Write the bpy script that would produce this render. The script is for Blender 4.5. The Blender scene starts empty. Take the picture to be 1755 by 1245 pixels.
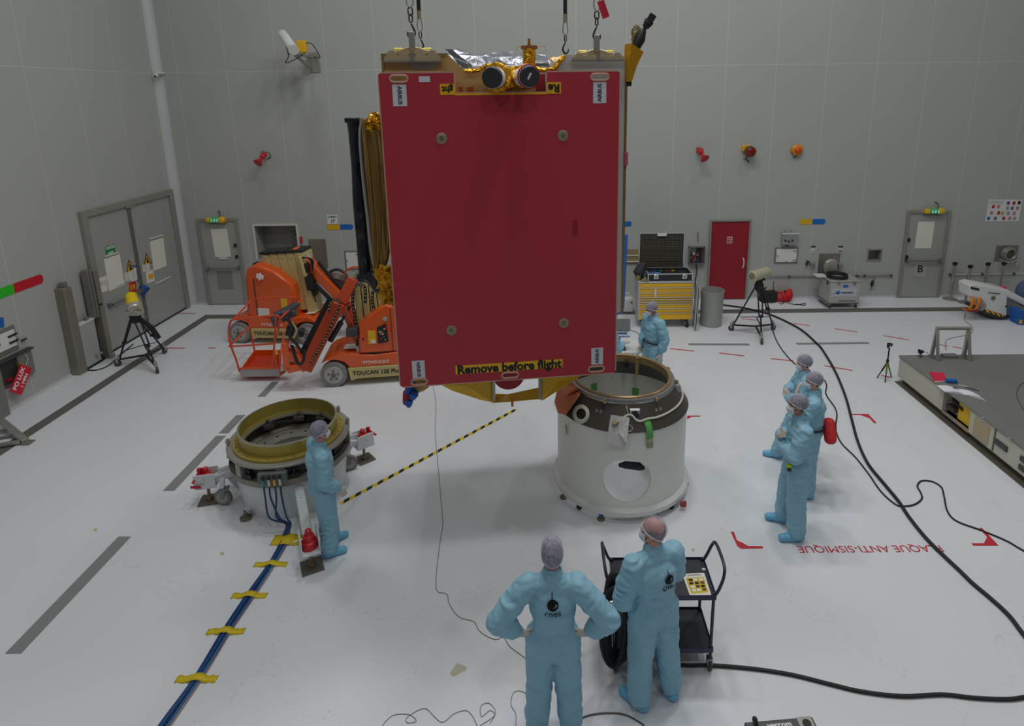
import bpy, bmesh, math, random
import numpy as np
from mathutils import Vector, Matrix, Euler, noise
from mathutils.bvhtree import BVHTree
random.seed(7)
PI = math.pi
scene = bpy.context.scene
COL = scene.collection
R = math.radians

# ------------------------------------------------------------------ camera
CAMH = 5.2543
CF, PITCH, YAW, ROLL = 1049.62, 0.230414, 0.0082696, -0.0130998
CX, CY = 877.5+54.35, 622.5-213.58
fw = Vector((-math.sin(YAW)*math.cos(PITCH), math.cos(YAW)*math.cos(PITCH), -math.sin(PITCH)))
rt = Vector((math.cos(YAW), math.sin(YAW), 0)); up = rt.cross(fw)
rt2 = math.cos(ROLL)*rt+math.sin(ROLL)*up; up2 = -math.sin(ROLL)*rt+math.cos(ROLL)*up
cd = bpy.data.cameras.new('camera'); cam = bpy.data.objects.new('camera', cd); COL.objects.link(cam)
cam.matrix_world = Matrix(((rt2.x, up2.x, -fw.x, 0), (rt2.y, up2.y, -fw.y, 0), (rt2.z, up2.z, -fw.z, CAMH), (0, 0, 0, 1)))
cd.sensor_width = 36; cd.lens = 36*CF/1755; cd.shift_x = -54.35/1755; cd.shift_y = -213.58/1755
cd.clip_start = .05; cd.clip_end = 200
scene.camera = cam
scene.view_settings.view_transform = 'Standard'; scene.view_settings.look = 'None'
scene.view_settings.gamma = 1; scene.view_settings.use_curve_mapping = False
scene.view_settings.exposure = 0.0

# room measures
D = 15.2335      # back wall y
LW = 9.4116      # left wall x = -LW
XR = 14.5        # right wall
YF = -3.0
CEIL = 13.0

# ------------------------------------------------------------------ light
w = bpy.data.worlds.new('hall_ambient'); scene.world = w; w.use_nodes = True
bg = w.node_tree.nodes['Background']; bg.inputs[0].default_value = (.93, .97, 1, 1); bg.inputs[1].default_value = 0.07
def lamp(x, y, e, sx=1.6, sy=1.6, col=(1, 1, .985), z=CEIL-.12):
    l = bpy.data.lights.new('ceiling_lamp', 'AREA'); l.shape = 'RECTANGLE'; l.size = sx; l.size_y = sy
    l.energy = e; l.color = col
    o = bpy.data.objects.new('ceiling_lamp', l); COL.objects.link(o); o.location = (x, y, z)
for lx, ly, e in [(x, 5.1, 70) for x in (-1.7, .8, 3.3)]+[(x, 8.4, 140) for x in (-1.7, .8, 3.3)]+[(x, -1.8, 100) for x in (-4.5, 1., 6.5)]+[(-5.2, 10.8, 72), (6.4, 10.6, 92), (11.5, 9.5, 72)]:
    lamp(lx, ly, e, .8, .8)

# pixel of the measured photograph -> point on a known plane of the room
def ray(px, py): return fw + rt2*((px-CX)/CF) - up2*((py-CY)/CF)
def fl(px, py, z=0.0):
    d = ray(px, py); t = (z-CAMH)/d.z; return Vector((d.x*t, d.y*t, z))
def bw(px, py, off=0.0):
    d = ray(px, py); t = (D-off)/d.y; return Vector((d.x*t, D-off, CAMH+d.z*t))
def aty(px, py, y):
    d = ray(px, py); t = y/d.y; return Vector((d.x*t, y, CAMH+d.z*t))
def lw(px, py, off=0.0):
    d = ray(px, py); t = (-LW+off)/d.x; return Vector((-LW+off, d.y*t, CAMH+d.z*t))

# ------------------------------------------------------------------ materials
def lin(c):
    c = c/255; return c/12.92 if c <= .04045 else ((c+.055)/1.055)**2.4
def rgb(r, g, b): return (lin(r), lin(g), lin(b), 1)
MATS = {}
def mat(name, col, rough=.5, metal=0.0, var=0.0, vs=3.0, bump=0.0, bs=60.0, coat=0.0, alpha=1.0, emit=0.0, stretch=None, spec=None, dist=.01):
    if name in MATS: return MATS[name]
    m = bpy.data.materials.new(name); m.use_nodes = True; nt = m.node_tree; p = nt.nodes['Principled BSDF']
    c = rgb(*col); p.inputs['Base Color'].default_value = c
    p.inputs['Roughness'].default_value = rough; p.inputs['Metallic'].default_value = metal
    if coat: p.inputs['Coat Weight'].default_value = coat; p.inputs['Coat Roughness'].default_value = .1
    if alpha < 1: p.inputs['Alpha'].default_value = alpha
    if spec is not None: p.inputs['Specular IOR Level'].default_value = spec
    if emit: p.inputs['Emission Color'].default_value = c; p.inputs['Emission Strength'].default_value = emit
    tc = nt.nodes.new('ShaderNodeTexCoord'); src = tc.outputs['Object']
    if stretch:
        mp = nt.nodes.new('ShaderNodeMapping'); mp.inputs['Scale'].default_value = stretch
        nt.links.new(src, mp.inputs[0]); src = mp.outputs[0]
    n = nt.nodes.new('ShaderNodeTexNoise'); n.inputs['Scale'].default_value = vs; n.inputs['Detail'].default_value = 5
    nt.links.new(src, n.inputs['Vector'])
    mx = nt.nodes.new('ShaderNodeMix'); mx.data_type = 'RGBA'
    v = max(var, .015)
    mx.inputs[6].default_value = tuple(min(1, a*(1-v)) for a in c[:3])+(1,)
    mx.inputs[7].default_value = tuple(min(1, a*(1+v)) for a in c[:3])+(1,)
    nt.links.new(n.outputs[0], mx.inputs[0]); nt.links.new(mx.outputs[2], p.inputs['Base Color'])
    if bump:
        n2 = nt.nodes.new('ShaderNodeTexNoise'); n2.inputs['Scale'].default_value = bs; n2.inputs['Detail'].default_value = 4
        nt.links.new(src, n2.inputs['Vector'])
        b = nt.nodes.new('ShaderNodeBump'); b.inputs['Strength'].default_value = bump; b.inputs['Distance'].default_value = dist
        nt.links.new(n2.outputs[0], b.inputs['Height']); nt.links.new(b.outputs[0], p.inputs['Normal'])
    MATS[name] = m
    return m

def foil(name, ca, cb, rough=.22, metal=.9, sc=9.0, stretch=None, dist=.05):
    """crinkled metallised film: voronoi facets"""
    m = bpy.data.materials.new(name); m.use_nodes = True; nt = m.node_tree; p = nt.nodes['Principled BSDF']
    p.inputs['Roughness'].default_value = rough; p.inputs['Metallic'].default_value = metal
    tc = nt.nodes.new('ShaderNodeTexCoord'); mp = nt.nodes.new('ShaderNodeMapping')
    if stretch: mp.inputs['Scale'].default_value = stretch
    nt.links.new(tc.outputs['Object'], mp.inputs[0])
    nz = nt.nodes.new('ShaderNodeTexNoise'); nz.inputs['Scale'].default_value = sc*.8; nz.inputs['Detail'].default_value = 3
    nz.inputs['Distortion'].default_value = 1.2
    v = nt.nodes.new('ShaderNodeTexVoronoi'); v.inputs['Scale'].default_value = sc; v.feature = 'F1'
    nt.links.new(mp.outputs[0], nz.inputs['Vector']); nt.links.new(mp.outputs[0], v.inputs['Vector'])
    ad = nt.nodes.new('ShaderNodeMath'); ad.operation = 'ADD'
    nt.links.new(nz.outputs[0], ad.inputs[0]); nt.links.new(v.outputs['Distance'], ad.inputs[1])
    b = nt.nodes.new('ShaderNodeBump'); b.inputs['Strength'].default_value = .9; b.inputs['Distance'].default_value = dist
    nt.links.new(ad.outputs[0], b.inputs['Height']); nt.links.new(b.outputs[0], p.inputs['Normal'])
    mx = nt.nodes.new('ShaderNodeMix'); mx.data_type = 'RGBA'
    mx.inputs[6].default_value = rgb(*ca); mx.inputs[7].default_value = rgb(*cb)
    nt.links.new(nz.outputs[0], mx.inputs[0]); nt.links.new(mx.outputs[2], p.inputs['Base Color'])
    MATS[name] = m
    return m

def wall_mat(name, axis, off, step, zs):
    """painted metal panels with pale joint lines every `step` along one axis and at one height"""
    m = bpy.data.materials.new(name); m.use_nodes = True; nt = m.node_tree; N = nt.nodes; K = nt.links
    p = N['Principled BSDF']; p.inputs['Roughness'].default_value = .45; p.inputs['Specular IOR Level'].default_value = .35
    tc = N.new('ShaderNodeTexCoord'); sp = N.new('ShaderNodeSeparateXYZ'); K.new(tc.outputs['Object'], sp.inputs[0])
    def mth(op, a, b=None, c=None):
        x = N.new('ShaderNodeMath'); x.operation = op
        for i, q in enumerate((a, b, c)):
            if q is None: continue
            if isinstance(q, (int, float)): x.inputs[i].default_value = q
            else: K.new(q, x.inputs[i])
        return x.outputs[0]
    a = mth('SUBTRACT', sp.outputs[axis], off); a = mth('DIVIDE', a, step)
    fr = mth('FRACT', mth('ADD', a, 100.5)); dd = mth('ABSOLUTE', mth('SUBTRACT', fr, .5))
    l1 = mth('LESS_THAN', dd, .006/abs(step))
    l2 = mth('LESS_THAN', mth('ABSOLUTE', mth('SUBTRACT', sp.outputs[2], zs)), .006)
    ln = mth('MAXIMUM', l1, l2)
    nz = N.new('ShaderNodeTexNoise'); nz.inputs['Scale'].default_value = .5; nz.inputs['Detail'].default_value = 4
    K.new(tc.outputs['Object'], nz.inputs['Vector'])
    m1 = N.new('ShaderNodeMix'); m1.data_type = 'RGBA'; m1.inputs[6].default_value = rgb(172, 175, 170); m1.inputs[7].default_value = rgb(180, 182, 178)
    K.new(nz.outputs[0], m1.inputs[0])
    m2 = N.new('ShaderNodeMix'); m2.data_type = 'RGBA'; K.new(m1.outputs[2], m2.inputs[6]); m2.inputs[7].default_value = rgb(200, 201, 197)
    K.new(ln, m2.inputs[0]); K.new(m2.outputs[2], p.inputs['Base Color'])
    return m

def floor_mat():
    m = bpy.data.materials.new('epoxy_floor'); m.use_nodes = True; nt = m.node_tree; N = nt.nodes; K = nt.links
    p = N['Principled BSDF']; p.inputs['Specular IOR Level'].default_value = .45
    tc = N.new('ShaderNodeTexCoord')
    n1 = N.new('ShaderNodeTexNoise'); n1.inputs['Scale'].default_value = .35; n1.inputs['Detail'].default_value = 6
    n2 = N.new('ShaderNodeTexNoise'); n2.inputs['Scale'].default_value = 4; n2.inputs['Detail'].default_value = 8
    K.new(tc.outputs['Object'], n1.inputs['Vector']); K.new(tc.outputs['Object'], n2.inputs['Vector'])
    m1 = N.new('ShaderNodeMix'); m1.data_type = 'RGBA'; m1.inputs[6].default_value = rgb(222, 225, 231); m1.inputs[7].default_value = rgb(228, 231, 236)
    K.new(n1.outputs[0], m1.inputs[0])
    # fine hairline cracks / scuffs
    v = N.new('ShaderNodeTexVoronoi'); v.feature = 'DISTANCE_TO_EDGE'; v.inputs['Scale'].default_value = .28
    wn = N.new('ShaderNodeVectorMath'); wn.operation = 'ADD'
    K.new(tc.outputs['Object'], wn.inputs[0]); K.new(n2.outputs['Color'], wn.inputs[1]); K.new(wn.outputs[0], v.inputs['Vector'])
    lt = N.new('ShaderNodeMath'); lt.operation = 'LESS_THAN'; lt.inputs[1].default_value = .0009; K.new(v.outputs['Distance'], lt.inputs[0])
    ml = N.new('ShaderNodeMath'); ml.operation = 'MULTIPLY'; ml.inputs[1].default_value = .35; K.new(lt.outputs[0], ml.inputs[0])
    m2 = N.new('ShaderNodeMix'); m2.data_type = 'RGBA'; m2.inputs[7].default_value = rgb(150, 150, 152)
    K.new(ml.outputs[0], m2.inputs[0]); K.new(m1.outputs[2], m2.inputs[6]); K.new(m2.outputs[2], p.inputs['Base Color'])
    mr = N.new('ShaderNodeMapRange'); mr.inputs[3].default_value = .3; mr.inputs[4].default_value = .42
    K.new(n2.outputs[0], mr.inputs[0]); K.new(mr.outputs[0], p.inputs['Roughness'])
    return m

M_steel = mat('brushed_steel', (168, 166, 160), .36, .5, .18, 8, stretch=(1, 1, .15))
M_steel_d = mat('dull_steel', (134, 132, 127), .5, .35, .15, 6)
M_chrome = mat('chrome', (214, 214, 214), .2, .85)
M_white = mat('white_paint', (222, 224, 222), .35, 0, .03, 4)
M_offw = mat('offwhite_paint', (212, 213, 206), .45, 0, .03, 4)
M_black = mat('black_plastic', (26, 27, 30), .5, 0, .1)
M_rubber = mat('black_rubber', (34, 34, 36), .65, 0, .1)
M_dgrey = mat('dark_grey', (62, 64, 68), .5, 0, .1)
M_grey = mat('mid_grey', (128, 130, 130), .5, 0, .06)
M_yel = mat('yellow_paint', (232, 178, 10), .35, 0, .04, coat=.3)
M_red = mat('red_paint', (178, 22, 36), .4, 0, .05)
M_blue = mat('blue_paint', (20, 96, 178), .45, 0, .05)
M_green = mat('green_paint', (20, 130, 60), .5, 0, .05)
M_paper = mat('paper', (226, 224, 214), .8, 0, .03)
M_text = mat('black_print', (18, 18, 20), .6)
M_textw = mat('white_print', (235, 235, 232), .6)
M_redprint = mat('red_print', (190, 24, 44), .6, 0, .06)

# ------------------------------------------------------------------ mesh helpers
MW = {}
def wm(o): return MW.get(o.name, Matrix.Identity(4)) if o else Matrix.Identity(4)

class B:
    """collects closed shapes into one mesh"""
    def __init__(s): s.v = []; s.f = []
    def add(s, vs, fs):
        n = len(s.v); s.v += [Vector(v) for v in vs]; s.f += [[i+n for i in f] for f in fs]; return s
    def box(s, c, d, rot=None):
        x, y, z = d[0]/2, d[1]/2, d[2]/2
        vs = [Vector((a*x, b*y, e*z)) for e in (-1, 1) for b in (-1, 1) for a in (-1, 1)]
        if rot is not None:
            q = rot if isinstance(rot, Matrix) else Euler(rot).to_matrix()
            vs = [q @ v for v in vs]
        c = Vector(c)
        return s.add([v+c for v in vs], [(0, 2, 3, 1), (4, 5, 7, 6), (0, 1, 5, 4), (2, 6, 7, 3), (0, 4, 6, 2), (1, 3, 7, 5)])
    def bx(s, x0, x1, y0, y1, z0, z1):
        return s.box(((x0+x1)/2, (y0+y1)/2, (z0+z1)/2), (abs(x1-x0), abs(y1-y0), abs(z1-z0)))
    def bar(s, p0, p1, wd, th, upv=(0, 0, 1)):
        p0 = Vector(p0); p1 = Vector(p1); d = p1-p0; L = d.length; d.normalize(); u = Vector(upv)
        x = d.cross(u)
        if x.length < 1e-4: x = d.cross(Vector((0, 1, 0)))
        x.normalize(); u = x.cross(d)
        m = Matrix((x, d, u)).transposed()
        return s.box((p0+p1)/2, (wd, L, th), m)
    def cyl(s, p0, p1, r0, r1=None, n=16):
        r1 = r0 if r1 is None else r1
        return s.rings([(p0, r0), (p1, r1)], n)
    def rings(s, pr, n=16, closed=False, upv=None):
        ps = [Vector(p) for p, r in pr]; k = len(ps); base = len(s.v); vs = []; fs = []
        t0 = (ps[1]-ps[0]).normalized()
        a = Vector((0, 0, 1)) if abs(t0.z) < .9 else Vector((1, 0, 0))
        u = t0.cross(a).normalized()
        for i in range(k):
            if closed: t = (ps[(i+1) % k]-ps[i-1])
            else: t = ps[min(i+1, k-1)]-ps[max(i-1, 0)]
            if t.length < 1e-9: t = t0.copy()
            t.normalize(); u = u-t*u.dot(t)
            if u.length < 1e-6: u = t.orthogonal()
            u.normalize(); v = t.cross(u); r = pr[i][1]
            for j in range(n):
                g = 2*PI*j/n; vs.append(ps[i]+u*(math.cos(g)*r)+v*(math.sin(g)*r))
        for i in range(k-1 if not closed else k):
            i2 = (i+1) % k
            for j in range(n):
                j2 = (j+1) % n; fs.append((i*n+j, i*n+j2, i2*n+j2, i2*n+j))
        if not closed:
            fs.append(tuple(range(n))[::-1]); fs.append(tuple((k-1)*n+j for j in range(n)))
        return s.add(vs, fs)
    def tube(s, pts, r, n=8, closed=False): return s.rings([(p, r) for p in pts], n, closed)
    def cap(s, p0, p1, r0, r1=None, n=16):
        """tapered capsule"""
        r1 = r0 if r1 is None else r1; p0 = Vector(p0); p1 = Vector(p1); d = p1-p0
        if d.length < 1e-6: d = Vector((0, 0, 1e-5))
        d.normalize(); pr = []
        for k in (80, 50, 20): pr.append((p0-d*r0*math.sin(R(k)), r0*math.cos(R(k))))
        pr.append((p0, r0)); pr.append((p1, r1))
        for k in (20, 50, 80): pr.append((p1+d*r1*math.sin(R(k)), r1*math.cos(R(k))))
        return s.rings(pr, n)
    def ball(s, c, r, n=16, m=10, rot=None):
        if isinstance(r, (int, float)): r = (r, r, r)
        c = Vector(c); vs = []; fs = []
        q = Euler(rot).to_matrix() if rot is not None and not isinstance(rot, Matrix) else rot
        for i in range(1, m):
            t = PI*i/m
            for j in range(n):
                g = 2*PI*j/n; v = Vector((r[0]*math.sin(t)*math.cos(g), r[1]*math.sin(t)*math.sin(g), r[2]*math.cos(t)))
                vs.append(c+(q @ v if q else v))
        tp = Vector((0, 0, r[2])); vs.append(c+(q @ tp if q else tp)); vs.append(c-(q @ tp if q else tp))
        for i in range(m-2):
            for j in range(n):
                j2 = (j+1) % n; fs.append((i*n+j, (i+1)*n+j, (i+1)*n+j2, i*n+j2))
        T = (m-1)*n
        for j in range(n):
            j2 = (j+1) % n; fs.append((T, j, j2)); fs.append((T+1, (m-2)*n+j2, (m-2)*n+j))
        return s.add(vs, fs)
    def lathe(s, prof, c=(0, 0, 0), n=48, closed=True, M=None):
        """prof: list of (r, z); closed profile gives a ring solid, open profile with r=0 ends a solid"""
        c = Vector(c); vs = []; fs = []; k = len(prof)
        for r, z in prof:
            for j in range(n):
                g = 2*PI*j/n; v = Vector((r*math.cos(g), r*math.sin(g), z)); vs.append(c+(M @ v if M else v))
        for i in range(k if closed else k-1):
            i2 = (i+1) % k
            for j in range(n):
                j2 = (j+1) % n; fs.append((i*n+j, i*n+j2, i2*n+j2, i2*n+j))
        if not closed:
            fs.append(tuple(range(n))[::-1]); fs.append(tuple((k-1)*n+j for j in range(n)))
        return s.add(vs, fs)
    def torus(s, c, Rr, r, n=32, m=8, M=None):
        return s.lathe([(Rr+r*math.cos(2*PI*i/m), r*math.sin(2*PI*i/m)) for i in range(m)], c, n, True, M)
    def prism(s, poly, o, u, v, wv):
        """2D polygon poly in the (u,v) plane at origin o, extruded by vector wv"""
        o = Vector(o); u = Vector(u); v = Vector(v); wv = Vector(wv); k = len(poly)
        a = [o+u*x+v*y for x, y in poly]; vs = a+[p+wv for p in a]
        fs = [tuple(range(k))[::-1], tuple(range(k, 2*k))]+[(i, (i+1) % k, (i+1) % k+k, i+k) for i in range(k)]
        return s.add(vs, fs)
    def slab(s, pts, t=.004):
        """flat polygon of 3D points lying on the floor, thickness t upwards"""
        k = len(pts); a = [Vector(p) for p in pts]; vs = a+[p+Vector((0, 0, t)) for p in a]
        fs = [tuple(range(k))[::-1], tuple(range(k, 2*k))]+[(i, (i+1) % k, (i+1) % k+k, i+k) for i in range(k)]
        return s.add(vs, fs)
    def tf(s, M): s.v = [M @ v for v in s.v]; return s
    def build(s, name, m, parent=None, world=True, smooth=True, bevel=0, ang=35, fix=True, seg=2):
        me = bpy.data.meshes.new(name)
        vs = s.v
        if parent is not None and world:
            inv = wm(parent).inverted(); vs = [inv @ v for v in vs]
        me.from_pydata([tuple(v) for v in vs], [], s.f); me.update()
        if fix:
            bm = bmesh.new(); bm.from_mesh(me); bmesh.ops.recalc_face_normals(bm, faces=bm.faces); bm.to_mesh(me); bm.free()
        me.materials.append(m)
        if smooth:
            me.polygons.foreach_set('use_smooth', [True]*len(me.polygons)); me.set_sharp_from_angle(angle=R(ang))
        o = bpy.data.objects.new(name, me); COL.objects.link(o)
        if bevel:
            b = o.modifiers.new('bevel', 'BEVEL'); b.width = bevel; b.segments = seg; b.limit_method = 'ANGLE'; b.angle_limit = R(50)
        if parent is not None: o.parent = parent; MW[o.name] = wm(parent)
        return o

def thing(name, label, cat, loc=(0, 0, 0), rz=0.0, group=None):
    o = bpy.data.objects.new(name, None); COL.objects.link(o); o.empty_display_size = .1
    o.location = loc; o.rotation_euler = (0, 0, rz); o['label'] = label; o['category'] = cat
    if group: o['group'] = group
    MW[o.name] = Matrix.Translation(Vector(loc)) @ Matrix.Rotation(rz, 4, 'Z')
    return o
def tag(o, label, cat, group=None, kind=None):
    o['label'] = label; o['category'] = cat
    if group: o['group'] = group
    if kind: o['kind'] = kind
    return o
def lab(o, label): o['label'] = label; return o
def struct(o): o['kind'] = 'structure'; return o

def mesh_from(ob, name, m, parent=None, smooth=True, ang=35):
    dg = bpy.context.evaluated_depsgraph_get(); dg.update()
    me = bpy.data.meshes.new_from_object(ob.evaluated_get(dg), depsgraph=dg)
    d = ob.data; bpy.data.objects.remove(ob)
    me.materials.clear(); me.materials.append(m); me.name = name
    if smooth and len(me.polygons):
        me.polygons.foreach_set('use_smooth', [True]*len(me.polygons)); me.set_sharp_from_angle(angle=R(ang))
    o = bpy.data.objects.new(name, me); COL.objects.link(o)
    if parent is not None: o.parent = parent; MW[o.name] = wm(parent)
    return o

def text(s, size, m, parent, M, name='lettering', bold=.0, ext=.0008, align='CENTER', width=None, squash=1.0):
    """lettering lying in the local XY plane of M (world matrix)"""
    c = bpy.data.curves.new(name, 'FONT'); c.body = s; c.size = size; c.extrude = ext; c.offset = bold
    c.align_x = align; c.align_y = 'CENTER'; c.resolution_u = 3
    ob = bpy.data.objects.new(name, c); COL.objects.link(ob)
    o = mesh_from(ob, name, m, parent, smooth=False)
    me = o.data
    xs = [v.co.x for v in me.vertices]
    k = 1.0
    if width and xs: k = width/max(1e-6, (max(xs)-min(xs)))
    T = wm(parent).inverted() @ M @ Matrix.Diagonal((k, k*squash if width else squash, 1, 1))
    me.transform(T); me.update()
    return o
def frame(o, x, y):
    """matrix with origin o, x axis, y axis"""
    x = Vector(x).normalized(); z = x.cross(Vector(y)).normalized(); y = z.cross(x)
    return Matrix(((x.x, y.x, z.x, o[0]), (x.y, y.y, z.y, o[1]), (x.z, y.z, z.z, o[2]), (0, 0, 0, 1)))

def plate(name, outer, holes, th, m, parent, M, bevel=0):
    """flat plate with real openings; outline in the local XY plane of world matrix M, thickness th along +Z"""
    c = bpy.data.curves.new(name, 'CURVE'); c.dimensions = '2D'; c.fill_mode = 'BOTH'; c.extrude = th/2
    for poly in [outer]+holes:
        sp = c.splines.new('POLY'); sp.points.add(len(poly)-1); sp.use_cyclic_u = True
        for i, (x, y) in enumerate(poly): sp.points[i].co = (x, y, 0, 1)
    ob = bpy.data.objects.new(name, c); COL.objects.link(ob)
    o = mesh_from(ob, name, m, parent, smooth=False)
    o.data.transform(wm(parent).inverted() @ M @ Matrix.Translation((0, 0, th/2))); o.data.update()
    return o
def circ(cx, cy, r, n=24, ry=None): return [(cx+r*math.cos(2*PI*i/n), cy+(ry or r)*math.sin(2*PI*i/n)) for i in range(n)]
def slot(cx, cy, hw, hh, n=8):
    p = []
    for i in range(n+1): g = -PI/2+PI*i/n; p.append((cx+hw-hh+hh*math.cos(g), cy+hh*math.sin(g)))
    for i in range(n+1): g = PI/2+PI*i/n; p.append((cx-hw+hh+hh*math.cos(g), cy+hh*math.sin(g)))
    return p
def rect(x0, x1, y0, y1): return [(x0, y0), (x1, y0), (x1, y1), (x0, y1)]
def spl(pts, k=6):
    """catmull-rom through 3D points"""
    P = [Vector(p) for p in pts]; P = [P[0]*2-P[1]]+P+[P[-1]*2-P[-2]]; out = []
    for i in range(1, len(P)-2):
        a, b, c, d = P[i-1:i+3]
        for j in range(k):
            t = j/k; out.append(.5*((2*b)+(c-a)*t+(2*a-5*b+4*c-d)*t*t+(3*b-a-3*c+d)*t**3))
    out.append(P[-2]); return out
def dup(root, loc, rz=0.0, label=None, group=None, cat=None):
    r = root.copy(); COL.objects.link(r); r.location = loc; r.rotation_euler = (0, 0, rz)
    if label: r['label'] = label
    if group: r['group'] = group
    for ch in list(root.children):
        c = ch.copy(); COL.objects.link(c); c.parent = r
        for g in list(ch.children):
            d = g.copy(); COL.objects.link(d); d.parent = c
    return r
# ================================================================== ROOM SHELL
# doors & recesses measured on the walls
def grid_wall(name, a0, a1, z0, z1, holes, place, m):
    xs = sorted({a0, a1, *[h[0] for h in holes], *[h[1] for h in holes]})
    zs = sorted({z0, z1, *[h[2] for h in holes], *[h[3] for h in holes]})
    b = B()
    idx = {}
    for i, x in enumerate(xs):
        for j, z in enumerate(zs): idx[i, j] = len(b.v); b.v.append(place(x, z))
    for i in range(len(xs)-1):
        for j in range(len(zs)-1):
            mx, mz = (xs[i]+xs[i+1])/2, (zs[j]+zs[j+1])/2
            if any(h[0] < mx < h[1] and h[2] < mz < h[3] for h in holes): continue
            b.f.append([idx[i, j], idx[i+1, j], idx[i+1, j+1], idx[i, j+1]])
    return struct(b.build(name, m, smooth=False, fix=False))
def recess(x0, x1, z0, z1, dep, y=D):
    """inside faces of an opening in the back wall"""
    b = B(); t = .02
    b.bx(x0-t, x1+t, y+dep, y+dep+t, z0-t, z1+t)
    b.bx(x0-t, x0, y+.001, y+dep, z0-t, z1+t); b.bx(x1, x1+t, y+.001, y+dep, z0-t, z1+t)
    b.bx(x0, x1, y+.001, y+dep, z0-t, z0); b.bx(x0, x1, y+.001, y+dep, z1, z1+t)
    return b
def brect(px0, py0, px1, py1):
    a = bw(px0, py0); c = bw(px1, py1); return min(a.x, c.x), max(a.x, c.x), min(a.z, c.z), max(a.z, c.z)

HALC = brect(436, 388, 516, 470)         # alcove behind the lifts
HALC = (HALC[0], HALC[1], bw(480, 445).z, bw(476, 387).z)
HSQ = brect(1489, 429, 1508, 446)
MB = wall_mat('back_wall_panels', 0, -8.9023, 1.2, 5.8902)
ML = wall_mat('left_wall_panels', 1, D-.253, -1.2, 5.869)
struct(B().bx(-LW-.3, XR+.3, YF-.3, D+.3, -.2, 0).build('floor', floor_mat(), smooth=False))
grid_wall('wall_back', -LW, XR, 0, CEIL, [HALC, HSQ], lambda x, z: Vector((x, D, z)), MB)
grid_wall('wall_left', YF, D, 0, CEIL, [], lambda y, z: Vector((-LW, y, z)), ML)
MRW = mat('side_wall_paint', (180, 182, 178), .5)
grid_wall('wall_right', YF, D, 0, CEIL, [], lambda y, z: Vector((XR, y, z)), MRW)
struct(B().bx(-LW, XR, YF, D, CEIL, CEIL+.1).build('ceiling', mat('ceiling_paint', (170, 172, 170), .7), smooth=False))
o = struct(recess(*HALC, .55).build('trim_1', mat('alcove_paint', (150, 150, 146), .5), smooth=False))
o = struct(recess(*HSQ, .22).build('trim_2', mat('recess_brown', (150, 140, 128), .45, .2), smooth=False))
# coved skirting
def cove(name, pts, inward, m=M_offw):
    b = B(); a, c = Vector(pts[0]), Vector(pts[1]); n = Vector(inward)
    prof = [(0, 0), (.04, 0)]+[(.04-.04*math.sin(R(t)), .04-.04*math.cos(R(t))) for t in (15, 30, 45, 60, 75)]+[(.003, .06), (0, .06)]
    vs = [a+n*x+Vector((0, 0, z)) for x, z in prof]+[c+n*x+Vector((0, 0, z)) for x, z in prof]; k = len(prof)
    fs = [tuple(range(k)), tuple(range(k, 2*k))[::-1]]+[(i, (i+1) % k, (i+1) % k+k, i+k) for i in range(k)]
    b.add(vs, fs)
    return struct(b.build(name, m))
mc = mat('floor_cove', (196, 198, 200), .35)
for i, (x0, x1) in enumerate([(-LW, -8.93), (-7.9, 4.05), (5.16, 9.0), (10.14, XR)]): cove('baseboard_back', ((x0, D-.001, 0), (x1, D-.001, 0)), (0, -1, 0), mc)
for y0, y1 in [(8.75, 11.2), (15.06, D)]: cove('baseboard_left', ((-LW+.001, y0, 0), (-LW+.001, y1, 0)), (1, 0, 0), mc)
# rounded corner strip and its cable duct
b = B(); k = 8; vs = []
for z in (0, CEIL):
    for i in range(k+1):
        g = PI/2*i/k; vs.append(Vector((-LW+.16-.16*math.sin(g), D-.16+.16*math.cos(g), z)))
n = k+1
b.add(vs, [(i, i+1, i+1+n, i+n) for i in range(k)]); struct(b.build('trim_3', mat('corner_strip', (196, 200, 200), .4), fix=False))
# the dark steel channel let into the floor
b = B()
p0 = fl(210/5.656, 560+1030/5.656); p1 = fl(250/5.656, 560+1085/5.656)
xa, xb = -8.605, -8.395
ya, yb = 14.43, 14.16
MCH = mat('floor_channel', (110, 108, 104), .55, .2, .12, 5)
b.slab([(xa, -2, 0), (xb, -2, 0), (xb, yb, 0), (XR-1, yb, 0), (XR-1, ya, 0), (xa, ya, 0)], .004)
struct(b.build('trim_4', MCH, smooth=False))
# ================================================================== DOORS
M_frame = mat('door_frame_steel', (150, 148, 142), .45, .2, .12, 4)
M_leaf = mat('door_leaf_grey', (168, 170, 165), .5, .15, .04, 2)
M_redleaf = mat('door_leaf_red', (150, 22, 38), .5, 0, .05, 2)
XZ = lambda x, z, off: frame((x, D-off, z), (1, 0, 0), (0, 0, 1))       # print on the back wall, facing the room
YZ = lambda y, z, off: frame((-LW+off, y, z), (0, 1, 0), (0, 0, 1))     # print on the left wall

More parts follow.
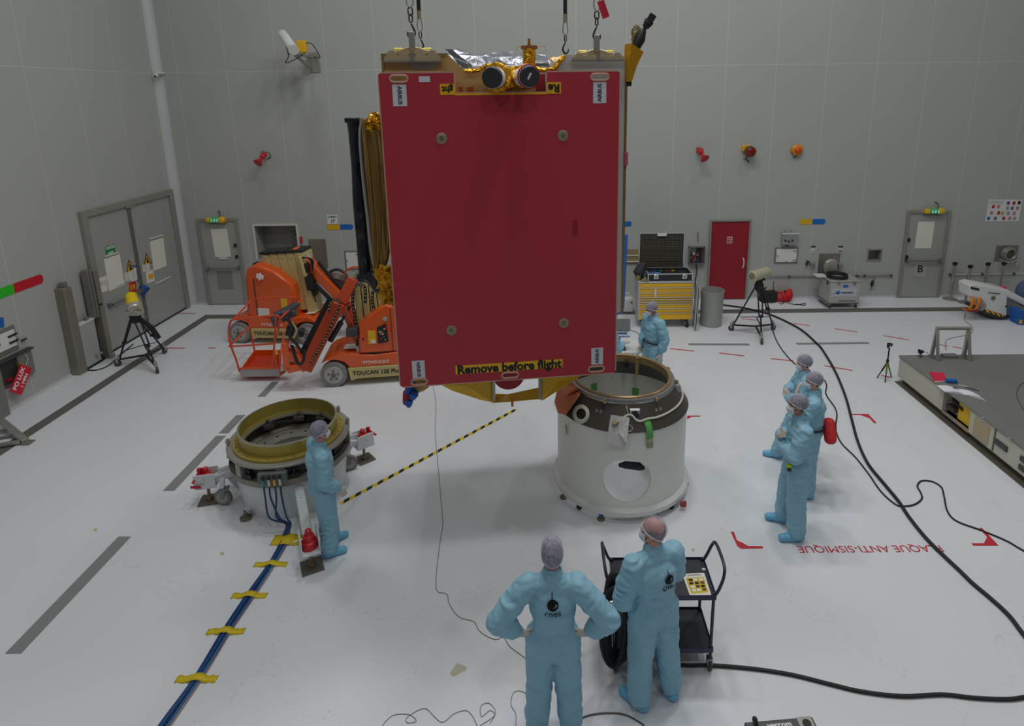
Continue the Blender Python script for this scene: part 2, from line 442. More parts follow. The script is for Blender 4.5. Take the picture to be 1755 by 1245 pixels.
def personnel_door(name, x0, x1, h, leaf, fw_=.07, bar=True, hinge='l'):
    d = B().bx(x0+fw_, x1-fw_, D-.03, D-.002, .01, h-fw_).build(name, leaf, bevel=.003); struct(d)
    f = B(); f.bx(x0, x0+fw_, D-.06, D-.001, 0, h); f.bx(x1-fw_, x1, D-.06, D-.001, 0, h); f.bx(x0+fw_, x1-fw_, D-.06, D-.001, h-fw_, h)
    f.build('door_frame', M_frame, d, bevel=.004)
    b = B(); b.bx(x0+fw_, x1-fw_, D-.05, D-.001, 0, .012); b.build('threshold', M_steel_d, d)
    if bar:
        b = B(); b.bx(x0+fw_+.02, x1-fw_-.02, D-.11, D-.085, .98, 1.02)
        b.bx(x0+fw_+.03, x0+fw_+.08, D-.1, D-.03, .95, 1.05); b.bx(x1-fw_-.08, x1-fw_-.03, D-.1, D-.03, .95, 1.05)
        b.build('push_bar', mat('push_bar_grey', (140, 140, 136), .35, .5), d, bevel=.004)
    return d
d1 = personnel_door('door_1', -8.93, -7.9, 2.3, M_leaf)
B().bx(-8.62, -8.22, D-.034, D-.03, .42, .93).build('kick_plate', mat('kick_grey', (138, 138, 133), .5, .1), d1)
b = B(); b.box((-8.03, D-.05, 1.3), (.05, .04, .08)); b.box((-8.03, D-.05, 1.6), (.05, .04, .08)); b.build('lock_case', M_black, d1)
d3 = personnel_door('door_3', 9.04, 10.12, 2.3, M_leaf)
b = B(); b.box((9.14, D-.05, 1.55), (.06, .05, .09)); b.box((9.14, D-.06, 1.08), (.06, .06, .12)); b.build('lock_case', M_black, d3)
d2 = personnel_door('door_2', 4.09, 5.13, 2.12, M_redleaf, .045, False)
b = B(); b.tube(spl([(4.97, D-.035, .86), (4.98, D-.085, .88), (4.99, D-.09, .98), (4.98, D-.085, 1.09), (4.97, D-.035, 1.11)], 5), .014); lab(b.build('pull_handle', M_white, d2), 'white curved pull handle')
sg = B().bx(4.54, 4.68, D-.034, D-.031, 1.5, 1.68).build('door_notice', mat('notice_cream', (196, 186, 170), .7), d2)
b = B()
for i in range(3):
    for j in range(2): b.bx(4.55+j*.065, 4.6+j*.065, D-.037, D-.034, 1.52+i*.05, 1.55+i*.05)
b.build('notice_print', M_redprint, d2)

# left double door
ly0, ly1, lh = 11.97, 15.05, 3.09
fx = lambda a, c, y0, y1, z0, z1: (-LW+a, -LW+c, y0, y1, z0, z1)
d4 = struct(B().bx(*fx(.002, .03, ly0+.13, ly1-.13, .03, lh-.13)).build('door_4', M_leaf, bevel=.003))
f = B(); f.bx(*fx(.001, .09, ly0, ly0+.15, 0, lh)); f.bx(*fx(.001, .09, ly1-.15, ly1, 0, lh)); f.bx(*fx(.001, .09, ly0+.15, ly1-.15, lh-.13, lh)); f.build('door_frame', M_frame, d4, bevel=.005)
ym = 13.42
f = B(); f.bx(*fx(.03, .055, ym-.06, ym+.0, .03, lh-.13)); f.bx(*fx(.03, .045, ym+.02, ym+.05, .03, lh-.13)); f.build('meeting_stile', mat('stile_grey', (112, 112, 108), .5, .3), d4, bevel=.003)
B().bx(*fx(.002, .05, ly0+.15, ly1-.15, .0, .03)).build('threshold_seal', M_black, d4)
b = B(); b.bx(*fx(.1, .13, ly0+.32, ym-.12, 1.0, 1.045)); b.bx(*fx(.03, .13, ly0+.3, ly0+.36, .98, 1.06)); b.bx(*fx(.03, .13, ym-.16, ym-.1, .98, 1.06)); b.build('push_bar', mat('push_bar_grey', (140, 140, 136)), d4, bevel=.004)
B().bx(*fx(.03, .06, 13.9, 14.5, .98, 1.0)).build('pull_rail', M_white, d4)
B().bx(*fx(.03, .06, 12.62, 12.87, 1.34, 1.38)).build('pull_rail', M_white, d4)
b = B()
for k in range(5): b.tube(spl([(-LW+.06, ym-.05+.02*k, 1.1), (-LW+.1+.02*k, ym+.02*(k-2), 1.02), (-LW+.07, ym+.03*(k-2), .92), (-LW+.1, ym-.04, .84+.02*k)], 4), .014, 6)
b.box((-LW+.06, ym-.03, 1.05), (.06, .12, .1)); b.build('door_lock', mat('blue_lock', (42, 84, 150), .5), d4)
b = B(); b.bx(*fx(.03, .08, ym-.12, ym+.12, lh-.17, lh-.1)); b.build('door_latch_head', M_steel, d4)

# ================================================================== NOTICES AND SIGNS
def notice(name, y, z, wd, ht, m, label, cat, on='l', tilt=0, off=.034, group=None):
    """sheet fixed on the left (l) or back (b) wall; x/y centre and height centre"""
    M = (YZ(y, z, off) if on == 'l' else XZ(y, z, off)) @ Matrix.Rotation(tilt, 4, 'Z')
    b = B(); b.box((0, 0, .002), (wd, ht, .004)); b.tf(M)
    o = b.build(name, m, smooth=False); tag(o, label, cat, group); MW[o.name] = Matrix.Identity(4)
    return o, M
def lines(o, M, x0, x1, y0, y1, n, m, h=.006, jag=.3, name='printed_lines'):
    b = B()
    for i in range(n):
        y = y1-(y1-y0)*(i+.5)/n; e = x1-(x1-x0)*random.random()*jag
        b.box(((x0+e)/2, y, .0055), (e-x0, h, .001))
    b.tf(M); return b.build(name, m, o, smooth=False)
def quadsheet(M, px, name, m, label, cat, on='l', off=.034, group=None):
    fn = lw if on == 'l' else bw
    a, c, e, g = [fn(*p, off) for p in px]
    w_ = ((c-a).length+(e-g).length)/2; h_ = ((g-a).length+(e-c).length)/2; ce = (a+c+e+g)/4
    x = (c-a)+(e-g); tilt = math.atan2(x.z, x.y if on == 'l' else x.x)
    return notice(name, ce.y if on == 'l' else ce.x, ce.z, w_, h_, m, label, cat, on, tilt, off, group)
def z4(x, y): return (160+x/4.611, 380+y/4.611)
o, M = quadsheet(None, [z4(78, 300), z4(208, 255), z4(245, 500), z4(128, 548)], 'paper_roll_sheet', M_paper, 'large blank white sheet below the green exit sign on the double door', 'paper')
B().box((0, .4, .01), (.4, .03, .015)).tf(M).build('clip_rail', M_white, o)
o, M = quadsheet(None, [z4(440, 160), z4(550, 128), z4(580, 350), z4(482, 388)], 'paper_roll_sheet', M_paper, 'large blank white sheet on the right leaf of the double door', 'paper')
B().box((0, .42, .01), (.5, .03, .015)).tf(M).build('clip_rail', M_white, o)
o, M = quadsheet(None, [z4(42, 448), z4(98, 430), z4(118, 545), z4(62, 562)], 'printed_notice', M_paper, 'small printed white notice left of the big sheet on the double door', 'paper')
lines(o, M, -.09, .09, -.02, .08, 4, M_grey)
o, M = quadsheet(None, [z4(94, 200), z4(165, 179), z4(176, 246), z4(101, 270)], 'exit_sign', M_green, 'green SORTIE EXIT sign above the sheet on the double door', 'sign')
text('SORTIE', .09, M_textw, o, M @ Matrix.Translation((0, .05, .005)), width=.26, bold=.002); text('EXIT', .1, M_textw, o, M @ Matrix.Translation((0, -.07, .005)), width=.17, bold=.003)
def warn(cx, cy, label):
    M = YZ(lw(*z4(cx, cy)).y, lw(*z4(cx, cy)).z, .034)
    b = B(); b.prism([(-.15, -.11), (.15, -.11), (0, .17)], M @ Vector((0, 0, 0)), M.col[0].xyz, M.col[1].xyz, M.col[2].xyz*.003)
    o = b.build('warning_triangle', M_black, smooth=False); tag(o, label, 'sign'); MW[o.name] = Matrix.Identity(4)
    b = B(); b.prism([(-.115, -.09), (.115, -.09), (0, .125)], M @ Vector((0, 0, .003)), M.col[0].xyz, M.col[1].xyz, M.col[2].xyz*.001); b.build('yellow_field', M_yel, o, smooth=False)
    b = B(); b.prism([(-.05, -.07), (.06, -.075), (.05, -.03), (.02, -.02), (.03, .02), (.0, .07), (-.03, .03), (-.02, -.02)], M @ Vector((0, 0, .004)), M.col[0].xyz, M.col[1].xyz, M.col[2].xyz*.001); b.build('pictogram', M_black, o, smooth=False)
warn(278, 358, 'yellow and black warning triangle on the left leaf of the double door')
warn(414, 302, 'yellow and black warning triangle on the right leaf of the double door')
o, M = quadsheet(None, [z4(243, 406), z4(292, 393), z4(298, 465), z4(252, 478)], 'printed_notice', M_paper, 'pale printed notice directly below the left warning triangle', 'paper'); lines(o, M, -.08, .08, -.1, .1, 7, M_grey)
o, M = quadsheet(None, [z4(292, 378), z4(340, 362), z4(354, 458), z4(300, 474)], 'printed_notice', M_paper, 'printed notice with a blue edge beside the door seam', 'paper'); lines(o, M, -.07, .05, -.1, .1, 7, M_grey)
B().box((.09, 0, .006), (.02, .4, .003)).box((0, .19, .006), (.2, .02, .003)).tf(M).build('blue_tape', M_blue, o)
o, M = quadsheet(None, [z4(386, 345), z4(436, 330), z4(446, 385), z4(396, 400)], 'printed_notice', M_paper, 'small printed notice just below the right warning triangle', 'paper'); lines(o, M, -.07, .07, -.08, .08, 5, M_grey)
o, M = quadsheet(None, [z4(412, 398), z4(470, 380), z4(484, 468), z4(425, 492)], 'printed_notice', M_paper, 'white notice with a yellow label on the right door leaf', 'paper')
B().box((.02, 0, .006), (.17, .12, .003)).tf(M).build('yellow_label', M_yel, o)
o, M = quadsheet(None, [z4(274, 492), z4(338, 476), z4(344, 542), z4(284, 560)], 'warning_board', mat('orange_frame', (206, 150, 40), .5), 'red and yellow bordered warning board above the door push bar', 'sign')
B().box((0, 0, .006), (.22, .23, .003)).tf(M).build('red_field', M_redprint, o)
B().box((-.05, 0, .008), (.05, .12, .001)).box((.04, 0, .008), (.06, .12, .001)).tf(M).build('board_print', mat('amber_print', (220, 170, 60), .5), o)

def arrow_sign(px, py, cols, label, flip=1, on='b', L_=.6, H_=.13):
    p = (bw if on == 'b' else lw)(px, py); M = XZ(p.x, p.z, .004) if on == 'b' else YZ(p.y, p.z, .004)
    a = [(-L_/2, -H_/2), (0, -H_/2), (0, H_/2), (-L_/2, H_/2)]; t = .25*H_
    c = [(0, -H_/2), (L_/2-t, -H_/2), (L_/2, -H_*.2), (L_/2, H_*.2), (L_/2-t, H_/2), (0, H_/2)]
    if cols[2] == 'both': a = [(-L_/2+t, -H_/2), (0, -H_/2), (0, H_/2), (-L_/2+t, H_/2), (-L_/2, 0)]
    o = B().prism(a, M @ Vector((0, 0, 0)), M.col[0].xyz, M.col[1].xyz, M.col[2].xyz*.006).build('direction_marker', cols[0], smooth=False); tag(o, label, 'sign'); MW[o.name] = Matrix.Identity(4)
    B().prism(c, M @ Vector((0, 0, 0)), M.col[0].xyz, M.col[1].xyz, M.col[2].xyz*.006).build('pointed_end', cols[1], o, smooth=False)
M_sy = mat('sign_yellow', (222, 176, 20), .5); M_sb = mat('sign_blue', (14, 104, 190), .5); M_sg = mat('sign_green', (40, 190, 30), .5); M_sr = mat('sign_red', (200, 16, 40), .5)
arrow_sign(583, 389, (M_sy, M_sb, ''), 'yellow and blue arrow marker on the back wall left of the satellite', L_=.66)
arrow_sign(1060, 384, (M_sy, M_sb, ''), 'yellow and blue arrow marker partly hidden behind the red cover', L_=.66)
arrow_sign(1392, 380, (M_sy, M_sb, 'both'), 'yellow and blue marker right of the red door', L_=.66)
arrow_sign(23, 495, (M_sg, M_sr, ''), 'green and red arrow marker on the left wall', on='l', L_=1.28, H_=.17)
o, M = notice('camera_number_sign', bw(570, 376).x, bw(570, 376).z, .27, .24, M_white, 'white CAMERA 17 sign above the left arrow marker', 'sign', 'b', 0, .004)
text('CAMERA', .09, M_text, o, M @ Matrix.Translation((0, .06, .005)), width=.23, bold=.003); text('17', .11, M_text, o, M @ Matrix.Translation((0, -.05, .005)), bold=.004)
# poster cluster
pc = bw(1720, 361)
o, M = notice('information_board', pc.x, pc.z, .84, .56, M_white, 'white board of small coloured pictograms high on the right of the back wall', 'poster', 'b', -.01, .004)
cols = [mat('print_violet', (90, 50, 140)), M_redprint, M_text, mat('print_grey', (150, 150, 160)), mat('print_slate', (90, 100, 140)), mat('print_rose', (200, 120, 130)), mat('print_leaf', (150, 180, 80)), M_blue]
pl = [(.08, .19, 0), (.22, .19, 1), (.35, .2, 2), (.08, .06, 3), (.2, .06, 4), (.33, .06, 5), (-.02, -.07, 6), (.12, -.07, 3), (.27, -.07, 5), (-.35, -.2, 7), (-.18, -.2, 4), (.03, -.2, 1), (.18, -.2, 5), (.3, -.2, 3), (-.28, .1, 1), (-.15, .1, 5), (-.3, -.06, 5), (-.12, -.06, 1)]
for x, y, k in pl:
    B().box((x, y, .006), (.07, .085, .002)).tf(M).build('pictogram', cols[k], o, smooth=False)
lines(o, M, -.39, -.03, .16, .25, 4, M_grey, .005)
# sheets on the personnel doors
o, M = quadsheet(None, [(363, 393), (390, 392), (395, 440), (367, 441)], 'paper_roll_sheet', M_paper, 'blank white sheet hanging on the grey door at the far left corner', 'paper', 'b')
B().box((0, -.4, .01), (.2, .05, .02)).tf(M).build('weight_strip', M_white, o)
o, M = quadsheet(None, [(1573, 380), (1601, 380), (1597, 426), (1568, 426)], 'paper_roll_sheet', M_paper, 'blank white sheet hanging on the grey door lettered B', 'paper', 'b')
o, M = quadsheet(None, [(1568, 448), (1589, 448), (1585, 475), (1565, 475)], 'letter_sign', mat('sign_pale', (172, 173, 168), .5), 'square pale sign with the letter B on the grey door', 'sign', 'b')
text('B', .27, M_text, o, M @ Matrix.Translation((0, 0, .006)), bold=.004)
# illuminated exit signs over the doors
def exit_lamp(px, py, label, flip):
    p = bw(px, py); t = thing('exit_light', label, 'light', (p.x, D-.1, p.z))
    ye = M_yel
    B().rings([((p.x+.1*flip, D-.1, p.z), .06), ((p.x+.12*flip, D-.1, p.z), .085), ((p.x+.2*flip, D-.1, p.z), .085), ((p.x+.24*flip, D-.1, p.z), .06)], 16).build('end_housing', ye, t)
    B().rings([((p.x-.12*flip, D-.1, p.z), .05), ((p.x-.14*flip, D-.1, p.z), .07), ((p.x-.2*flip, D-.1, p.z), .07), ((p.x-.24*flip, D-.1, p.z), .05)], 16).build('end_housing', ye, t)
    g = B().cyl((p.x-.13, D-.1, p.z), (p.x+.12, D-.1, p.z), .062).build('green_tube', mat('lit_green', (30, 150, 90), .3, emit=.25), t)
    b = B()
    for k in range(3): b.box((p.x-.07+k*.07, D-.165, p.z), (.03, .008, .07))
    b.build('figure_windows', mat('lit_white', (190, 230, 215), .4, emit=.2), t)
    B().bx(p.x-.22, p.x+.22, D-.06, D-.001, p.z-.12, p.z-.08).build('bracket', M_steel_d, t)
    B().tube(spl([(p.x+.1*flip, D-.08, p.z+.05), (p.x+.11*flip, D-.05, p.z+.17), (p.x+.05*flip, D-.03, p.z+.21), (p.x+.08*flip, D-.003, p.z+.22)], 4), .009, 6).build('cable', M_black, t)
exit_lamp(373, 376, 'yellow and green exit light over the grey corner door', 1)
exit_lamp(1597, 361, 'yellow and green exit light over the door lettered B', 1)

# ================================================================== WALL EQUIPMENT
# large camera on the bracket
p = bw(541, 120); t = thing('wall_camera', 'large white cylindrical camera with yellow box on a steel wall bracket', 'camera', (p.x, D, p.z))
B().bx(p.x-.12, p.x+.12, D-.03, D-.001, p.z-.05, bw(545, 90).z).bx(p.x-.1, p.x-.07, D-.25, D-.03, p.z-.0, p.z+.35).build('wall_plate', M_steel, t, bevel=.005)
arm0 = Vector((p.x-.08, D-.03, p.z+.12)); 
q = aty(500, 92, D-.95)
B().bar(arm0+Vector((0, 0, -.1)), q+Vector((.06, 0, -.02)), .06, .05).bar(arm0+Vector((0, 0, .18)), q+Vector((.06, 0, .0)), .06, .05).box((q.x+.08, q.y, q.z), (.3, .2, .04)).build('bracket_arm', M_steel, t, bevel=.004)
c0 = aty(503, 85, D-1.25); c1 = aty(484, 58, D-.55)
B().rings([(c0, .085), (c0+(c1-c0)*.03, .105), (c0+(c1-c0)*.97, .105), (c1, .07)], 24).build('camera_housing', M_white, t)
dd_ = (c0-c1).normalized()
B().cyl(c0+dd_*.005, c0+dd_*.02, .06).build('lens', mat('lens_glass', (30, 44, 52), .15), t)
B().cyl(c0+dd_*-.04, c0+dd_*.03, .115, .115, 24).rings([(c0+dd_*.03, .1), (c0+dd_*.031, .001)], 24).build('sun_hood', M_offw, t)
bx_ = aty(518, 80, D-.8)
B().box(bx_, (.2, .16, .26)).build('junction_box', M_yel, t, bevel=.015)
B().tube(spl([c1+Vector((0, -.05, -.1)), c0+Vector((-.14, .05, -.1)), q+Vector((-.12, -.1, -.2)), q+Vector((.1, -.05, -.12)), bx_+Vector((.05, 0, -.14))], 8), .01, 6).tube(spl([bx_+Vector((.1, 0, .08)), bx_+Vector((.2, .1, .05)), bx_+Vector((.2, .5, -.2)), (p.x, D-.03, p.z+.3)], 6), .01, 6).build('cable', M_black, t)
# corner camera
p = aty(268, 127, D-.25); t = thing('security_camera', 'small white dome camera in the left back corner', 'camera', tuple(p))
B().box(p+Vector((.02, .1, .03)), (.1, .25, .05)).build('mount', M_white, t, bevel=.01)
B().ball(p+Vector((0, -.02, -.03)), .055, 16, 10).build('dome', M_offw, t)
B().ball(p+Vector((0, -.05, -.05)), .03, 12, 8).build('lens', M_black, t)
# horn sirens
def horn(px, py, label, dx):
    p = bw(px, py); t = thing('siren_horn', label, 'siren', (p.x, D, p.z))
    a = Vector((p.x-dx*.04, D-.12, p.z+.1)); b_ = Vector((p.x+dx*.06, D-.32, p.z-.09)); ax = (b_-a).normalized()
    B().rings([(a-ax*.05, .04), (a, .065), (a+ax*.1, .065), (a+ax*.12, .03), (a+ax*.16, .035), (b_-ax*.01, .1), (b_, .115), (b_-ax*.008, .1), (b_-ax*.09, .05), (b_-ax*.1, .004)], 20).build('horn_body', mat('siren_red', (196, 24, 44), .35), t)
    B().ball(b_-ax*.04, .028, 12, 8).build('horn_driver', mat('pale_pink', (220, 190, 196), .5), t)
    B().rings([(b_-ax*.012, .085), (b_-ax*.02, .02)], 20).build('horn_throat', mat('dark_maroon', (70, 8, 18), .5), t)
    B().bar((p.x-.05, D-.02, p.z+.1), a, .04, .02).box((p.x-.04, D-.012, p.z+.1), (.1, .02, .14)).build('bracket', M_steel_d, t)
    B().tube(spl([a+Vector((.03, .05, .05)), a+Vector((.1, .06, .02)), a+Vector((.1, .09, -.08)), (p.x+.04, D-.01, p.z-.02)], 4), .008, 6).build('cable', M_black, t)
horn(455, 271, 'red horn siren on the back wall left of the satellite', -1)
horn(1199, 264, 'red horn siren on the back wall right of the satellite', 1)
p = bw(1281, 257); t = thing('beacon_light', 'amber beacon with dark red lens above the red door', 'light', (p.x, D, p.z))
B().box((p.x-.05, D-.05, p.z+.05), (.2, .1, .14)).build('base', M_yel, t, bevel=.01)
B().rings([((p.x, D-.08, p.z), .08), ((p.x, D-.14, p.z-.01), .125), ((p.x+.01, D-.26, p.z-.03), .13)], 22).build('housing', mat('dark_collar', (96, 70, 30), .5), t)
B().ball((p.x+.01, D-.25, p.z-.03), (.115, .05, .11), 20, 12).build('lens', mat('dark_red_lens', (130, 18, 18), .15), t)
B().tube(spl([(p.x-.03, D-.1, p.z-.1), (p.x-.03, D-.05, p.z-.22), (p.x+.05, D-.03, p.z-.3)], 4), .012, 6).tube([(p.x-.03, D-.05, p.z-.2), (p.x-.09, D-.02, p.z-.22)], .01, 6).build('cable', M_black, t)
p = bw(1365, 257); t = thing('beacon_light', 'round amber beacon with glowing orange lens right of the dark beacon', 'light', (p.x, D, p.z))
B().lathe([(.06, 0), (.13, .01), (.14, .04), (.11, .07), (.07, .08)], (p.x, D-.02, p.z), 24, False, Matrix.Rotation(PI/2, 3, 'X')).build('housing', mat('amber_housing', (220, 140, 20), .4), t)
B().ball((p.x, D-.1, p.z), (.085, .07, .085), 20, 12).build('lens', mat('orange_lens', (220, 80, 20), .12), t)
B().box((p.x-.1, D-.05, p.z), (.1, .09, .09)).build('terminal_box', mat('amber_housing', (220, 140, 20)), t, bevel=.01)
B().tube(spl([(p.x-.03, D-.08, p.z-.12), (p.x-.04, D-.05, p.z-.18), (p.x-.08, D-.01, p.z-.18)], 4), .01, 6).build('cable', M_black, t)

# hatches, plates and panels on the back wall
def hatch(px, label, name='wall_hatch', leaf=M_white, fr=M_steel_d, rimw=.04, lift=.03, cat='hatch', hinge=True, parts=True):
    x0, x1, z0, z1 = brect(*px)
    t = thing(name, label, cat, ((x0+x1)/2, D, z0))
    B().bx(x0, x1, D-lift*.6, D-.001, z0, z1).build('frame', fr, t, bevel=.003)
    B().bx(x0+rimw, x1-rimw, D-lift-.01, D-lift*.6, z0+rimw, z1-rimw).build('door', leaf, t, bevel=.004)
    if hinge:
        for zz in (z0+rimw*2.2, z1-rimw*2.2):
            B().bx(x1-rimw-.1, x1-rimw*.4, D-lift-.025, D-lift-.01, zz-.012, zz+.012).build('hinge', M_steel, t)
        B().cyl((x0+rimw*1.6, D-lift-.03, (z0+z1)/2), (x0+rimw*1.6, D-lift, (z0+z1)/2), .018).build('latch', M_steel, t)
        B().bx((x0+x1)/2-.03, (x0+x1)/2+.03, D-lift-.02, D-lift, z0+rimw*.8, z0+rimw*1.7).build('latch', M_steel, t)
    return t, (x0, x1, z0, z1)
M_plate = mat('warm_steel_plate', (142, 136, 128), .35, .6, .15, 6)
t, q = hatch((1328, 424, 1366, 451), 'white steel-framed hatch right of the red door')
text('BAE', .05, M_text, t, XZ((q[0]+q[1])/2, q[3]+.04, .002), bold=.004)
t, q = hatch((590, 430, 622, 462), 'white hatch half hidden behind the hanging reflector')
t, q = hatch((528, 410, 563, 460), 'blank steel plate on the wall behind the orange lift', 'wall_plate', M_plate, M_steel_d, .02, .012, 'panel', False)
t, q = hatch((1068, 428, 1100, 452), 'beige open cable hatch behind the yellow tool cabinet', 'cable_hatch', mat('beige_panel', (150, 128, 98), .6), mat('beige_rim', (128, 112, 90), .6), .02, .03, 'hatch', False)
b = B(); b.bx(q[0]+.04, q[1]-.1, D-.06, D-.04, q[2]+.22, q[2]+.24); b.bx(q[0]+.06, q[1]-.06, D-.06, D-.04, q[2]+.06, q[2]+.08); b.build('rail', M_offw, t)
# open electrical box right of the cabinet
x0, x1, z0, z1 = brect(1180, 422, 1206, 451)
t = thing('electrical_box', 'open electrical box with dark wiring between the tool cabinet and the red door', 'box', ((x0+x1)/2, D, z0))
B().bx(x0, x1, D-.02, D-.001, z0, z1).bx(x0, x0+.02, D-.1, D-.02, z0, z1).bx(x1-.02, x1, D-.1, D-.02, z0, z1).bx(x0, x1, D-.1, D-.02, z0, z0+.02).bx(x0, x1, D-.1, D-.02, z1-.02, z1).build('case', M_plate, t)
B().bx(x0+.2, x1-.06, D-.05, D-.02, z0+.04, z1-.04).build('dark_bay', mat('bay_brown', (50, 34, 30), .6), t)
for k, c in enumerate((M_black, M_red, M_grey, M_blue, M_black, M_white, M_red, M_grey)):
    B().box((x0+.07+.05*(k % 4), D-.08, z0+.08+.13*(k//4)+.03*(k % 3)), (.035, .05, .06)).build('socket', c, t, bevel=.006)
B().tube([((x0+x1)/2+.02, D-.02, z1+.12), ((x0+x1)/2+.02, D-.02, bw(1195, 398).z)], .014, 8).build('conduit', M_steel_d, t)
B().tube(spl([((x0+x1)/2, D-.03, z0), ((x0+x1)/2+.03, D-.03, z0-.2), ((x0+x1)/2+.0, D-.03, z0-.5), ((x0+x1)/2+.02, D-.03, z0-.8)], 5), .012, 6).build('cable', M_black, t)
# connector box above the hatch
x0, x1, z0, z1 = brect(1339, 398, 1363, 418)
t = thing('connector_box', 'steel connector box with three black sockets above the framed hatch', 'box', ((x0+x1)/2, D, z0))
B().bx(x0, x1, D-.12, D-.001, z0, z1).build('case', mat('bright_steel', (176, 176, 178), .35, .6), t, bevel=.006)
for k in range(3): B().cyl((x0+.07+.09*k, D-.15, z0+.12-.03*(k == 1)), (x0+.07+.09*k, D-.12, z0+.12-.03*(k == 1)), .022).build('socket', M_black, t)
for k in range(2): B().cyl((x0+.08+.14*k, D-.05, z1), (x0+.08+.14*k, D-.05, z1+.05), .018).build('gland', M_steel, t)
B().bx(x0-.02, x1+.02, D-.13, D-.11, z1-.03, z1).build('lid_lip', M_white, t)
# round port
x0, x1, z0, z1 = brect(1404, 435, 1441, 458)
t = thing('round_port', 'steel plate with a half-round dished cover behind the aluminium case', 'panel', ((x0+x1)/2, D, z0-.15))
B().bx(x0, x1-.05, D-.012, D-.001, z0-.15, z1).build('plate', M_plate, t)
B().ball(((x0+x1)/2+.03, D-.012, z0+.02), (.19, .07, .2), 28, 14).build('dished_cover', mat('dish_beige', (172, 166, 158), .3, .3), t)
B().torus(((x0+x1)/2+.03, D-.02, z0+.02), .2, .01, 32, 6, Matrix.Rotation(PI/2, 3, 'X')).build('rim', M_chrome, t)
b = B()
for k in range(5): b.tube([(x0+.08+.07*k, D-.03, z0-.02), (x0+.08+.07*k, D-.03, z0-.26)], .008, 6)
b.build('hanging_leads', M_grey, t)
for px, lb in ((1393, 'small labelled control plate left of the round port'), (1440, 'small labelled control plate right of the round port')):
    p = bw(px, 430); t = thing('control_plate', lb, 'panel', (p.x, D, p.z-.05))
    B().bx(p.x-.05, p.x+.05, D-.02, D-.001, p.z-.06, p.z+.06).build('plate', M_offw, t, bevel=.003)
    B().bx(p.x-.06, p.x+.06, D-.008, D-.001, p.z+.09, p.z+.13).build('label_strip', M_dgrey, t)
    b = B(); b.bx(p.x-.03, p.x+.03, D-.026, D-.02, p.z-.012, p.z+.0)
    if px == 1440: b.bx(p.x-.03, p.x-.01, D-.026, D-.02, p.z-.04, p.z+.03); b.bx(p.x+.01, p.x+.04, D-.026, D-.02, p.z-.02, p.z+.01)
    b.build('switch', M_black, t)
for px, py, lb in ((1391, 451, 'small wall tap with lever left of the round port'), (1438, 452, 'small wall outlet cup right of the round port')):
    p = bw(px, py); t = thing('wall_tap', lb, 'tap', (p.x, D, p.z))
    B().bx(p.x-.06, p.x+.06, D-.09, D-.001, p.z-.01, p.z+.015).rings([((p.x, D-.05, p.z-.01), .045), ((p.x, D-.05, p.z-.12), .02)], 14).build('body', M_steel, t)
    if px == 1391: B().box((p.x-.14, D-.04, p.z-.01), (.04, .05, .07), (0, .4, 0)).box((p.x-.11, D-.04, p.z+.05), (.08, .04, .03), (0, .4, 0)).build('lever', M_black, t)
# frame for the square recess
x0, x1, z0, z1 = HSQ
b = B(); r_ = .035
b.bx(x0-r_, x1+r_, D-.012, D-.001, z1, z1+r_).bx(x0-r_, x1+r_, D-.012, D-.001, z0-r_, z0).bx(x0-r_, x0, D-.012, D-.001, z0, z1).bx(x1, x1+r_, D-.012, D-.001, z0, z1)
tag(b.build('recess_frame', M_steel), 'square steel frame around the dark wall recess left of the door lettered B', 'panel')
b = B(); x0, x1, z0, z1 = HALC; r_ = .05
b.bx(x0-r_, x1+r_, D-.02, D-.001, z1, z1+r_).bx(x0-r_, x0, D-.02, D-.001, z0, z1).bx(x1, x1+r_, D-.02, D-.001, z0, z1)
struct(b.build('trim_5', M_offw))
p = bw(492, 412)
t = thing('wall_plate', 'small steel plate inside the alcove behind the orange lift', 'panel', (p.x+.05, D+.54, p.z-.2))
B().bx(p.x-.1, p.x+.25, D+.52, D+.549, p.z-.25, p.z+.12).build('plate', M_steel_d, t, bevel=.003)
B().bx(p.x-.0, p.x+.06, D+.5, D+.52, p.z+.02, p.z+.05).build('latch', M_black, t)
p = bw(516, 412); tag(B().bx(p.x, p.x+.04, D-.06, D-.001, p.z-.08, p.z+.1).build('fire_switch', M_red, bevel=.006), 'small red switch at the right edge of the alcove', 'switch')
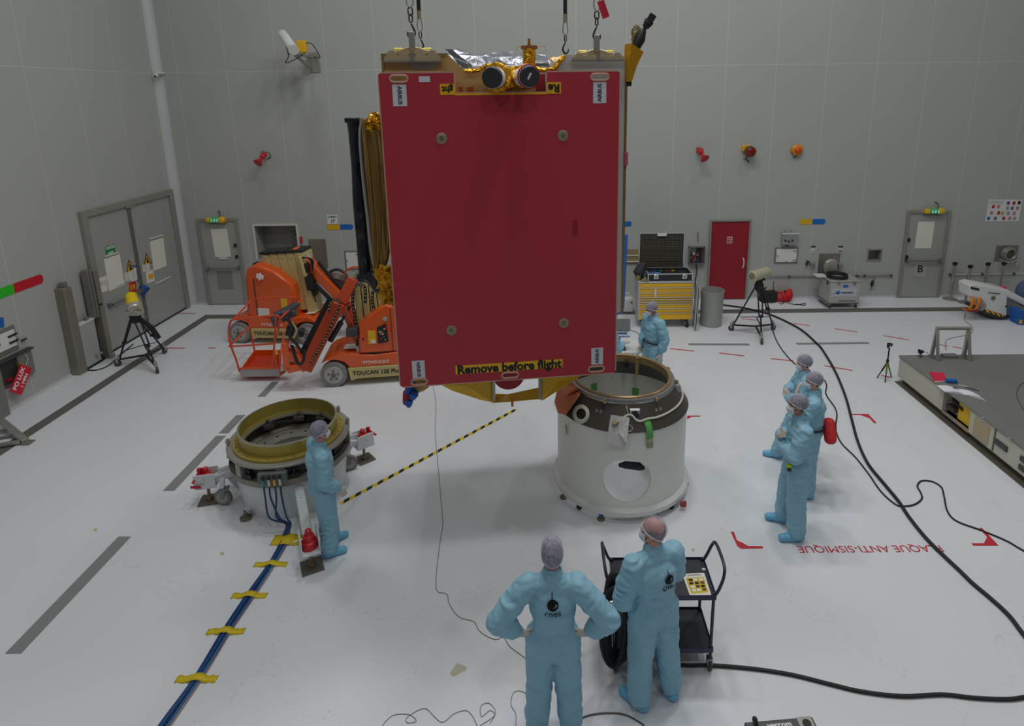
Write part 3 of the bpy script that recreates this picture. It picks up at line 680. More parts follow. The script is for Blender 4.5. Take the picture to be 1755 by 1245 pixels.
# cable rail along the wall
p0 = bw(1320, 474); p1 = bw(1527, 471)
t = thing('cable_rail', 'thin steel rail with dark knobs along the back wall', 'rail', (p0.x, D, p0.z))
B().cyl((p0.x-.35, D-.03, p0.z), (p1.x, D-.03, p0.z), .012).build('rod', M_steel_d, t)
for px in (1352, 1468, 1481, 1526): B().ball((bw(px, 473).x, D-.035, p0.z), .035, 10, 8).build('knob', M_dgrey, t)
p0 = bw(1625, 470); t = thing('cable_rail', 'thin steel rail behind the stanchions right of the door lettered B', 'rail', (p0.x, D, p0.z))
B().cyl((p0.x, D-.03, p0.z), (XR-.2, D-.03, p0.z), .01).build('rod', M_offw, t)
for px in (1627, 1682, 1736): B().ball((bw(px, 470).x, D-.035, p0.z), .035, 10, 8).build('knob', M_dgrey, t)
for px, lb in ((1493, 'dangling black plug on a cable below the wall rail'), (1652, 'dangling black plug behind the second stanchion')):
    p = bw(px, 485); t = thing('hanging_plug', lb, 'plug', (p.x, D-.05, p.z-.2))
    B().tube(spl([(p.x+.04, D-.04, p.z+.16), (p.x+.03, D-.05, p.z+.05), (p.x, D-.05, p.z), (p.x-.02, D-.05, p.z-.15), (p.x-.04, D-.04, p.z-.2)], 5), .007, 6).build('cord', M_dgrey, t)
    B().rings([((p.x+.02, D-.05, p.z+.08), .02), ((p.x+.01, D-.05, p.z+.04), .035), ((p.x, D-.05, p.z-.05), .035), ((p.x-.01, D-.05, p.z-.08), .02)], 10).build('plug_body', M_black, t)
# steel plate with the coiled pipe, far right
x0, x1, z0, z1 = brect(1708, 421, 1741, 447)
t = thing('pipe_panel', 'square steel panel with a coiled pipe on the far right of the back wall', 'panel', ((x0+x1)/2, D, z0))
B().bx(x0, x1, D-.015, D-.001, z0, z1).build('plate', M_plate, t)
b = B()
for k in range(4): b.torus(((x0+x1)/2+.02, D-.05-.03*k, z0+.2), .17-.012*k, .013, 28, 6, Matrix.Rotation(PI/2, 3, 'X'))
b.build('coiled_pipe', M_steel, t)
b = B(); b.tube(spl([(x0+.08, D-.08, z0+.06), ((x0+x1)/2, D-.14, z0+.0), (x1-.04, D-.1, z0+.06), (x1-.03, D-.08, z0-.12)], 6), .015); b.build('outlet_bend', M_chrome, t)
# left wall: hatch, opening with the red hanging tag
def lq(px): return lw(*px)
def z7(x, y): return (x/3.89, 480+y/3.89)
def wall_quad(name, pts, lift, m, par=None, t0=.001):
    P_ = [lw(*p) for p in pts]; b = B(); n = Vector((1, 0, 0))
    a = [p+n*t0 for p in P_]; c = [p+n*lift for p in P_]
    b.add(a+c, [(3, 2, 1, 0), (4, 5, 6, 7), (0, 1, 5, 4), (1, 2, 6, 5), (2, 3, 7, 6), (3, 0, 4, 7)])
    return b.build(name, m, par, smooth=False)
pA = lw(*z7(40, 470)); t = thing('wall_hatch', 'white hatch with dark hinges at the left edge of the frame', 'hatch', tuple(pA))
ya, yb2 = lw(*z7(88, 310)).y, lw(*z7(-60, 440)).y; 
za, zb = lw(*z7(108, 440)).z, lw(*z7(84, 312)).z
B().bx(-LW+.001, -LW+.02, yb2-.3, ya+.0, za-.06, zb+.03).build('frame', M_steel_d, t)
B().bx(-LW+.02, -LW+.05, yb2-.26, ya-.05, za+.03, zb-.03).build('door', M_white, t, bevel=.004)
for zz in (za+.12, zb-.12): B().bx(-LW+.05, -LW+.07, ya-.2, ya-.02, zz-.015, zz+.015).build('hinge', M_black, t)
B().bx(-LW+.05, -LW+.07, ya-.46, ya-.38, (za+zb)/2-.02, (za+zb)/2+.02).build('latch', M_black, t)
ya = lw(*z7(180, 445)).y; z1 = lw(*z7(180, 445)).z; z0 = lw(*z7(218, 620)).z; ym_ = lw(*z7(85, 520)).y
t = thing('connection_niche', 'open steel niche with a half closed door below the white hatch on the left wall', 'panel', (-LW, ya-.5, z0))
B().bx(-LW+.001, -LW+.03, ya-1.2, ya, z0, z1).build('back_plate', M_plate, t)
B().bx(-LW+.03, -LW+.034, ya-1.15, ym_, z0+.05, z1-.05).build('niche_shade_sheet', mat('niche_dark', (52, 56, 52), .6), t)  # flat dark sheet painted as the shade inside the niche, nothing is cut out
B().bx(-LW+.03, -LW+.08, ym_, ya-.02, z0+.03, z1-.03).build('half_door', M_steel_d, t, bevel=.004)
B().bx(-LW+.03, -LW+.12, ya-1.2, ya, z1-.03, z1).build('drip_lip', M_dgrey, t)
B().box((-LW+.09, ya-.3, z0+.3), (.03, .09, .07)).build('pipe_stub', mat('brass', (176, 150, 90), .35, .6), t)
B().box((-LW+.05, ym_-.2, z0+.12), (.03, .1, .04)).build('red_valve', M_red, t)
ct = lw(*z7(140, 665), .12); t = thing('hanging_tag', 'red PO LUX cloth tag hanging from the niche on the left wall', 'tag', tuple(ct))
Mt = frame(ct, (0, .55, .62), (0, -.62, .55))
B().box((0, 0, 0), (.48, .26, .008)).tf(Mt).build('red_cloth', mat('tag_red', (206, 20, 48), .6), t)
text('PO LUX', .1, M_textw, t, Mt @ Matrix.Translation((0, .05, .006)), bold=.003, width=.4); text('1 MPH', .09, M_textw, t, Mt @ Matrix.Translation((0, -.07, .006)), bold=.003)
B().tube(spl([ct+Vector((0, .15, .2)), ct+Vector((0, .22, .3)), ct+Vector((-.03, .2, .42))], 4), .004, 5).build('string', M_white, t)
B().box(lw(*z7(160, 398), .03), (.03, .1, .02)).build('wall_hook', M_black); o = bpy.data.objects['wall_hook']; tag(o, 'small dark hook on the left wall beside the white hatch', 'hook')
pts = wall_quad('wall_plate', [z7(-30, 255), z7(16, 250), z7(22, 315), z7(-30, 318)], .02, M_blue); tag(pts, 'blue panel corner at the very left edge above the hatch', 'panel')
ya = lw(*z7(18, 780)).y
b = B().bx(-LW+.001, -LW+.09, ya-.25, ya-.02, 0, .9); tag(b.build('door_jamb', M_steel_d, bevel=.004), 'short steel jamb at the left edge of the frame', 'frame')
# ================================================================== SATELLITE
SANG = R(7.478); S0 = Vector((-1.626, 6.10, 2.192)); SU = Vector((math.cos(SANG), math.sin(SANG), 0)); SV = Vector((-math.sin(SANG), math.cos(SANG), 0)); SZ = Vector((0, 0, 1))
def sp_(u, d, z): return S0+SU*u+SV*d+SZ*z
def sq(px, py, d=0.0):
    """point of the hanging satellite: on the plane d metres behind its front cover"""
    r = ray(px, py); o = S0+SV*d; c = Vector((0, 0, CAMH)); t = (o-c).dot(SV)/r.dot(SV); p = c+r*t-S0
    return p.dot(SU), p.z
def sP(px, py, d): u, z = sq(px, py, d); return sp_(u, d, z)
MS = Matrix(((SU.x, 0, -SV.x, S0.x), (SU.y, 0, -SV.y, S0.y), (0, 1, 0, S0.z), (0, 0, 0, 1)))   # local x=u, y=z, z=towards the viewer
def sb(b, u0, u1, d0, d1, z0, z1):
    p = [(u0, z0), (u1, z0), (u1, z1), (u0, z1)]
    return b.prism(p, sp_(0, d0, 0), SU, SZ, SV*(d1-d0))
M_cover = mat('cover_red', (176, 54, 66), .5, 0, .02, 3, spec=.3)
M_coverrim = mat('cover_edge', (196, 150, 130), .5)
M_gold = mat('gold_film_panel', (214, 176, 116), .35, .35, .06, 4, .15, 12)
M_goldf = foil('gold_foil', (196, 130, 16), (240, 186, 40), .25, .75, 11)
M_amber = foil('amber_foil', (190, 130, 10), (214, 158, 16), .38, .35, 5, (1, 1, .4), .04)
M_silver = foil('silver_foil', (120, 122, 130), (176, 178, 188), .34, .8, 4, dist=.06)
M_body = mat('radiator_white', (200, 202, 200), .35, .0, .02)
M_blackf = foil('black_foil', (24, 27, 34), (58, 62, 74), .3, .55, 7, (1, 1, .5), .06)
M_brown = foil('bronze_film', (140, 104, 48), (186, 150, 92), .25, .7, 3, (5, 5, .25), .05)
sat = thing('satellite', 'large satellite hanging over the floor behind its red Remove before flight cover', 'satellite', tuple(S0), SANG)
W_, Hh = 2.38, 3.287
# main box
b = B(); sb(b, .04, 2.2, .16, 1.75, .35, 3.36); b.build('satellite_body', M_body, sat, bevel=.01)
# front face of the box above the cover: gold left, white right, with the dipped middle
tl = sq(653, 92, .1); a1 = sq(766, 92, .1); a2 = sq(797, 122, .1); a3 = sq(932, 122, .1); a4 = sq(966, 96, .1); tr = sq(1074, 96, .1)
um = sq(925, 122, .1)[0]
zb_ = sq(800, 166, .1)[1]-.2
topz = tl[1]
b = B().prism([(tl[0], zb_), (um, zb_), (um, a3[1]), (a2[0], a2[1]), (a1[0], topz), (tl[0], topz)], sp_(0, .1, 0), SU, SZ, SV*.05); b.build('gold_front_panel', M_gold, sat, smooth=False)
b = B().prism([(um, .55), (tr[0], .68), (tr[0], tr[1]), (a4[0], topz-.02), (a3[0]+.02, a3[1]), (um, a3[1])], sp_(0, .1, 0), SU, SZ, SV*.05); lab(b.build('white_front_panel', M_body, sat, smooth=False), 'white radiator panel behind the right of the red cover')
b = B(); sb(b, tr[0]-.012, tr[0]+.012, .09, 1.7, .68, tr[1]); b.build('panel_edge_strip', mat('edge_tan', (148, 118, 66), .4, .4), sat)
b = B(); sb(b, tl[0], tl[0]+.02, .075, .1, zb_, topz); sb(b, tl[0]+.02, a1[0], .075, .1, topz-.02, topz); b.build('gold_edge', mat('gold_bright', (230, 200, 130), .2, .9), sat)
e0 = sq(1070, 600, .1)
# orange squares below the dip
for px in ((787, 793), (800, 811)):
    q0 = sq(px[0], 149, .09); q1 = sq(px[1], 158, .09); b = B(); sb(b, q0[0], q1[0], .085, .1, q1[1], q0[1]); b.build('copper_window', mat('copper_orange', (196, 96, 20), .4, .2), sat)
q0 = sq(918, 128, .09); q1 = sq(934, 157, .09); b = B(); sb(b, q0[0], q1[0], .085, .1, q1[1], q0[1]); b.build('red_block', M_cover, sat)
# red protective cover with the notch and the hand slots
n0 = sq(780, 125); n1 = sq(780, 159); n2 = sq(936, 158); n3 = sq(936, 125)
rr = .03
outer = [(rr, 0), (W_-rr, 0), (W_-.01, .01), (W_, rr), (W_, Hh-rr), (W_-.01, Hh-.01), (W_-rr, Hh), (n2[0], Hh), (n2[0], n2[1]), (n1[0], n1[1]), (n1[0], Hh), (rr, Hh), (.01, Hh-.01), (0, Hh-rr), (0, rr), (.01, .01)]
slots = []
for px, py, hw in ((684, 135, 15), (1027, 132, 15), (719, 652.5, 13.5), (874, 641, 14), (1021, 630.5, 13)):
    c = sq(px, py); e = sq(px+hw, py); slots.append((c[0], c[1], e[0]-c[0], .032))
cover = plate('protective_cover', outer, [slot(*s_) for s_ in slots], .03, M_cover, sat, MS)
b = B()
for i in range(len(outer)):
    x0, y0 = outer[i]; x1, y1 = outer[(i+1) % len(outer)]
    if math.hypot(x1-x0, y1-y0) < .03: continue
    p0 = MS @ Vector((x0, y0, .018)); p1 = MS @ Vector((x1, y1, .018)); b.bar(p0, p1, .012, .026, tuple(SV))
b.build('edge_trim', M_coverrim, cover, smooth=False)
for s_ in slots:
    pts = [MS @ Vector((x, y, .03)) for x, y in slot(*s_)]; B().tube(pts, .011, 6, True).build('hand_slot_rim', M_coverrim, cover)
for px, py in ((757, 237), (964, 232), (774, 564.5), (965.5, 552)):
    c = sq(px, py); o = MS @ Vector((c[0], c[1], .03)); n = MS.to_3x3() @ Vector((0, 0, 1))
    Ml = MS.to_3x3()
    B().lathe([(.002, 0), (.056, 0), (.056, .006), (.045, .012), (.02, .012), (.016, .004), (.002, .004)], o, 28, True, Ml).build('fastener_washer', mat('washer_tan', (150, 136, 108), .45, .2), cover)
    B().cyl(o+n*.004, o+n*.018, .012, .01, 10).build('fastener_pin', M_steel_d, cover)
def label_plate(name, px, mm, par=cover, z=.031):
    p = [sq(*q) for q in px]; w_ = ((p[1][0]-p[0][0])+(p[2][0]-p[3][0]))/2; h_ = ((p[0][1]-p[3][1])+(p[1][1]-p[2][1]))/2
    cu = sum(q[0] for q in p)/4; cz = sum(q[1] for q in p)/4
    M = MS @ Matrix.Translation((cu, cz, z)); o = B().box((0, 0, .001), (w_, h_, .002)).tf(M).build(name, mm, par, smooth=False); return o, M, w_, h_
M_lblw = mat('label_white', (206, 208, 212), .5); M_lbly = mat('label_yellow', (232, 176, 24), .5); M_navy = mat('navy_print', (22, 26, 74), .5)
for px, ang in (([(672, 145), (696, 145), (699, 182), (675, 182)], -90), ([(1016, 141), (1038, 141), (1038, 177), (1015, 177)], 90), ([(706, 617), (727, 616), (730, 645), (708, 647)], -90), ([(1013, 595), (1033, 594), (1032, 622), (1012, 624)], 90)):
    o, M, w_, h_ = label_plate('maker_label', px, M_lblw); text('AIRBUS', .09, M_navy, o, M @ Matrix.Rotation(R(ang), 4, 'Z') @ Matrix.Translation((0, 0, .003)), width=h_*.86, bold=.002)
o, M, w_, h_ = label_plate('flight_warning_label', [(780.5, 625.5), (963.5, 613.5), (964, 628), (781, 640)], M_lbly)
text('Remove before flight', .09, M_text, o, M @ Matrix.Translation((0, -.003, .003)), width=w_*.97, bold=.0035, squash=1.0)
o, M, w_, h_ = label_plate('flight_warning_label', [(754, 144), (780, 144), (780, 162.5), (754.5, 162.5)], M_lbly)
text('ght', .1, M_text, o, M @ Matrix.Rotation(PI, 4, 'Z') @ Matrix.Translation((0, 0, .003)), width=w_*.78, bold=.004)
o, M, w_, h_ = label_plate('flight_warning_label', [(937, 141), (960.5, 141), (960.5, 160.5), (937, 160.5)], M_lbly)
text('Re', .1, M_text, o, M @ Matrix.Rotation(PI, 4, 'Z') @ Matrix.Translation((0, 0, .003)), width=w_*.82, bold=.004)
o, M, w_, h_ = label_plate('yellow_strip', [(780, 160), (937, 159), (937, 162), (780, 163)], M_lbly)
o, M, w_, h_ = label_plate('blank_label', [(718, 131), (737, 131), (737.5, 141), (718.5, 141)], M_lblw)
o, M, w_, h_ = label_plate('dark_red_patch', [(981, 377), (989, 377), (989, 402), (981, 402)], mat('patch_maroon', (150, 20, 30), .4))
# lifting brackets along the top edge
M_brk = mat('alodine_bracket', (190, 172, 140), .4, .35, .08)
def bracket(px0, px1, y0, y1, nteeth, lab_):
    L_ = sq(px0, y1, .05); Rr = sq(px1, y1, .05); zt = sq(px0, y0, .05)[1]; w = (Rr[0]-L_[0]); z0 = L_[1]; ht = zt-z0
    b = B(); half = w/2
    for k in range(2):
        u0 = L_[0]+k*half+.01; poly = [(u0, z0), (u0+half-.02, z0), (u0+half-.02, z0+ht*.45)]
        t = half-.02; poly += [(u0+t*.93, z0+ht*.5), (u0+t*.82, z0+ht), (u0+t*.62, z0+ht), (u0+t*.55, z0+ht*.55), (u0+t*.45, z0+ht*.55), (u0+t*.38, z0+ht), (u0+t*.18, z0+ht), (u0+t*.07, z0+ht*.5), (u0, z0+ht*.45)]
        b.prism(poly, sp_(0, .03, 0), SU, SZ, SV*.03)
    b.build('lifting_bracket', M_brk, sat, smooth=False)
    b = B(); sb(b, L_[0], Rr[0], .02, .07, z0-.008, z0+.006); sb(b, L_[0]+half-.015, L_[0]+half+.015, .015, .06, z0, z0+ht*.9); b.build('bracket_web', M_steel_d, sat, smooth=False)
    cu = L_[0]+half; zt2 = zt-.02
    b = B().prism([(cu-.23, zt2-.01), (cu+.23, zt2-.01), (cu+.23, zt2+.02), (cu+.12, zt2+.035), (cu+.05, zt2+.06), (cu-.05, zt2+.06), (cu-.12, zt2+.035), (cu-.23, zt2+.02)], sp_(0, .11, 0), SU, SZ, SV*.12)
    b.build('lifting_fitting', M_brk, sat, bevel=.008)
    for k, uu in enumerate((-.14, .14)):
        B().cyl(sp_(cu+uu-.04, .16, zt2+.035), sp_(cu+uu+.04, .16, zt2+.035), .02, n=12).build('fitting_pin', mat('pin_yellow', (206, 190, 60), .4, .3), sat)
    b = B(); sb(b, cu-.03, cu+.03, .1, .14, zt2+.03, zt2+.2); b.build('lifting_lug', M_steel, sat, bevel=.006)
    return cu, zt2+.2
bl = bracket(657, 757, 87, 106, 2, 'left')
br_ = bracket(979, 1070, 91, 104, 2, 'right')
# speckled protective strip at the left of the gold face
q0 = sq(705, 108, .1); q1 = sq(748, 118, .1); b = B(); sb(b, q0[0], q1[0], .092, .1, q1[1], q0[1]); b.build('checker_strip', mat('checker_strip_grey', (176, 172, 170), .4, .2, .35, 40), sat)
for py in (106.5, 123.5):
    q0 = sq(655, py, .1); q1 = sq(756, py, .1); B().cyl(sp_(q0[0], .09, q0[1]), sp_(q1[0], .09, q1[1]), .006, n=6).build('bright_seam', mat('seam_bright', (238, 228, 200), .2, .6), sat)
# crumpled silver blankets in the dip
def crumple(grid, name, m, par, amp=.02, seed=1, back=.05, sub=5):
    """grid[i][j] of points -> crumpled sheet with thickness"""
    rnd = random.Random(seed); ni, nj = len(grid), len(grid[0]); pts = []
    for i in range((ni-1)*sub+1):
        row = []
        for j in range((nj-1)*sub+1):
            a, fa = divmod(i/sub, 1); c, fc = divmod(j/sub, 1); a = min(int(a), ni-2); c = min(int(c), nj-2)
            fa = i/sub-a; fc = j/sub-c
            p = (grid[a][c]*(1-fa)+grid[a+1][c]*fa)*(1-fc)+(grid[a][c+1]*(1-fa)+grid[a+1][c+1]*fa)*fc
            row.append(p+Vector([rnd.uniform(-amp, amp) for _ in range(3)]))
        pts.append(row)
    I, J = len(pts), len(pts[0]); vs = [p for r in pts for p in r]
    fs = [(i*J+j, i*J+j+1, (i+1)*J+j+1, (i+1)*J+j) for i in range(I-1) for j in range(J-1)]
    o = B().add(vs, fs).build(name, m, par, smooth=False, fix=False)
    md = o.modifiers.new('solid', 'SOLIDIFY'); md.thickness = .006
    return o
g = [[sP(x, y, d) for x, y in row] for row, d in zip([[(776, 124), (800, 124), (840, 124), (870, 124), (905, 124), (940, 124)], [(778, 112), (800, 110), (840, 110), (870, 110), (905, 110), (940, 110)], [(768, 96), (795, 96), (825, 99), (870, 96), (895, 96), (938, 100)], [(766, 84), (781, 86), (815, 91), (870, 90), (890, 92), (937, 97)]], (.16, .2, .3, .5))]
crumple(g, 'silver_blanket', M_silver, sat, .022, 3, sub=2)
g = [[sP(x, y, d) for x, y in row] for row, d in zip([[(764, 84), (775, 84)], [(775, 98), (790, 97)], [(786, 110), (806, 110)], [(799, 119), (812, 119)]], (.12, .12, .12, .12))]
crumple(g, 'silver_flap', M_silver, sat, .006, 4, sub=1)
# gold foil ridge, gold turret and the two capped sensors
pts = [sP(x, y, .05) for x, y in ((797, 121), (820, 121), (836, 112), (850, 116), (870, 119), (893, 116), (905, 112), (925, 119), (948, 119), (958, 108), (967, 96))]
B().tube(spl(pts, 4), .022, 8).build('gold_foil_ridge', M_goldf, sat)
g = [[sP(x, y, d) for x, y in row] for row, d in zip([[(852, 120), (872, 120), (892, 120)], [(850, 132), (870, 130), (888, 132)], [(852, 143), (872, 145), (895, 142)], [(858, 147), (875, 152), (900, 149)]], (.06, -.12, -.1, .06))]
crumple(g, 'gold_blanket', M_goldf, sat, .025, 6)
for (x, y), dirn, nm in (((843, 133), (-.34, -.5), 'left'), ((908, 131), (.25, -.5), 'right')):
    tip = sP(x, y, -.3); ax = (SU*dirn[0]*.55+SV*-.9+SZ*.12).normalized(); base = tip-ax*.36+SZ*-.01
    tgt = sP(865 if nm == 'left' else 885, 133, .08); ax = (tip-tgt).normalized(); base = tgt
    B().rings([(base, .07), (base+(tip-base)*.45, .09), (tip-ax*.02, .105)], 20).build('sensor_baffle', M_white, sat)
    B().rings([(tip-ax*.03, .1), (tip, .1), (tip+ax*.012, .09)], 20).build('sensor_cap', mat('cap_charcoal', (44, 48, 54), .5), sat)
    if nm == 'right':
        B().torus(tip-ax*.03, .108, .01, 24, 6, frame((0, 0, 0), ax.orthogonal(), ax.cross(ax.orthogonal())).to_3x3()).build('red_band', M_red, sat)
        B().box(tip+ax*.016+SU*-.01, (.02, .01, .07), (0, .5, 0)).build('cap_tape', M_lblw, sat)
    else: B().torus(base+(tip-base)*.6, .115, .03, 20, 8, frame((0, 0, 0), ax.orthogonal(), ax.cross(ax.orthogonal())).to_3x3()).build('gold_collar', M_goldf, sat)
c = sP(907, 114, .12); c2 = sP(907, 84, .12)
B().cyl(c-SZ*.05, c2, .066, n=20).build('foil_turret', M_goldf, sat)
B().cyl(c2, c2+SZ*.03, .085, n=20).build('turret_flange', mat('bronze_flange', (170, 110, 60), .35, .5), sat)
B().cyl(c2+SZ*.03, c2+SZ*.1, .018, .012, n=10).build('turret_pin', mat('pin_copper', (176, 120, 40), .35, .5), sat)
b = B(); b.tube(spl([c2+SU*.07, c2+SU*.14+SZ*.03, c2+SU*.17-SZ*.02, c2+SU*.1-SZ*.03], 4), .004, 5); b.tube(spl([c2-SU*.06+SZ*.03, c2-SU*.12+SZ*.02, c2-SU*.13-SZ*.02], 4), .004, 5); b.build('lock_wire', mat('pink_wire', (200, 150, 140), .5), sat)
# silver pieces right of the turret
g = [[sP(x, y, d) for x, y in row] for row, d in zip([[(918, 119), (940, 119)], [(918, 108), (941, 108)], [(920, 98), (938, 98)]], (.1, .12, .3))]
crumple(g, 'silver_flap', M_silver, sat, .006, 9, sub=1)
g = [[sP(x, y, d) for x, y in row] for row, d in zip([[(938, 118), (952, 118)], [(948, 105), (962, 106)], [(940, 99), (964, 97)]], (.12, .13, .2))]
crumple(g, 'gold_flap', M_gold, sat, .008, 10)
# thruster pod with its yellow bag, upper right
g0 = sP(1088, 78, .2); 
top = [sP(1071, 76, .1), sP(1083, 74, 0.0), sP(1103, 89, .05), sP(1092, 84, .35)]
mid = [sP(1069, 105, .12), sP(1078, 108, .02), sP(1092, 112, .05), sP(1086, 104, .3)]
bot = [sP(1067, 138, .14), sP(1074, 140, .05), sP(1083, 140, .06), sP(1080, 134, .26)]
vs = top+mid+bot; fs = [(i, (i+1) % 4, (i+1) % 4+4, i+4) for i in range(4)]+[(i+4, (i+1) % 4+4, (i+1) % 4+8, i+8) for i in range(4)]+[(8, 9, 10, 11), (3, 2, 1, 0)]
b = B(); b.add(vs, fs); o = b.build('thruster_bag', M_amber, sat)
md = o.modifiers.new('sub', 'SUBSURF'); md.levels = 2; md.render_levels = 2; md.subdivision_type = 'SIMPLE'
pa = sP(1090, 80, .15); pb_ = sP(1103, 52, .15); pc_ = sP(1113, 36, .15)
B().rings([(pa, .05), (pa+(pb_-pa)*.5, .06), (pb_, .03)], 12).build('thruster_stalk', M_black, sat)
B().rings([(pb_, .022), (pb_+(pc_-pb_)*.6, .022), (pb_+(pc_-pb_)*.62, .045), (pc_, .05)], 10).box(pc_+SU*.0, (.14, .07, .07), (0, -1.0, 0)).build('thruster_nozzle', mat('nozzle_black', (30, 30, 34), .55), sat)
b = B(); rnd = random.Random(4)
for k in range(6):
    q = sP(1086+rnd.uniform(-4, 4), 72-k*4, .15); b.tube(spl([pa, q, q+SU*.03+SZ*.05, sP(1098, 50, .15)], 3), .008, 5)
b.build('wire_bundle', mat('wire_olive', (140, 126, 84), .6), sat)
c = sP(1078, 143, .1); B().box(c, (.05, .04, .06)).build('black_clip', M_black, sat, bevel=.005)
B().box(sP(1068, 272, .1)+SU*.03, (.04, .05, .14)).box(sP(1069, 286, .1)+SU*.02, (.02, .04, .05)).build('side_connector', mat('connector_rose', (190, 90, 100), .5), sat, bevel=.004)
# ---- reflector and its boom, left side
dR = .55
edge = [(618, 203), (614, 230), (617, 280), (622, 330), (628, 380), (632, 420), (637, 450), (643, 470)]
B().tube(spl([sP(x+3, y, dR-.14) for x, y in edge], 4), .018, 8).build('reflector_rim', mat('rim_silver', (190, 192, 200), .25, .7), sat)
# dish: seen nearly edge-on, a shallow shell
NJ = 14; rows = []
left = spl([sP(x, y, dR) for x, y in edge], 3); right = spl([sP(x, y, dR-.28) for x, y in [(646, 205), (655, 235), (662, 280), (667, 330), (670, 380), (668, 420), (662, 450), (650, 470)]], 3)
back = spl([sP(x, y, dR+.9) for x, y in [(630, 210), (640, 230), (648, 280), (654, 330), (660, 380), (660, 420), (655, 450), (648, 468)]], 3)
for a, c in zip(left, right):
    row = []
    for j in range(NJ+1):
        t = j/NJ; p = a.lerp(c, t); p = p+SV*(-.08*math.sin(PI*t))+SV*(.012*math.sin(t*40)); row.append(p)
    rows.append(row)
I, J = len(rows), NJ+1
o = B().add([p for r_ in rows for p in r_], [(i*J+j, i*J+j+1, (i+1)*J+j+1, (i+1)*J+j) for i in range(I-1) for j in range(J-1)]).build('reflector_dish', M_brown, sat, fix=False)
md = o.modifiers.new('solid', 'SOLIDIFY'); md.thickness = .02
# dark boom wrapped in black film
bo = [(605, 206, .055, .3), (609, 230, .06, .3), (612, 290, .06, .3), (616, 350, .062, .3), (621, 410, .065, .3), (625, 455, .065, .3), (627, 474, .07, .3)]
b = B(); prs = []
for x, y, r_, d in bo: prs.append((sP(x, y, dR), r_+.005))
b.rings(prs, 10); o = b.build('boom', M_blackf, sat)
for p in o.data.vertices: p.co += Vector((noise.noise(p.co*9)*.02, noise.noise(p.co*9+Vector((5, 0, 0)))*.02, 0))
pA = sP(604, 206, dR); 
B().box(pA+SZ*.0, (.14, .12, .05)).build('boom_end', M_blackf, sat, bevel=.01)
B().tube([sP(618, 210, dR), sP(632, 208, dR-.05)], .018, 8).build('hinge_rod', M_chrome, sat)
g = [[sP(x, y, d) for x, y in row] for row, d in zip([[(630, 205), (640, 196), (652, 194)], [(628, 212), (640, 210), (655, 210)], [(636, 222), (645, 224), (658, 222)]], (.35, .15, .2))]
crumple(g, 'gold_foil_wrap', M_goldf, sat, .03, 12)
# lower wrapped arm and yellow blanket
B().rings([(sP(614, 478, dR), .05), (sP(628, 473, dR), .08), (sP(640, 478, dR-.1), .08), (sP(652, 492, dR-.2), .09), (sP(664, 503, dR-.25), .07), (sP(668, 500, dR-.2), .03)], 10).build('lower_arm', M_blackf, sat)
g = [[sP(x, y, d) for x, y in row] for row, d in zip([[(642, 462), (658, 456), (674, 455)], [(645, 480), (660, 478), (676, 478)], [(650, 500), (662, 500), (678, 500)], [(652, 522), (664, 524), (680, 522)]], (.2, .1, .15, .2))]
crumple(g, 'yellow_blanket', M_amber, sat, .03, 14)
# ---- below: yellow dust skirt around the rear structure
dS = .75
def sheet(pts, name, m, d=None, th=.01):
    P_ = [sP(x, y, dd) for x, y, dd in pts]; n = len(P_)
    c = sum(P_, Vector())/n; vs = [c]+P_; fs = [(0, i+1, (i+1) % n+1) for i in range(n)]
    o = B().add(vs, fs).build(name, m, sat, smooth=False, fix=False); md = o.modifiers.new('s', 'SOLIDIFY'); md.thickness = th; return o
M_skirt = mat('skirt_yellow', (236, 184, 22), .5, 0, .06, 3, .2, 8, dist=.04)
sheet([(750, 640, .3), (846, 630, dS), (846, 690, dS), (822, 684, dS), (775, 669, .5), (752, 658, .3)], 'dust_skirt_flap', M_skirt)
sheet([(1005, 620, .3), (1003, 640, .3), (960, 668, .5), (930, 686, dS), (925, 684, dS), (925, 630, dS)], 'dust_skirt_flap', M_skirt)
sheet([(822, 684, dS), (846, 690, dS+.05), (880, 688, dS+.3), (870, 676, dS+.5), (848, 676, dS+.1)], 'dust_skirt_lower', M_skirt)
sheet([(870, 676, dS+.5), (880, 688, dS+.3), (926, 684, dS), (926, 664, dS+.1)], 'dust_skirt_lower', M_skirt)
for px in (846, 925):
    a = sP(px, 615, dS-.03); c = sP(px+.5, 687 if px == 846 else 684, dS-.03); B().bar(a, c, .035, .035, tuple(SV)).build('skirt_post', M_steel, sat)
q = sP(878, 690, dS+.2); B().box(q-SZ*.02, (.03, .02, .07)).build('orange_tie', mat('tie_orange', (220, 120, 30), .6), sat)
q = sP(872, 640, 1.0); B().cyl(q+SV*-.02+SZ*-.02, q+SV*.02+SZ*-.02, .2, n=28).build('red_disc', M_cover, sat)
for u0_, u1_ in ((.06, .6), (1.85, 2.3)):
    b = B(); sb(b, u0_, u1_, .1, .13, .03, .34); b.build('yellow_skirt_band', M_skirt, sat, smooth=False)
# rear structure above the skirt keeps the posts attached
b = B(); sb(b, .8, 1.75, .5, 1.3, -.15, .35); b.build('central_tube_housing', mat('housing_grey', (150, 148, 140), .5), sat, bevel=.01)
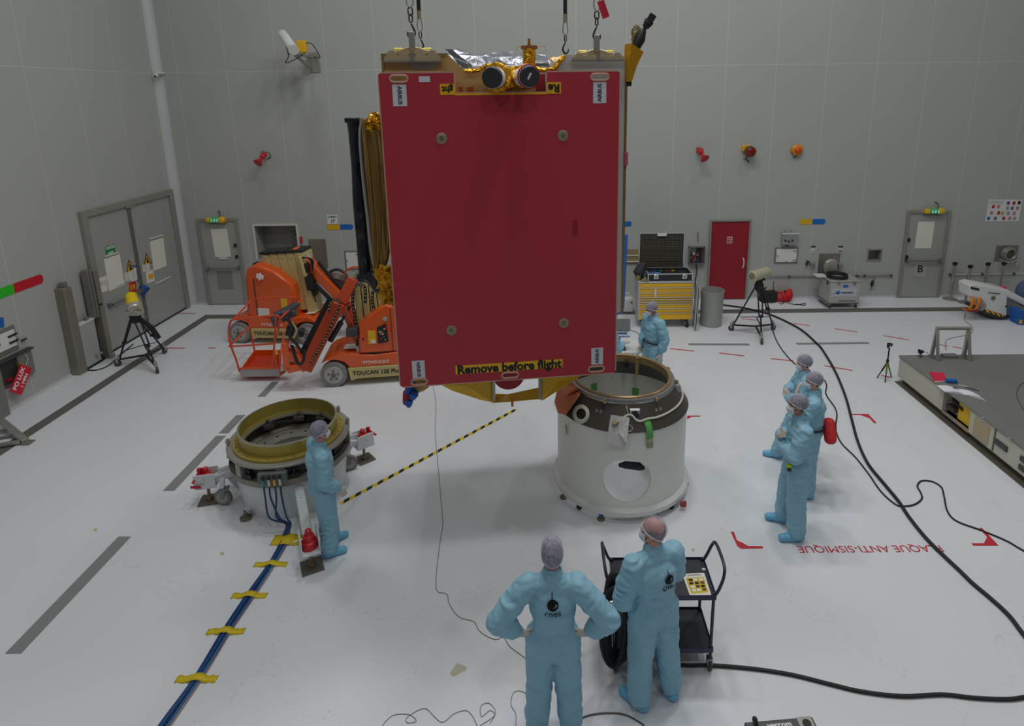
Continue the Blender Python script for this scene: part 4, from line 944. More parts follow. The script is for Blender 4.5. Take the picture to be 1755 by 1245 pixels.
# blue and red protected thruster at the lower left
M_bluec = mat('blue_cloth', (38, 92, 176), .7, 0, .1); M_redc = mat('red_cloth', (160, 30, 44), .7, 0, .1)
def blob(pts, name, m, par, n=10):
    return B().rings([(sP(x, y, d), r_) for x, y, d, r_ in pts], n).build(name, m, par)
blob([(722, 652, .2, .06), (716, 662, .2, .08), (712, 670, .2, .05)], 'tan_neck', mat('tan_cloth', (176, 150, 100), .6), sat)
blob([(704, 655, .15, .05), (701, 666, .15, .045), (697, 676, .15, .02)], 'blue_wrap', M_bluec, sat)
blob([(724, 654, .22, .06), (728, 662, .22, .05), (722, 668, .22, .03)], 'yellow_wrap', M_amber, sat)
blob([(706, 668, .2, .05), (701, 676, .2, .075), (697, 688, .2, .05), (693, 693, .2, .02)], 'red_wrap', M_redc, sat)
blob([(712, 670, .12, .03), (709, 676, .12, .055), (707, 684, .12, .03)], 'blue_wrap', M_bluec, sat)
blob([(702, 686, .15, .04), (700, 693, .15, .045), (701, 698, .15, .02)], 'blue_wrap', M_bluec, sat)

# ================================================================== LIFTING SLINGS
def link(b, c, r_, ln, axis, t=.012):
    """one chain link: stadium loop, long side vertical, in the plane of axis"""
    pts = []
    for i in range(16):
        g = 2*PI*i/16; pts.append(c+axis*(math.cos(g)*r_)+SZ*(math.sin(g)*r_+(ln/2 if math.sin(g) > 0 else -ln/2)))
    b.tube(pts, t, 6, True)
def sling(cu, dd_, z_attach, thick, label, tagm=False, hookside=1, ptop=None):
    base = sp_(cu, dd_, z_attach); t = thing('lifting_sling', label, 'sling', tuple(base))
    k = .62 if thick else .5
    z = z_attach
    def P_(h): return sp_(cu, dd_, h)
    # hook
    pts = [P_(z+.17*k)+SU*0, P_(z+.1*k)+SU*.035*k*hookside, P_(z+.03*k)+SU*.05*k*hookside, P_(z-.03*k)+SU*.02*k*hookside, P_(z-.035*k)-SU*.03*k*hookside, P_(z+.01*k)-SU*.06*k*hookside, P_(z+.05*k)-SU*.06*k*hookside]
    B().rings([(p, r_) for p, r_ in zip(spl(pts, 4), np.interp(np.linspace(0, 1, 25), [0, .3, .6, 1], [.014*k, .02*k, .022*k, .008*k]))], 8).build('hook', mat('hook_iron', (70, 68, 64), .45, .5), t)
    b = B(); h = z+.2*k
    for i in range(2 if thick else 1): link(b, P_(h+.05*k), .035*k, .05*k, SU if i % 2 else (SU*.7+SV*.7).normalized(), .012*k); h += .1*k
    b.build('chain_link', mat('hook_iron', (70, 68, 64)), t)
    b = B(); loop = [P_(h), P_(h+.06*k)+SU*.045*k, P_(h+.14*k)+SU*.05*k, P_(h+.26*k)+SU*.012, P_(h+.26*k)-SU*.012, P_(h+.14*k)-SU*.05*k, P_(h+.06*k)-SU*.045*k]
    b.tube(spl(loop, 3)+[P_(h)], .011*k, 7); b.build('thimble_eye', M_steel, t)
    h += .25*k
    B().cyl(P_(h), P_(h+.16*k), .035*k if thick else .022, n=12).build('ferrule', mat('ferrule_tan', (160, 152, 128), .45, .3), t)
    B().cyl(P_(h+.16*k), P_(CEIL-S0.z-.01), .036 if thick else .02, n=10).build('sling_cable', mat('sling_olive', (112, 112, 84), .6) if thick else M_black, t)
    if tagm: B().box(P_(z+.27)+SU*.06-SV*.03, (.07, .02, .17), (0, -.35, 0)).build('red_tag', mat('tag_crimson', (190, 30, 60), .5), t)
    return t
sling(bl[0], .12, bl[1]-.03, True, 'thick lifting sling with chain and hook at the left of the satellite top')
sling(br_[0], .12, br_[1]-.03, True, 'thick lifting sling with a red tag at the right of the satellite top', True, -1)
u1 = sq(719, 76, .1); sling(u1[0], .3, u1[1]-.02, False, 'thin black lifting cable beside the left thick sling')
u1 = sq(969, 88, .1); sling(u1[0], .1, u1[1]+.0, False, 'thin black lifting cable hooked right of the gold turret', False, -1)
# ================================================================== WHITE CYLINDER WITH THE DARK CONE
cc = Vector((.96, 7.58, 0))
cyl_t = thing('payload_adaptor_stand', 'large white cylinder with a dark cone and open ring on top, right of the satellite', 'stand', tuple(cc))
# shell with the round opening, facing the viewer
M_cyl = mat('cylinder_white', (232, 232, 224), .4, 0, .02, 2)
def shell(r, th, z0, z1, holes, n=140, m=44):
    """holes: (angle, z, radius) round openings cut by leaving cells out and snapping their rim"""
    vs = []; fs = []; keep = {}
    pos = {}
    for i in range(n):
        for j in range(m+1):
            g = 2*PI*i/n; z = z0+(z1-z0)*j/m; s_ = g*r
            for ga, hz, hr in holes:
                ds = ((g-ga+PI) % (2*PI)-PI)*r; dz = z-hz; q = math.hypot(ds, dz)
                if hr*.86 < q < hr*1.14 or (q <= hr*.86 and False):
                    k = hr/q; ds *= k; dz *= k; g = ga+ds/r; z = hz+dz
            pos[i, j] = (g, z)
    for side, rr_ in ((0, r), (1, r-th)):
        for i in range(n):
            for j in range(m+1):
                g, z = pos[i, j]; vs.append(cc+Vector((rr_*math.cos(g), rr_*math.sin(g), z)))
    off = n*(m+1)
    def inside(i, j):
        g = sum(0 for _ in ()) 
        gs = 2*PI*(i+.5)/n; z = z0+(z1-z0)*(j+.5)/m
        return any(math.hypot(((gs-ga+PI) % (2*PI)-PI)*r, z-hz) < hr*.97 for ga, hz, hr in holes)
    for i in range(n):
        i2 = (i+1) % n
        for j in range(m):
            if inside(i, j): continue
            a, b_, c, d = i*(m+1)+j, i2*(m+1)+j, i2*(m+1)+j+1, i*(m+1)+j+1
            fs.append((a, b_, c, d)); fs.append((d+off, c+off, b_+off, a+off))
            for (di, dj, e0, e1) in ((0, -1, a, b_), (0, 1, c, d), (1, 0, b_, c), (-1, 0, d, a)):
                jj = j+dj
                if jj < 0 or jj >= m or inside((i+di) % n, jj): fs.append((e1, e0, e0+off, e1+off))
    return B().add(vs, fs)
hp = fl(1075, 840, .45)
ga = math.atan2(aty(1075, 828, cc.y-.86).y-cc.y, aty(1075, 828, cc.y-.86).x-cc.x); hz = aty(1074, 826, cc.y-.87).z
cs = shell(.865, .03, .16, 1.24, [(ga, hz, .31)]).build('cylinder_shell', M_cyl, cyl_t, fix=True, ang=50)
B().lathe([(.86, .1), (.925, .1), (.925, .16), (.9, .175), (.86, .19)], cc, 96).build('base_ring', M_white, cyl_t)
B().lathe([(.865, 1.235), (.885, 1.245), (.7, 1.53), (.68, 1.52)], cc, 96).build('dark_cone', mat('cone_brown', (74, 66, 60), .42, 0, .05), cyl_t)
B().lathe([(.82, 1.24), (.87, 1.24), (.872, 1.262), (.82, 1.262)], cc, 96).build('cone_rim', mat('rim_grey', (96, 90, 82), .5, .2), cyl_t)
B().lathe([(.66, 1.5), (.7, 1.52), (.705, 1.55), (.69, 1.58), (.66, 1.585)], cc, 96).build('top_ring', mat('ring_steel', (170, 168, 170), .28, .75), cyl_t)
B().lathe([(.615, 1.5), (.66, 1.5), (.66, 1.6), (.645, 1.612), (.615, 1.6)], cc, 96).build('clamp_ring', mat('ring_bronze', (176, 148, 110), .3, .55), cyl_t)
B().lathe([(.83, 1.22), (.85, 1.22), (.66, 1.51), (.62, 1.51)], cc, 96).build('inner_cone', mat('cone_inner', (64, 60, 56), .5), cyl_t)
# ring details
for px, py, px2, py2 in ((1089, 617, 1090, 648), (1021, 640, 1021, 650)):
    a = fl(px, py, 1.59); a = cc+(Vector((a.x, a.y, 0))-cc).normalized()*.6+Vector((0, 0, 1.59)); 
    B().bar(a+Vector((0, 0, 0)), a+Vector((0, 0, -.16)), .05, .03).cyl(a+Vector((0, 0, -.14)), a+Vector((0, 0, -.26)), .028, .02, 10).build('guide_pin', mat('pin_brass', (190, 170, 120), .3, .6), cyl_t)
a = cc+Vector((math.cos(1.35)*.6, math.sin(1.35)*.6, 1.48)); B().cyl(a, a-Vector((0, .06, 0)), .035, n=14).build('dark_knob', M_black, cyl_t)
for g in (-1.05, -.2, .35, 1.0, 2.1, 3.6, 4.3): 
    a = cc+Vector((math.cos(g)*.7, math.sin(g)*.7, 1.55)); n_ = Vector((math.cos(g), math.sin(g), 0))
    B().box(a+n_*.012, (.03, .03, .05), (0, 0, g)).cyl(a+n_*.02, a+n_*.05+Vector((0, 0, .01)), .009, n=8).build('ring_clip', mat('pin_brass', (190, 170, 120)), cyl_t)
def conep(px, py, up_=.0):
    """point of the cone surface seen at this pixel"""
    c = Vector((0, 0, CAMH)); r = ray(px, py).normalized(); t = 5.0
    while t < 12:
        p = c+r*t; q = math.hypot(p.x-cc.x, p.y-cc.y)
        rc = .885 if p.z < 1.245 else .885-(p.z-1.245)*(.185/.285)
        if p.z < 1.53 and q < rc+up_ and p.z > 0: return p
        t += .004
    return c+r*8
# white looped cable, left
M_wc = mat('cable_white', (214, 212, 200), .5)
lc = conep(996, 708, .02); 
b = B()
for k in range(3):
    pts = [conep(996+(13-1.6*k)*math.cos(g), 710+(15-2*k)*math.sin(g), .02+.018*k) for g in [2*PI*i/14 for i in range(14)]]
    b.tube(pts, .012, 6, True)
b.build('coiled_cable', M_wc, cyl_t)
B().prism([(0, 0), (.22, .02), (.2, .16), (.02, .2)], conep(982, 706, .012), (conep(1006, 696, .012)-conep(982, 706, .012)), (0, -.2, .25), (0, -.006, .006)).build('fabric_pad', mat('pad_grey', (170, 166, 150), .8), cyl_t)
# white cable around the right of the cone
pts = [conep(x, y, .018) for x, y in [(1060, 723), (1068, 716), (1078, 711), (1085, 714), (1090, 720), (1098, 722), (1110, 718), (1124, 716), (1140, 710), (1152, 703), (1160, 697), (1167, 688), (1170, 678), (1168, 668), (1163, 658), (1157, 653)]]
B().tube(spl(pts, 3), .013, 7).build('routed_cable', M_wc, cyl_t)
q = conep(1058, 724, .03); B().cyl(q, q+Vector((-.05, -.03, -.02)), .03, n=12).build('cable_connector', mat('connector_tan', (150, 130, 110), .4, .3), cyl_t)
q = [conep(1047, 711, .03), conep(1079, 716, .03), conep(1074, 757, .06)+Vector((0, -.02, 0)), aty(1070, 768, cc.y-.93), aty(1040, 760, cc.y-.93), conep(1043, 735, .03)]
o = B().add(q+[sum(q, Vector())/6], [(i, (i+1) % 6, 6) for i in range(6)]).build('white_foil_sheet', mat('white_foil', (206, 206, 204), .3, .1, .05, 5, .4, 14, dist=.03), cyl_t, smooth=False, fix=False); md = o.modifiers.new('s', 'SOLIDIFY'); md.thickness = .006
# clamp, lines and dots on the cone
q = conep(1088, 703, .02); B().box(q, (.12, .03, .02), (.5, 0, 0)).box(q+Vector((-.05, -.02, -.03)), (.02, .03, .07)).box(q+Vector((.04, -.02, -.02)), (.03, .03, .05)).build('cone_bracket', mat('bracket_pale', (180, 178, 176), .4, .2), cyl_t)
q = conep(1091, 707, .02); B().box(q+Vector((0, -.01, -.02)), (.05, .03, .04)).build('black_port', M_black, cyl_t)
B().tube(spl([conep(1075, 688, .012), conep(1074, 698, .012), conep(1076, 708, .012)], 4), .005, 5).build('thin_lead', M_wc, cyl_t)
B().tube(spl([conep(1079, 728, .02), conep(1084, 734, .02), conep(1081, 739, .02), conep(1076, 740, .02)], 4), .004, 5).build('thin_lead', M_wc, cyl_t)
for px, py in ((1023, 704), (1030, 706), (1125, 703), (1132, 701)):
    q = conep(px, py, .0); n_ = (Vector((q.x-cc.x, q.y-cc.y, 0)).normalized()+Vector((0, 0, .6))).normalized(); B().cyl(q, q+n_*.004, .02, n=14).build('sticker_dot', M_grey, cyl_t)
q = conep(1161, 667, .008); B().ball(q, (.05, .03, .07), 14, 8).build('oval_patch', mat('patch_steel', (160, 164, 166), .35, .3), cyl_t)
# green tapes
M_gt = mat('green_tape', (96, 172, 88), .6, 0, .05)
def tape_strip(pxs, wd, name, m, off=.008):
    P_ = [conep(x, y, off) for x, y in pxs]; vs = []; 
    for p in P_:
        tdir = Vector((-(p.y-cc.y), p.x-cc.x, 0)).normalized(); vs += [p-tdir*wd/2, p+tdir*wd/2]
    n = len(P_); o = B().add(vs, [(2*i, 2*i+1, 2*i+3, 2*i+2) for i in range(n-1)]).build(name, m, cyl_t, fix=False); md = o.modifiers.new('s', 'SOLIDIFY'); md.thickness = .004; md.offset = 1; return o
tape_strip([(1109, 721), (1112, 732), (1114, 741), (1114, 752)], .085, 'green_tape', M_gt, .012)
tape_strip([(1114, 753), (1114, 768)], .085, 'tape_label', mat('tape_pale', (150, 160, 130), .6), .012)
tape_strip([(969, 729), (971, 745)], .03, 'green_tape', mat('faded_green', (150, 176, 150), .6), .004)
for px, py in ((1089, 672), (1018, 664)):
    g = math.atan2(fl(px, py, 1.4).y-cc.y, fl(px, py, 1.4).x-cc.x)
    a = aty(px, py, cc.y+math.sqrt(.833**2-(aty(px, py, cc.y+.8).x-cc.x)**2)); B().box(a, (.1, .006, .12), (0, 0, math.atan2(a.y-cc.y, a.x-cc.x)-PI/2)).build('green_tape', M_gt, cyl_t)
# orange cloth on the left shoulder
q = [conep(955, 672, .02), conep(962, 663, .03), aty(972, 657, cc.y-.45), aty(985, 660, cc.y-.52), conep(995, 667, .05), conep(994, 679, .05), conep(982, 695, .05), conep(970, 712, .03), conep(957, 708, .03), conep(951, 690, .02)]
c_ = sum(q, Vector())/len(q)+Vector((-.02, -.06, .04)); o = B().add(q+[c_], [(i, (i+1) % len(q), len(q)) for i in range(len(q))]).build('orange_cloth', mat('cloth_orange', (216, 128, 92), .75, 0, .06, 6, .3, 10, dist=.03), cyl_t, fix=False, ang=80)
md = o.modifiers.new('sub', 'SUBSURF'); md.levels = md.render_levels = 2; md.subdivision_type = 'SIMPLE'; md = o.modifiers.new('s', 'SOLIDIFY'); md.thickness = .01
b = B(); b.tube(spl([conep(1003, 663, .03), conep(1001, 672, .03), conep(992, 680, .04), conep(990, 688, .05)], 4), .006, 5); b.tube(spl([conep(1000, 667, .03), conep(1000, 676, .03), conep(995, 684, .04)], 4), .005, 5); b.build('tie_string', M_black, cyl_t)
# interior black pouch at the opening
q = aty(1085, 800, cc.y-.80); B().rings([(q+Vector((-.18, -.0, .02)), .02), (q+Vector((-.1, -.01, .03)), .045), (q+Vector((.08, 0, .0)), .05), (q+Vector((.14, 0, -.03)), .02)], 12).build('black_pouch', mat('pouch_black', (28, 30, 40), .6), cyl_t)
# feet and castors under the base ring
for px, py in ((960, 855), (1027, 897), (1120, 897), (1180, 830), (1060, 745), (950, 790)):
    g = math.atan2(fl(px, py).y-cc.y, fl(px, py).x-cc.x); a = cc+Vector((math.cos(g)*.89, math.sin(g)*.89, 0))
    f = B().rings([(a, .05), (a+Vector((0, 0, .015)), .05), (a+Vector((0, 0, .03)), .02), (a+Vector((0, 0, .11)), .016)], 16).build('levelling_foot', mat('foot_bronze', (120, 112, 98), .4, .5), cyl_t)
    if px == 1027: B().cyl(a+Vector((0, 0, .06)), a+Vector((0, 0, .11)), .03, n=12).build('blue_collar', M_blue, f)
for px, py in ((990, 875), (1155, 875), (935, 800), (1010, 740), (1150, 760)):
    g = math.atan2(fl(px, py).y-cc.y, fl(px, py).x-cc.x); a = cc+Vector((math.cos(g)*.86, math.sin(g)*.86, .045)); t_ = Vector((-math.sin(g), math.cos(g), 0))
    w_ = B().cyl(a-t_*.018, a+t_*.018, .045, n=20).build('castor_wheel', M_rubber, cyl_t)
    B().box(a+Vector((0, 0, .045)), (.06, .06, .02), (0, 0, g)).bar(a+t_*.025, a+t_*.025+Vector((0, 0, .05)), .03, .008).bar(a-t_*.025, a-t_*.025+Vector((0, 0, .05)), .03, .008).build('castor_fork', M_steel_d, w_)
q = fl(1171, 862, .1); B().box((q.x, q.y, .08), (.07, .05, .06)).box((q.x+.02, q.y-.02, .11), (.03, .03, .04)).build('red_valve', mat('valve_red', (170, 60, 60), .5), cyl_t)

# ================================================================== RING FIXTURE ON OUTRIGGERS
fc = Vector((-3.53, 7.44, 0))
fx_t = thing('assembly_ring_stand', 'ring stand with a gold ring on a white outrigger base, left of the satellite', 'stand', tuple(fc))
M_goldr = mat('alodine_gold', (164, 148, 66), .36, .25, .08, 4)
M_goldw = mat('alodine_worn', (176, 156, 78), .36, .25, .12, 5)
M_platec = mat('cast_grey', (158, 156, 148), .42, .3, .06, 6)
B().lathe([(.6, .86), (.62, .85), (.625, 1.03), (.6, 1.035)], fc, 110).build('gold_rim', M_goldr, fx_t)
B().lathe([(.6, 1.033), (.626, 1.028), (.627, 1.036), (.6, 1.04)], fc, 110).build('machined_lip', mat('lip_silver', (196, 190, 176), .2, .8), fx_t)
B().lathe([(.59, .835), (.695, .835), (.697, .868), (.62, .872), (.59, .872)], fc, 110).build('gold_flange', M_goldw, fx_t)
for k in range(40):
    g = 2*PI*k/40; a = fc+Vector((math.cos(g)*.66, math.sin(g)*.66, .87)); B().cyl(a, a+Vector((0, 0, .012)), .011, n=8).build('flange_bolt', mat('bolt_brass', (206, 190, 120), .3, .5) if k % 3 else M_steel_d, fx_t)
B().lathe([(.58, .8), (.768, .8), (.774, .812), (.774, .828), (.765, .838), (.58, .838)], fc, 110).build('grey_plate_ring', M_platec, fx_t)
B().lathe([(.56, .54), (.76, .54), (.765, .6), (.765, .62), (.56, .62)], fc, 110).build('lower_ring', mat('lower_ring_grey', (140, 134, 122), .45, .25, .1, 6), fx_t)
B().lathe([(.66, .62), (.69, .62), (.69, .8), (.66, .8)], fc, 110).build('dark_band', mat('band_dark', (66, 60, 54), .5, .3, .15, 8), fx_t)
for k in range(8):
    g = 2*PI*(k+.3)/8; a = fc+Vector((math.cos(g)*.72, math.sin(g)*.72, .71)); 
    B().box(a, (.09, .1, .17), (0, 0, g)).build('spacer_block', [M_steel_d, M_black, M_platec][k % 3], fx_t, bevel=.006)
    g += .2; a = fc+Vector((math.cos(g)*.72, math.sin(g)*.72, .66)); B().box(a, (.06, .12, .05), (0, 0, g)).cyl(a, a+Vector((0, 0, .1)), .02, n=10).build('latch_actuator', M_black, fx_t, bevel=.004)
for g in (2.2, 2.9, 3.5, -.9, .35, .9):
    a = fc+Vector((math.cos(g)*.75, math.sin(g)*.75, .83)); B().cyl(a, a+Vector((0, 0, .09)), .022, n=12).cyl(a+Vector((0, 0, .04)), a+Vector((0, 0, .06)), .032, n=12).build('clamp_screw', M_steel, fx_t)
for g in (1.15, 1.75, 2.5, .5):
    a = fc+Vector((math.cos(g)*.56, math.sin(g)*.56, .76)); B().box(a, (.06, .14, .06), (0, 0, g)).cyl(a, a+Vector((0, 0, .1)), .02, n=8).box(a+Vector((.0, .05, -.05)), (.05, .1, .05), (0, 0, g)).build('inner_support', mat('support_dark', (88, 84, 78), .5, .3), fx_t, bevel=.005)
b = B(); pts = [fc+Vector((math.cos(g)*(.5+.03*math.sin(5*g)), math.sin(g)*(.5), .78+.04*math.sin(3*g))) for g in np.linspace(1.9, 2.7, 10)]; b.tube(spl(pts, 3), .01, 6); b.build('inner_cable', M_black, fx_t)
B().lathe([(.4, .5), (.56, .54), (.56, .6), (.4, .56)], fc, 90).build('inner_ring', mat('inner_ring_grey', (120, 118, 112), .45, .2), fx_t)
for k in range(16):
    g = 2*PI*k/16; a = fc+Vector((math.cos(g)*.49, math.sin(g)*.49, .585)); B().cyl(a, a+Vector((0, 0, .008)), .012, n=8).build('plate_hole', M_black, fx_t)
B().cyl(fc+Vector((0, 0, .3)), fc+Vector((0, 0, .31)), .44, n=60).build('clear_floor_disc', mat('disc_pale', (190, 200, 202), .2), fx_t)
# conical white drum
M_drum = mat('drum_white', (214, 219, 222), .35, 0, .02)
B().lathe([(.62, .02), (.65, .0), (.72, .54), (.69, .54)], fc, 90).build('white_drum', M_drum, fx_t)
B().lathe([(.44, .0), (.46, .0), (.46, .5), (.44, .5)], fc, 60).build('inner_drum', M_drum, fx_t)
# connector box with four blue leads
def fsurf(px, py, z): p = fl(px, py, z); return p
dirc = (Vector((fl(468, 818, .7).x, fl(468, 818, .7).y, 0))-fc).normalized()
ct_ = Vector((-dirc.y, dirc.x, 0)); gco = math.atan2(dirc.y, dirc.x)
o = B().box(fc+dirc*.78+Vector((0, 0, .71)), (.08, .34, .13), (0, 0, gco)).build('connector_panel', mat('panel_grey', (104, 110, 112), .5, .1), fx_t, bevel=.006)
lead_end = fl(490, 921)
for k in range(4):
    a = fc+dirc*.825+ct_*(-.1+.065*k)+Vector((0, 0, .73)); B().cyl(a, a+dirc*.015, .022, n=12).build('socket', M_black, fx_t)
    a2 = a+dirc*.01+Vector((0, 0, -.08)); B().cyl(a2+Vector((0, 0, .05)), a2+Vector((0, 0, -.03)), .015, n=8).build('cable_boot', [mat('boot_teal', (60, 140, 150)), M_wc, M_yel, M_lblw][k], fx_t)
    e = lead_end+Vector((.02*(k-1.5), 0, .03)); md_ = (a2+e)/2+Vector((-.05+.04*((k*2) % 4), -.02, -.1))
    o = B().tube(spl([a2+Vector((0, 0, -.02)), a2+Vector((0, 0, -.2)), md_, e+Vector((0, .1, .08)), e], 6), .011, 7).build('connector_lead', mat('lead_blue', (28, 62, 112), .5), fx_t)
# the three outriggers
def outrigger(foot, ang, castor, front=False):
    f = Vector((foot.x, foot.y, 0)); dr = (f-fc); dr.z = 0; L_ = dr.length; dr.normalize(); tt = Vector((-dr.y, dr.x, 0)); ga_ = math.atan2(dr.y, dr.x)
    arm = B(); p0 = fc+dr*.62+Vector((0, 0, .44)); p1 = f+Vector((0, 0, .32))-dr*.1
    arm.bar(p0, p1, .11, .1)
    arm.build('outrigger_arm', M_drum, fx_t, bevel=.012)
    g_ = B(); g_.prism([(0, .06), (0, .5), (.3, .46), (.05, .06)], fc+dr*.64-tt*.015, dr, SZ, tt*.03); g_.build('gusset', M_drum, fx_t, smooth=False)
    hb = B(); hb.box(f+Vector((0, 0, .25)), (.26, .2, .03), (0, 0, ga_)); hb.box(f+Vector((0, 0, .35))-tt*.095, (.26, .015, .2), (0, 0, ga_)); hb.box(f+Vector((0, 0, .35))+tt*.095, (.26, .015, .2), (0, 0, ga_)); hb.build('foot_housing', M_drum, fx_t, bevel=.008)
    jk = B(); jk.rings([(f+Vector((0, 0, .02)), .05), (f+Vector((0, 0, .07)), .045), (f+Vector((0, 0, .08)), .02), (f+Vector((0, 0, .25)), .02)], 14); jk.build('jack_screw', mat('jack_bronze', (130, 118, 96), .35, .6), fx_t)
    B().box(f+Vector((0, 0, .01)), (.24, .24, .02), (0, 0, ga_)).build('floor_pad', mat('pad_brown', (110, 106, 98), .5, .3), fx_t)
    rb = B(); rc_ = f+Vector((0, 0, .37))
    rb.rings([(rc_+Vector((0, 0, -.1)), .088), (rc_+Vector((0, 0, -.02)), .085), (rc_+Vector((0, 0, -.01)), .068), (rc_+Vector((0, 0, .05)), .062), (rc_+Vector((0, 0, .06)), .04), (rc_+Vector((0, 0, .12)), .034), (rc_+Vector((0, 0, .14)), .01)], 16); rb.build('red_jack_head', mat('jack_red', (200, 26, 36), .35), fx_t)
    B().tube([rc_+Vector((0, 0, .02))-tt*.16, rc_+Vector((0, 0, .02))+tt*.16], .009, 8).build('tommy_bar', M_chrome, fx_t)
    # castor
    if castor is not None:
        c = Vector((castor.x, castor.y, 0)); rw = .115; ax = Matrix.Rotation(R(70), 3, 'Z') @ dr; c.z = rw
        w_ = B().rings([(c-ax*.03, rw*.8), (c-ax*.025, rw), (c+ax*.025, rw), (c+ax*.03, rw*.8)], 28).build('castor_wheel', mat('castor_grey', (120, 118, 118), .5), fx_t)
        B().rings([(c-ax*.034, rw*.66), (c+ax*.034, rw*.66)], 24).build('wheel_disc', mat('castor_hub', (160, 158, 158), .4), w_)
        fk = B(); up2_ = Vector((0, 0, .12)); fk.bar(c+ax*.045, c+ax*.045+up2_+dr*-.03, .06, .008, tuple(ax)); fk.bar(c-ax*.045, c-ax*.045+up2_+dr*-.03, .06, .008, tuple(ax)); fk.box(c+up2_+dr*-.03, (.1, .1, .02), (0, 0, ga_)); fk.build('castor_fork', M_steel_d, w_)
        B().bar(c+up2_+Vector((0, 0, .02)), c+up2_+Vector((0, 0, .15))-dr*.02, .06, .05).build('castor_bracket', M_drum, fx_t)
        q = c-tt*.1+Vector((0, 0, .2))
def fp(px, py, z=.0): return fl(px, py, z)
outrigger(fp(360, 858), 0, fp(385, 865))
outrigger(fp(625, 788), 0, fp(600, 806))
outrigger(fp(535, 972), 0, None, True)
# red levers on the two side feet
for (a, c) in (((342, 808), (330, 832)), ((631, 737), (645, 748))):
    f = fl(*a, .46); g_ = fl(*c, .34); B().bar(Vector((f.x, f.y, .5)), Vector((f.x, f.y, .42)), .05, .04).tube([Vector((f.x, f.y, .46)), Vector((g_.x, g_.y, .36))], .016, 8).build('red_lever', mat('jack_red', (200, 26, 36)), fx_t)
q = fl(336, 838, .28); B().box((q.x, q.y, .3), (.14, .004, .04)).build('red_marking', M_redprint, fx_t)
# levelling foot hanging left front
q = fl(422, 889); f_ = B().rings([((q.x, q.y, 0), .075), ((q.x, q.y, .02), .075), ((q.x, q.y, .035), .03), ((q.x, q.y, .12), .02)], 20).build('levelling_foot', mat('foot_bronze', (120, 112, 98)), fx_t)
b = B().bar(Vector((q.x, q.y, .12)), Vector((q.x, q.y, .12))+(fc-Vector((q.x, q.y, 0))).normalized()*.18, .05, .04).build('foot_bracket', M_drum, fx_t)
q = fl(505, 860, .15); B().box((q.x, q.y, .2), (.09, .03, .06)).build('yellow_tag', M_yel, fx_t)
q = fl(500, 790, .6); 
for k in range(3): B().tube(spl([(fc.x-.72+.03*k, fc.y-.1, .6), (fc.x-.82, fc.y-.12, .55), (fc.x-.84, fc.y-.0, .63)], 4), .008, 5).build('side_loop', M_steel_d, fx_t)
# ================================================================== ORANGE MAST LIFTS
M_or = mat('lift_orange', (222, 86, 14), .28, 0, .03, 3, coat=.5)
M_ord = mat('lift_orange_red', (178, 62, 30), .4, 0, .05)
M_bei = mat('lift_beige', (196, 178, 120), .4, 0, .04)
M_tyre = mat('lift_tyre_grey', (128, 128, 126), .6, 0, .05)
M_hub = mat('lift_hub', (168, 168, 166), .45, .1)
def lift_base(t, length, txt=True):
    """chassis in the lift's own frame: x along the machine, y away from the viewer"""
    for i, (x, y) in enumerate(((0, 0), (length, 0), (0, .78), (length, .78))):
        c = Vector((x, y+.08, .245))
        w_ = B().rings([(c-Vector((0, .09, 0)), .2), (c-Vector((0, .085, 0)), .235), (c-Vector((0, .05, 0)), .245), (c+Vector((0, .05, 0)), .245), (c+Vector((0, .09, 0)), .2)], 32).build('wheel', M_tyre, t, world=False)
        s_ = -1 if y == 0 else 1
        B().rings([(c+Vector((0, s_*.092, 0)), .17), (c+Vector((0, s_*.098, 0)), .165)], 28).build('wheel_disc', M_hub, w_, world=False)
        b = B(); b.cyl(c+Vector((0, s_*.095, 0)), c+Vector((0, s_*.12, 0)), .045, n=14); b.build('hub', mat('hub_rust', (120, 104, 88), .5, .2), w_, world=False)
        for k in range(5): b = B(); q = c+Vector((.09*math.cos(k*1.2566+.3), s_*.1, .09*math.sin(k*1.2566+.3))); b.cyl(q, q+Vector((0, s_*.012, 0)), .014, n=8); b.build('wheel_nut', M_black, w_, world=False)
    # beige skirt
    B().prism([(.3, .1), (.42, .14), (length-.3, .14), (length-.24, .36), (.26, .36)], (0, .0, 0), (1, 0, 0), (0, 0, 1), (0, .94, 0)).build('beige_skirt', M_bei, t, world=False, bevel=.01)
    # orange deck with raised wheel covers
    prof = [(-.1, .5), (.0, .56), (.18, .58), (.28, .52), (.34, .36), (length-.34, .36), (length-.28, .5), (length-.1, .58), (length+.12, .56), (length+.16, .62), (length-.05, .68), (.3, .62), (.1, .68), (-.06, .64), (-.14, .56)]
    prof = [(-.22, .47), (-.12, .52), (.05, .53), (.2, .48), (.3, .36), (length-.3, .36), (length-.2, .48), (length-.05, .53), (length+.12, .52), (length+.22, .47), (length+.2, .56), (length+.02, .64), (length*.5, .58), (.1, .64), (-.1, .58)]
    B().prism(prof, (0, .02, 0), (1, 0, 0), (0, 0, 1), (0, .9, 0)).build('orange_deck', M_or, t, world=False, bevel=.02)
    text('TOUCAN 12E Plus', .17, M_text, t, wm(t) @ frame((length*.5, -.012, .25), (1, 0, 0), (0, 0, 1)), width=length*.56, bold=.003)
    text('PYTHOLIS JLG', .09, M_textw, t, wm(t) @ frame((length*.5, .006, .45), (1, 0, 0), (0, 0, 1)), width=length*.3, bold=.002)
def plocal(t, px, py, y):
    """pixel -> point in the lift's frame on its plane at depth y"""
    M = wm(t); Mi = M.inverted(); o = Mi @ Vector((0, 0, CAMH)); d = Mi.to_3x3() @ ray(px, py); k = (y-o.y)/d.y; return o+d*k
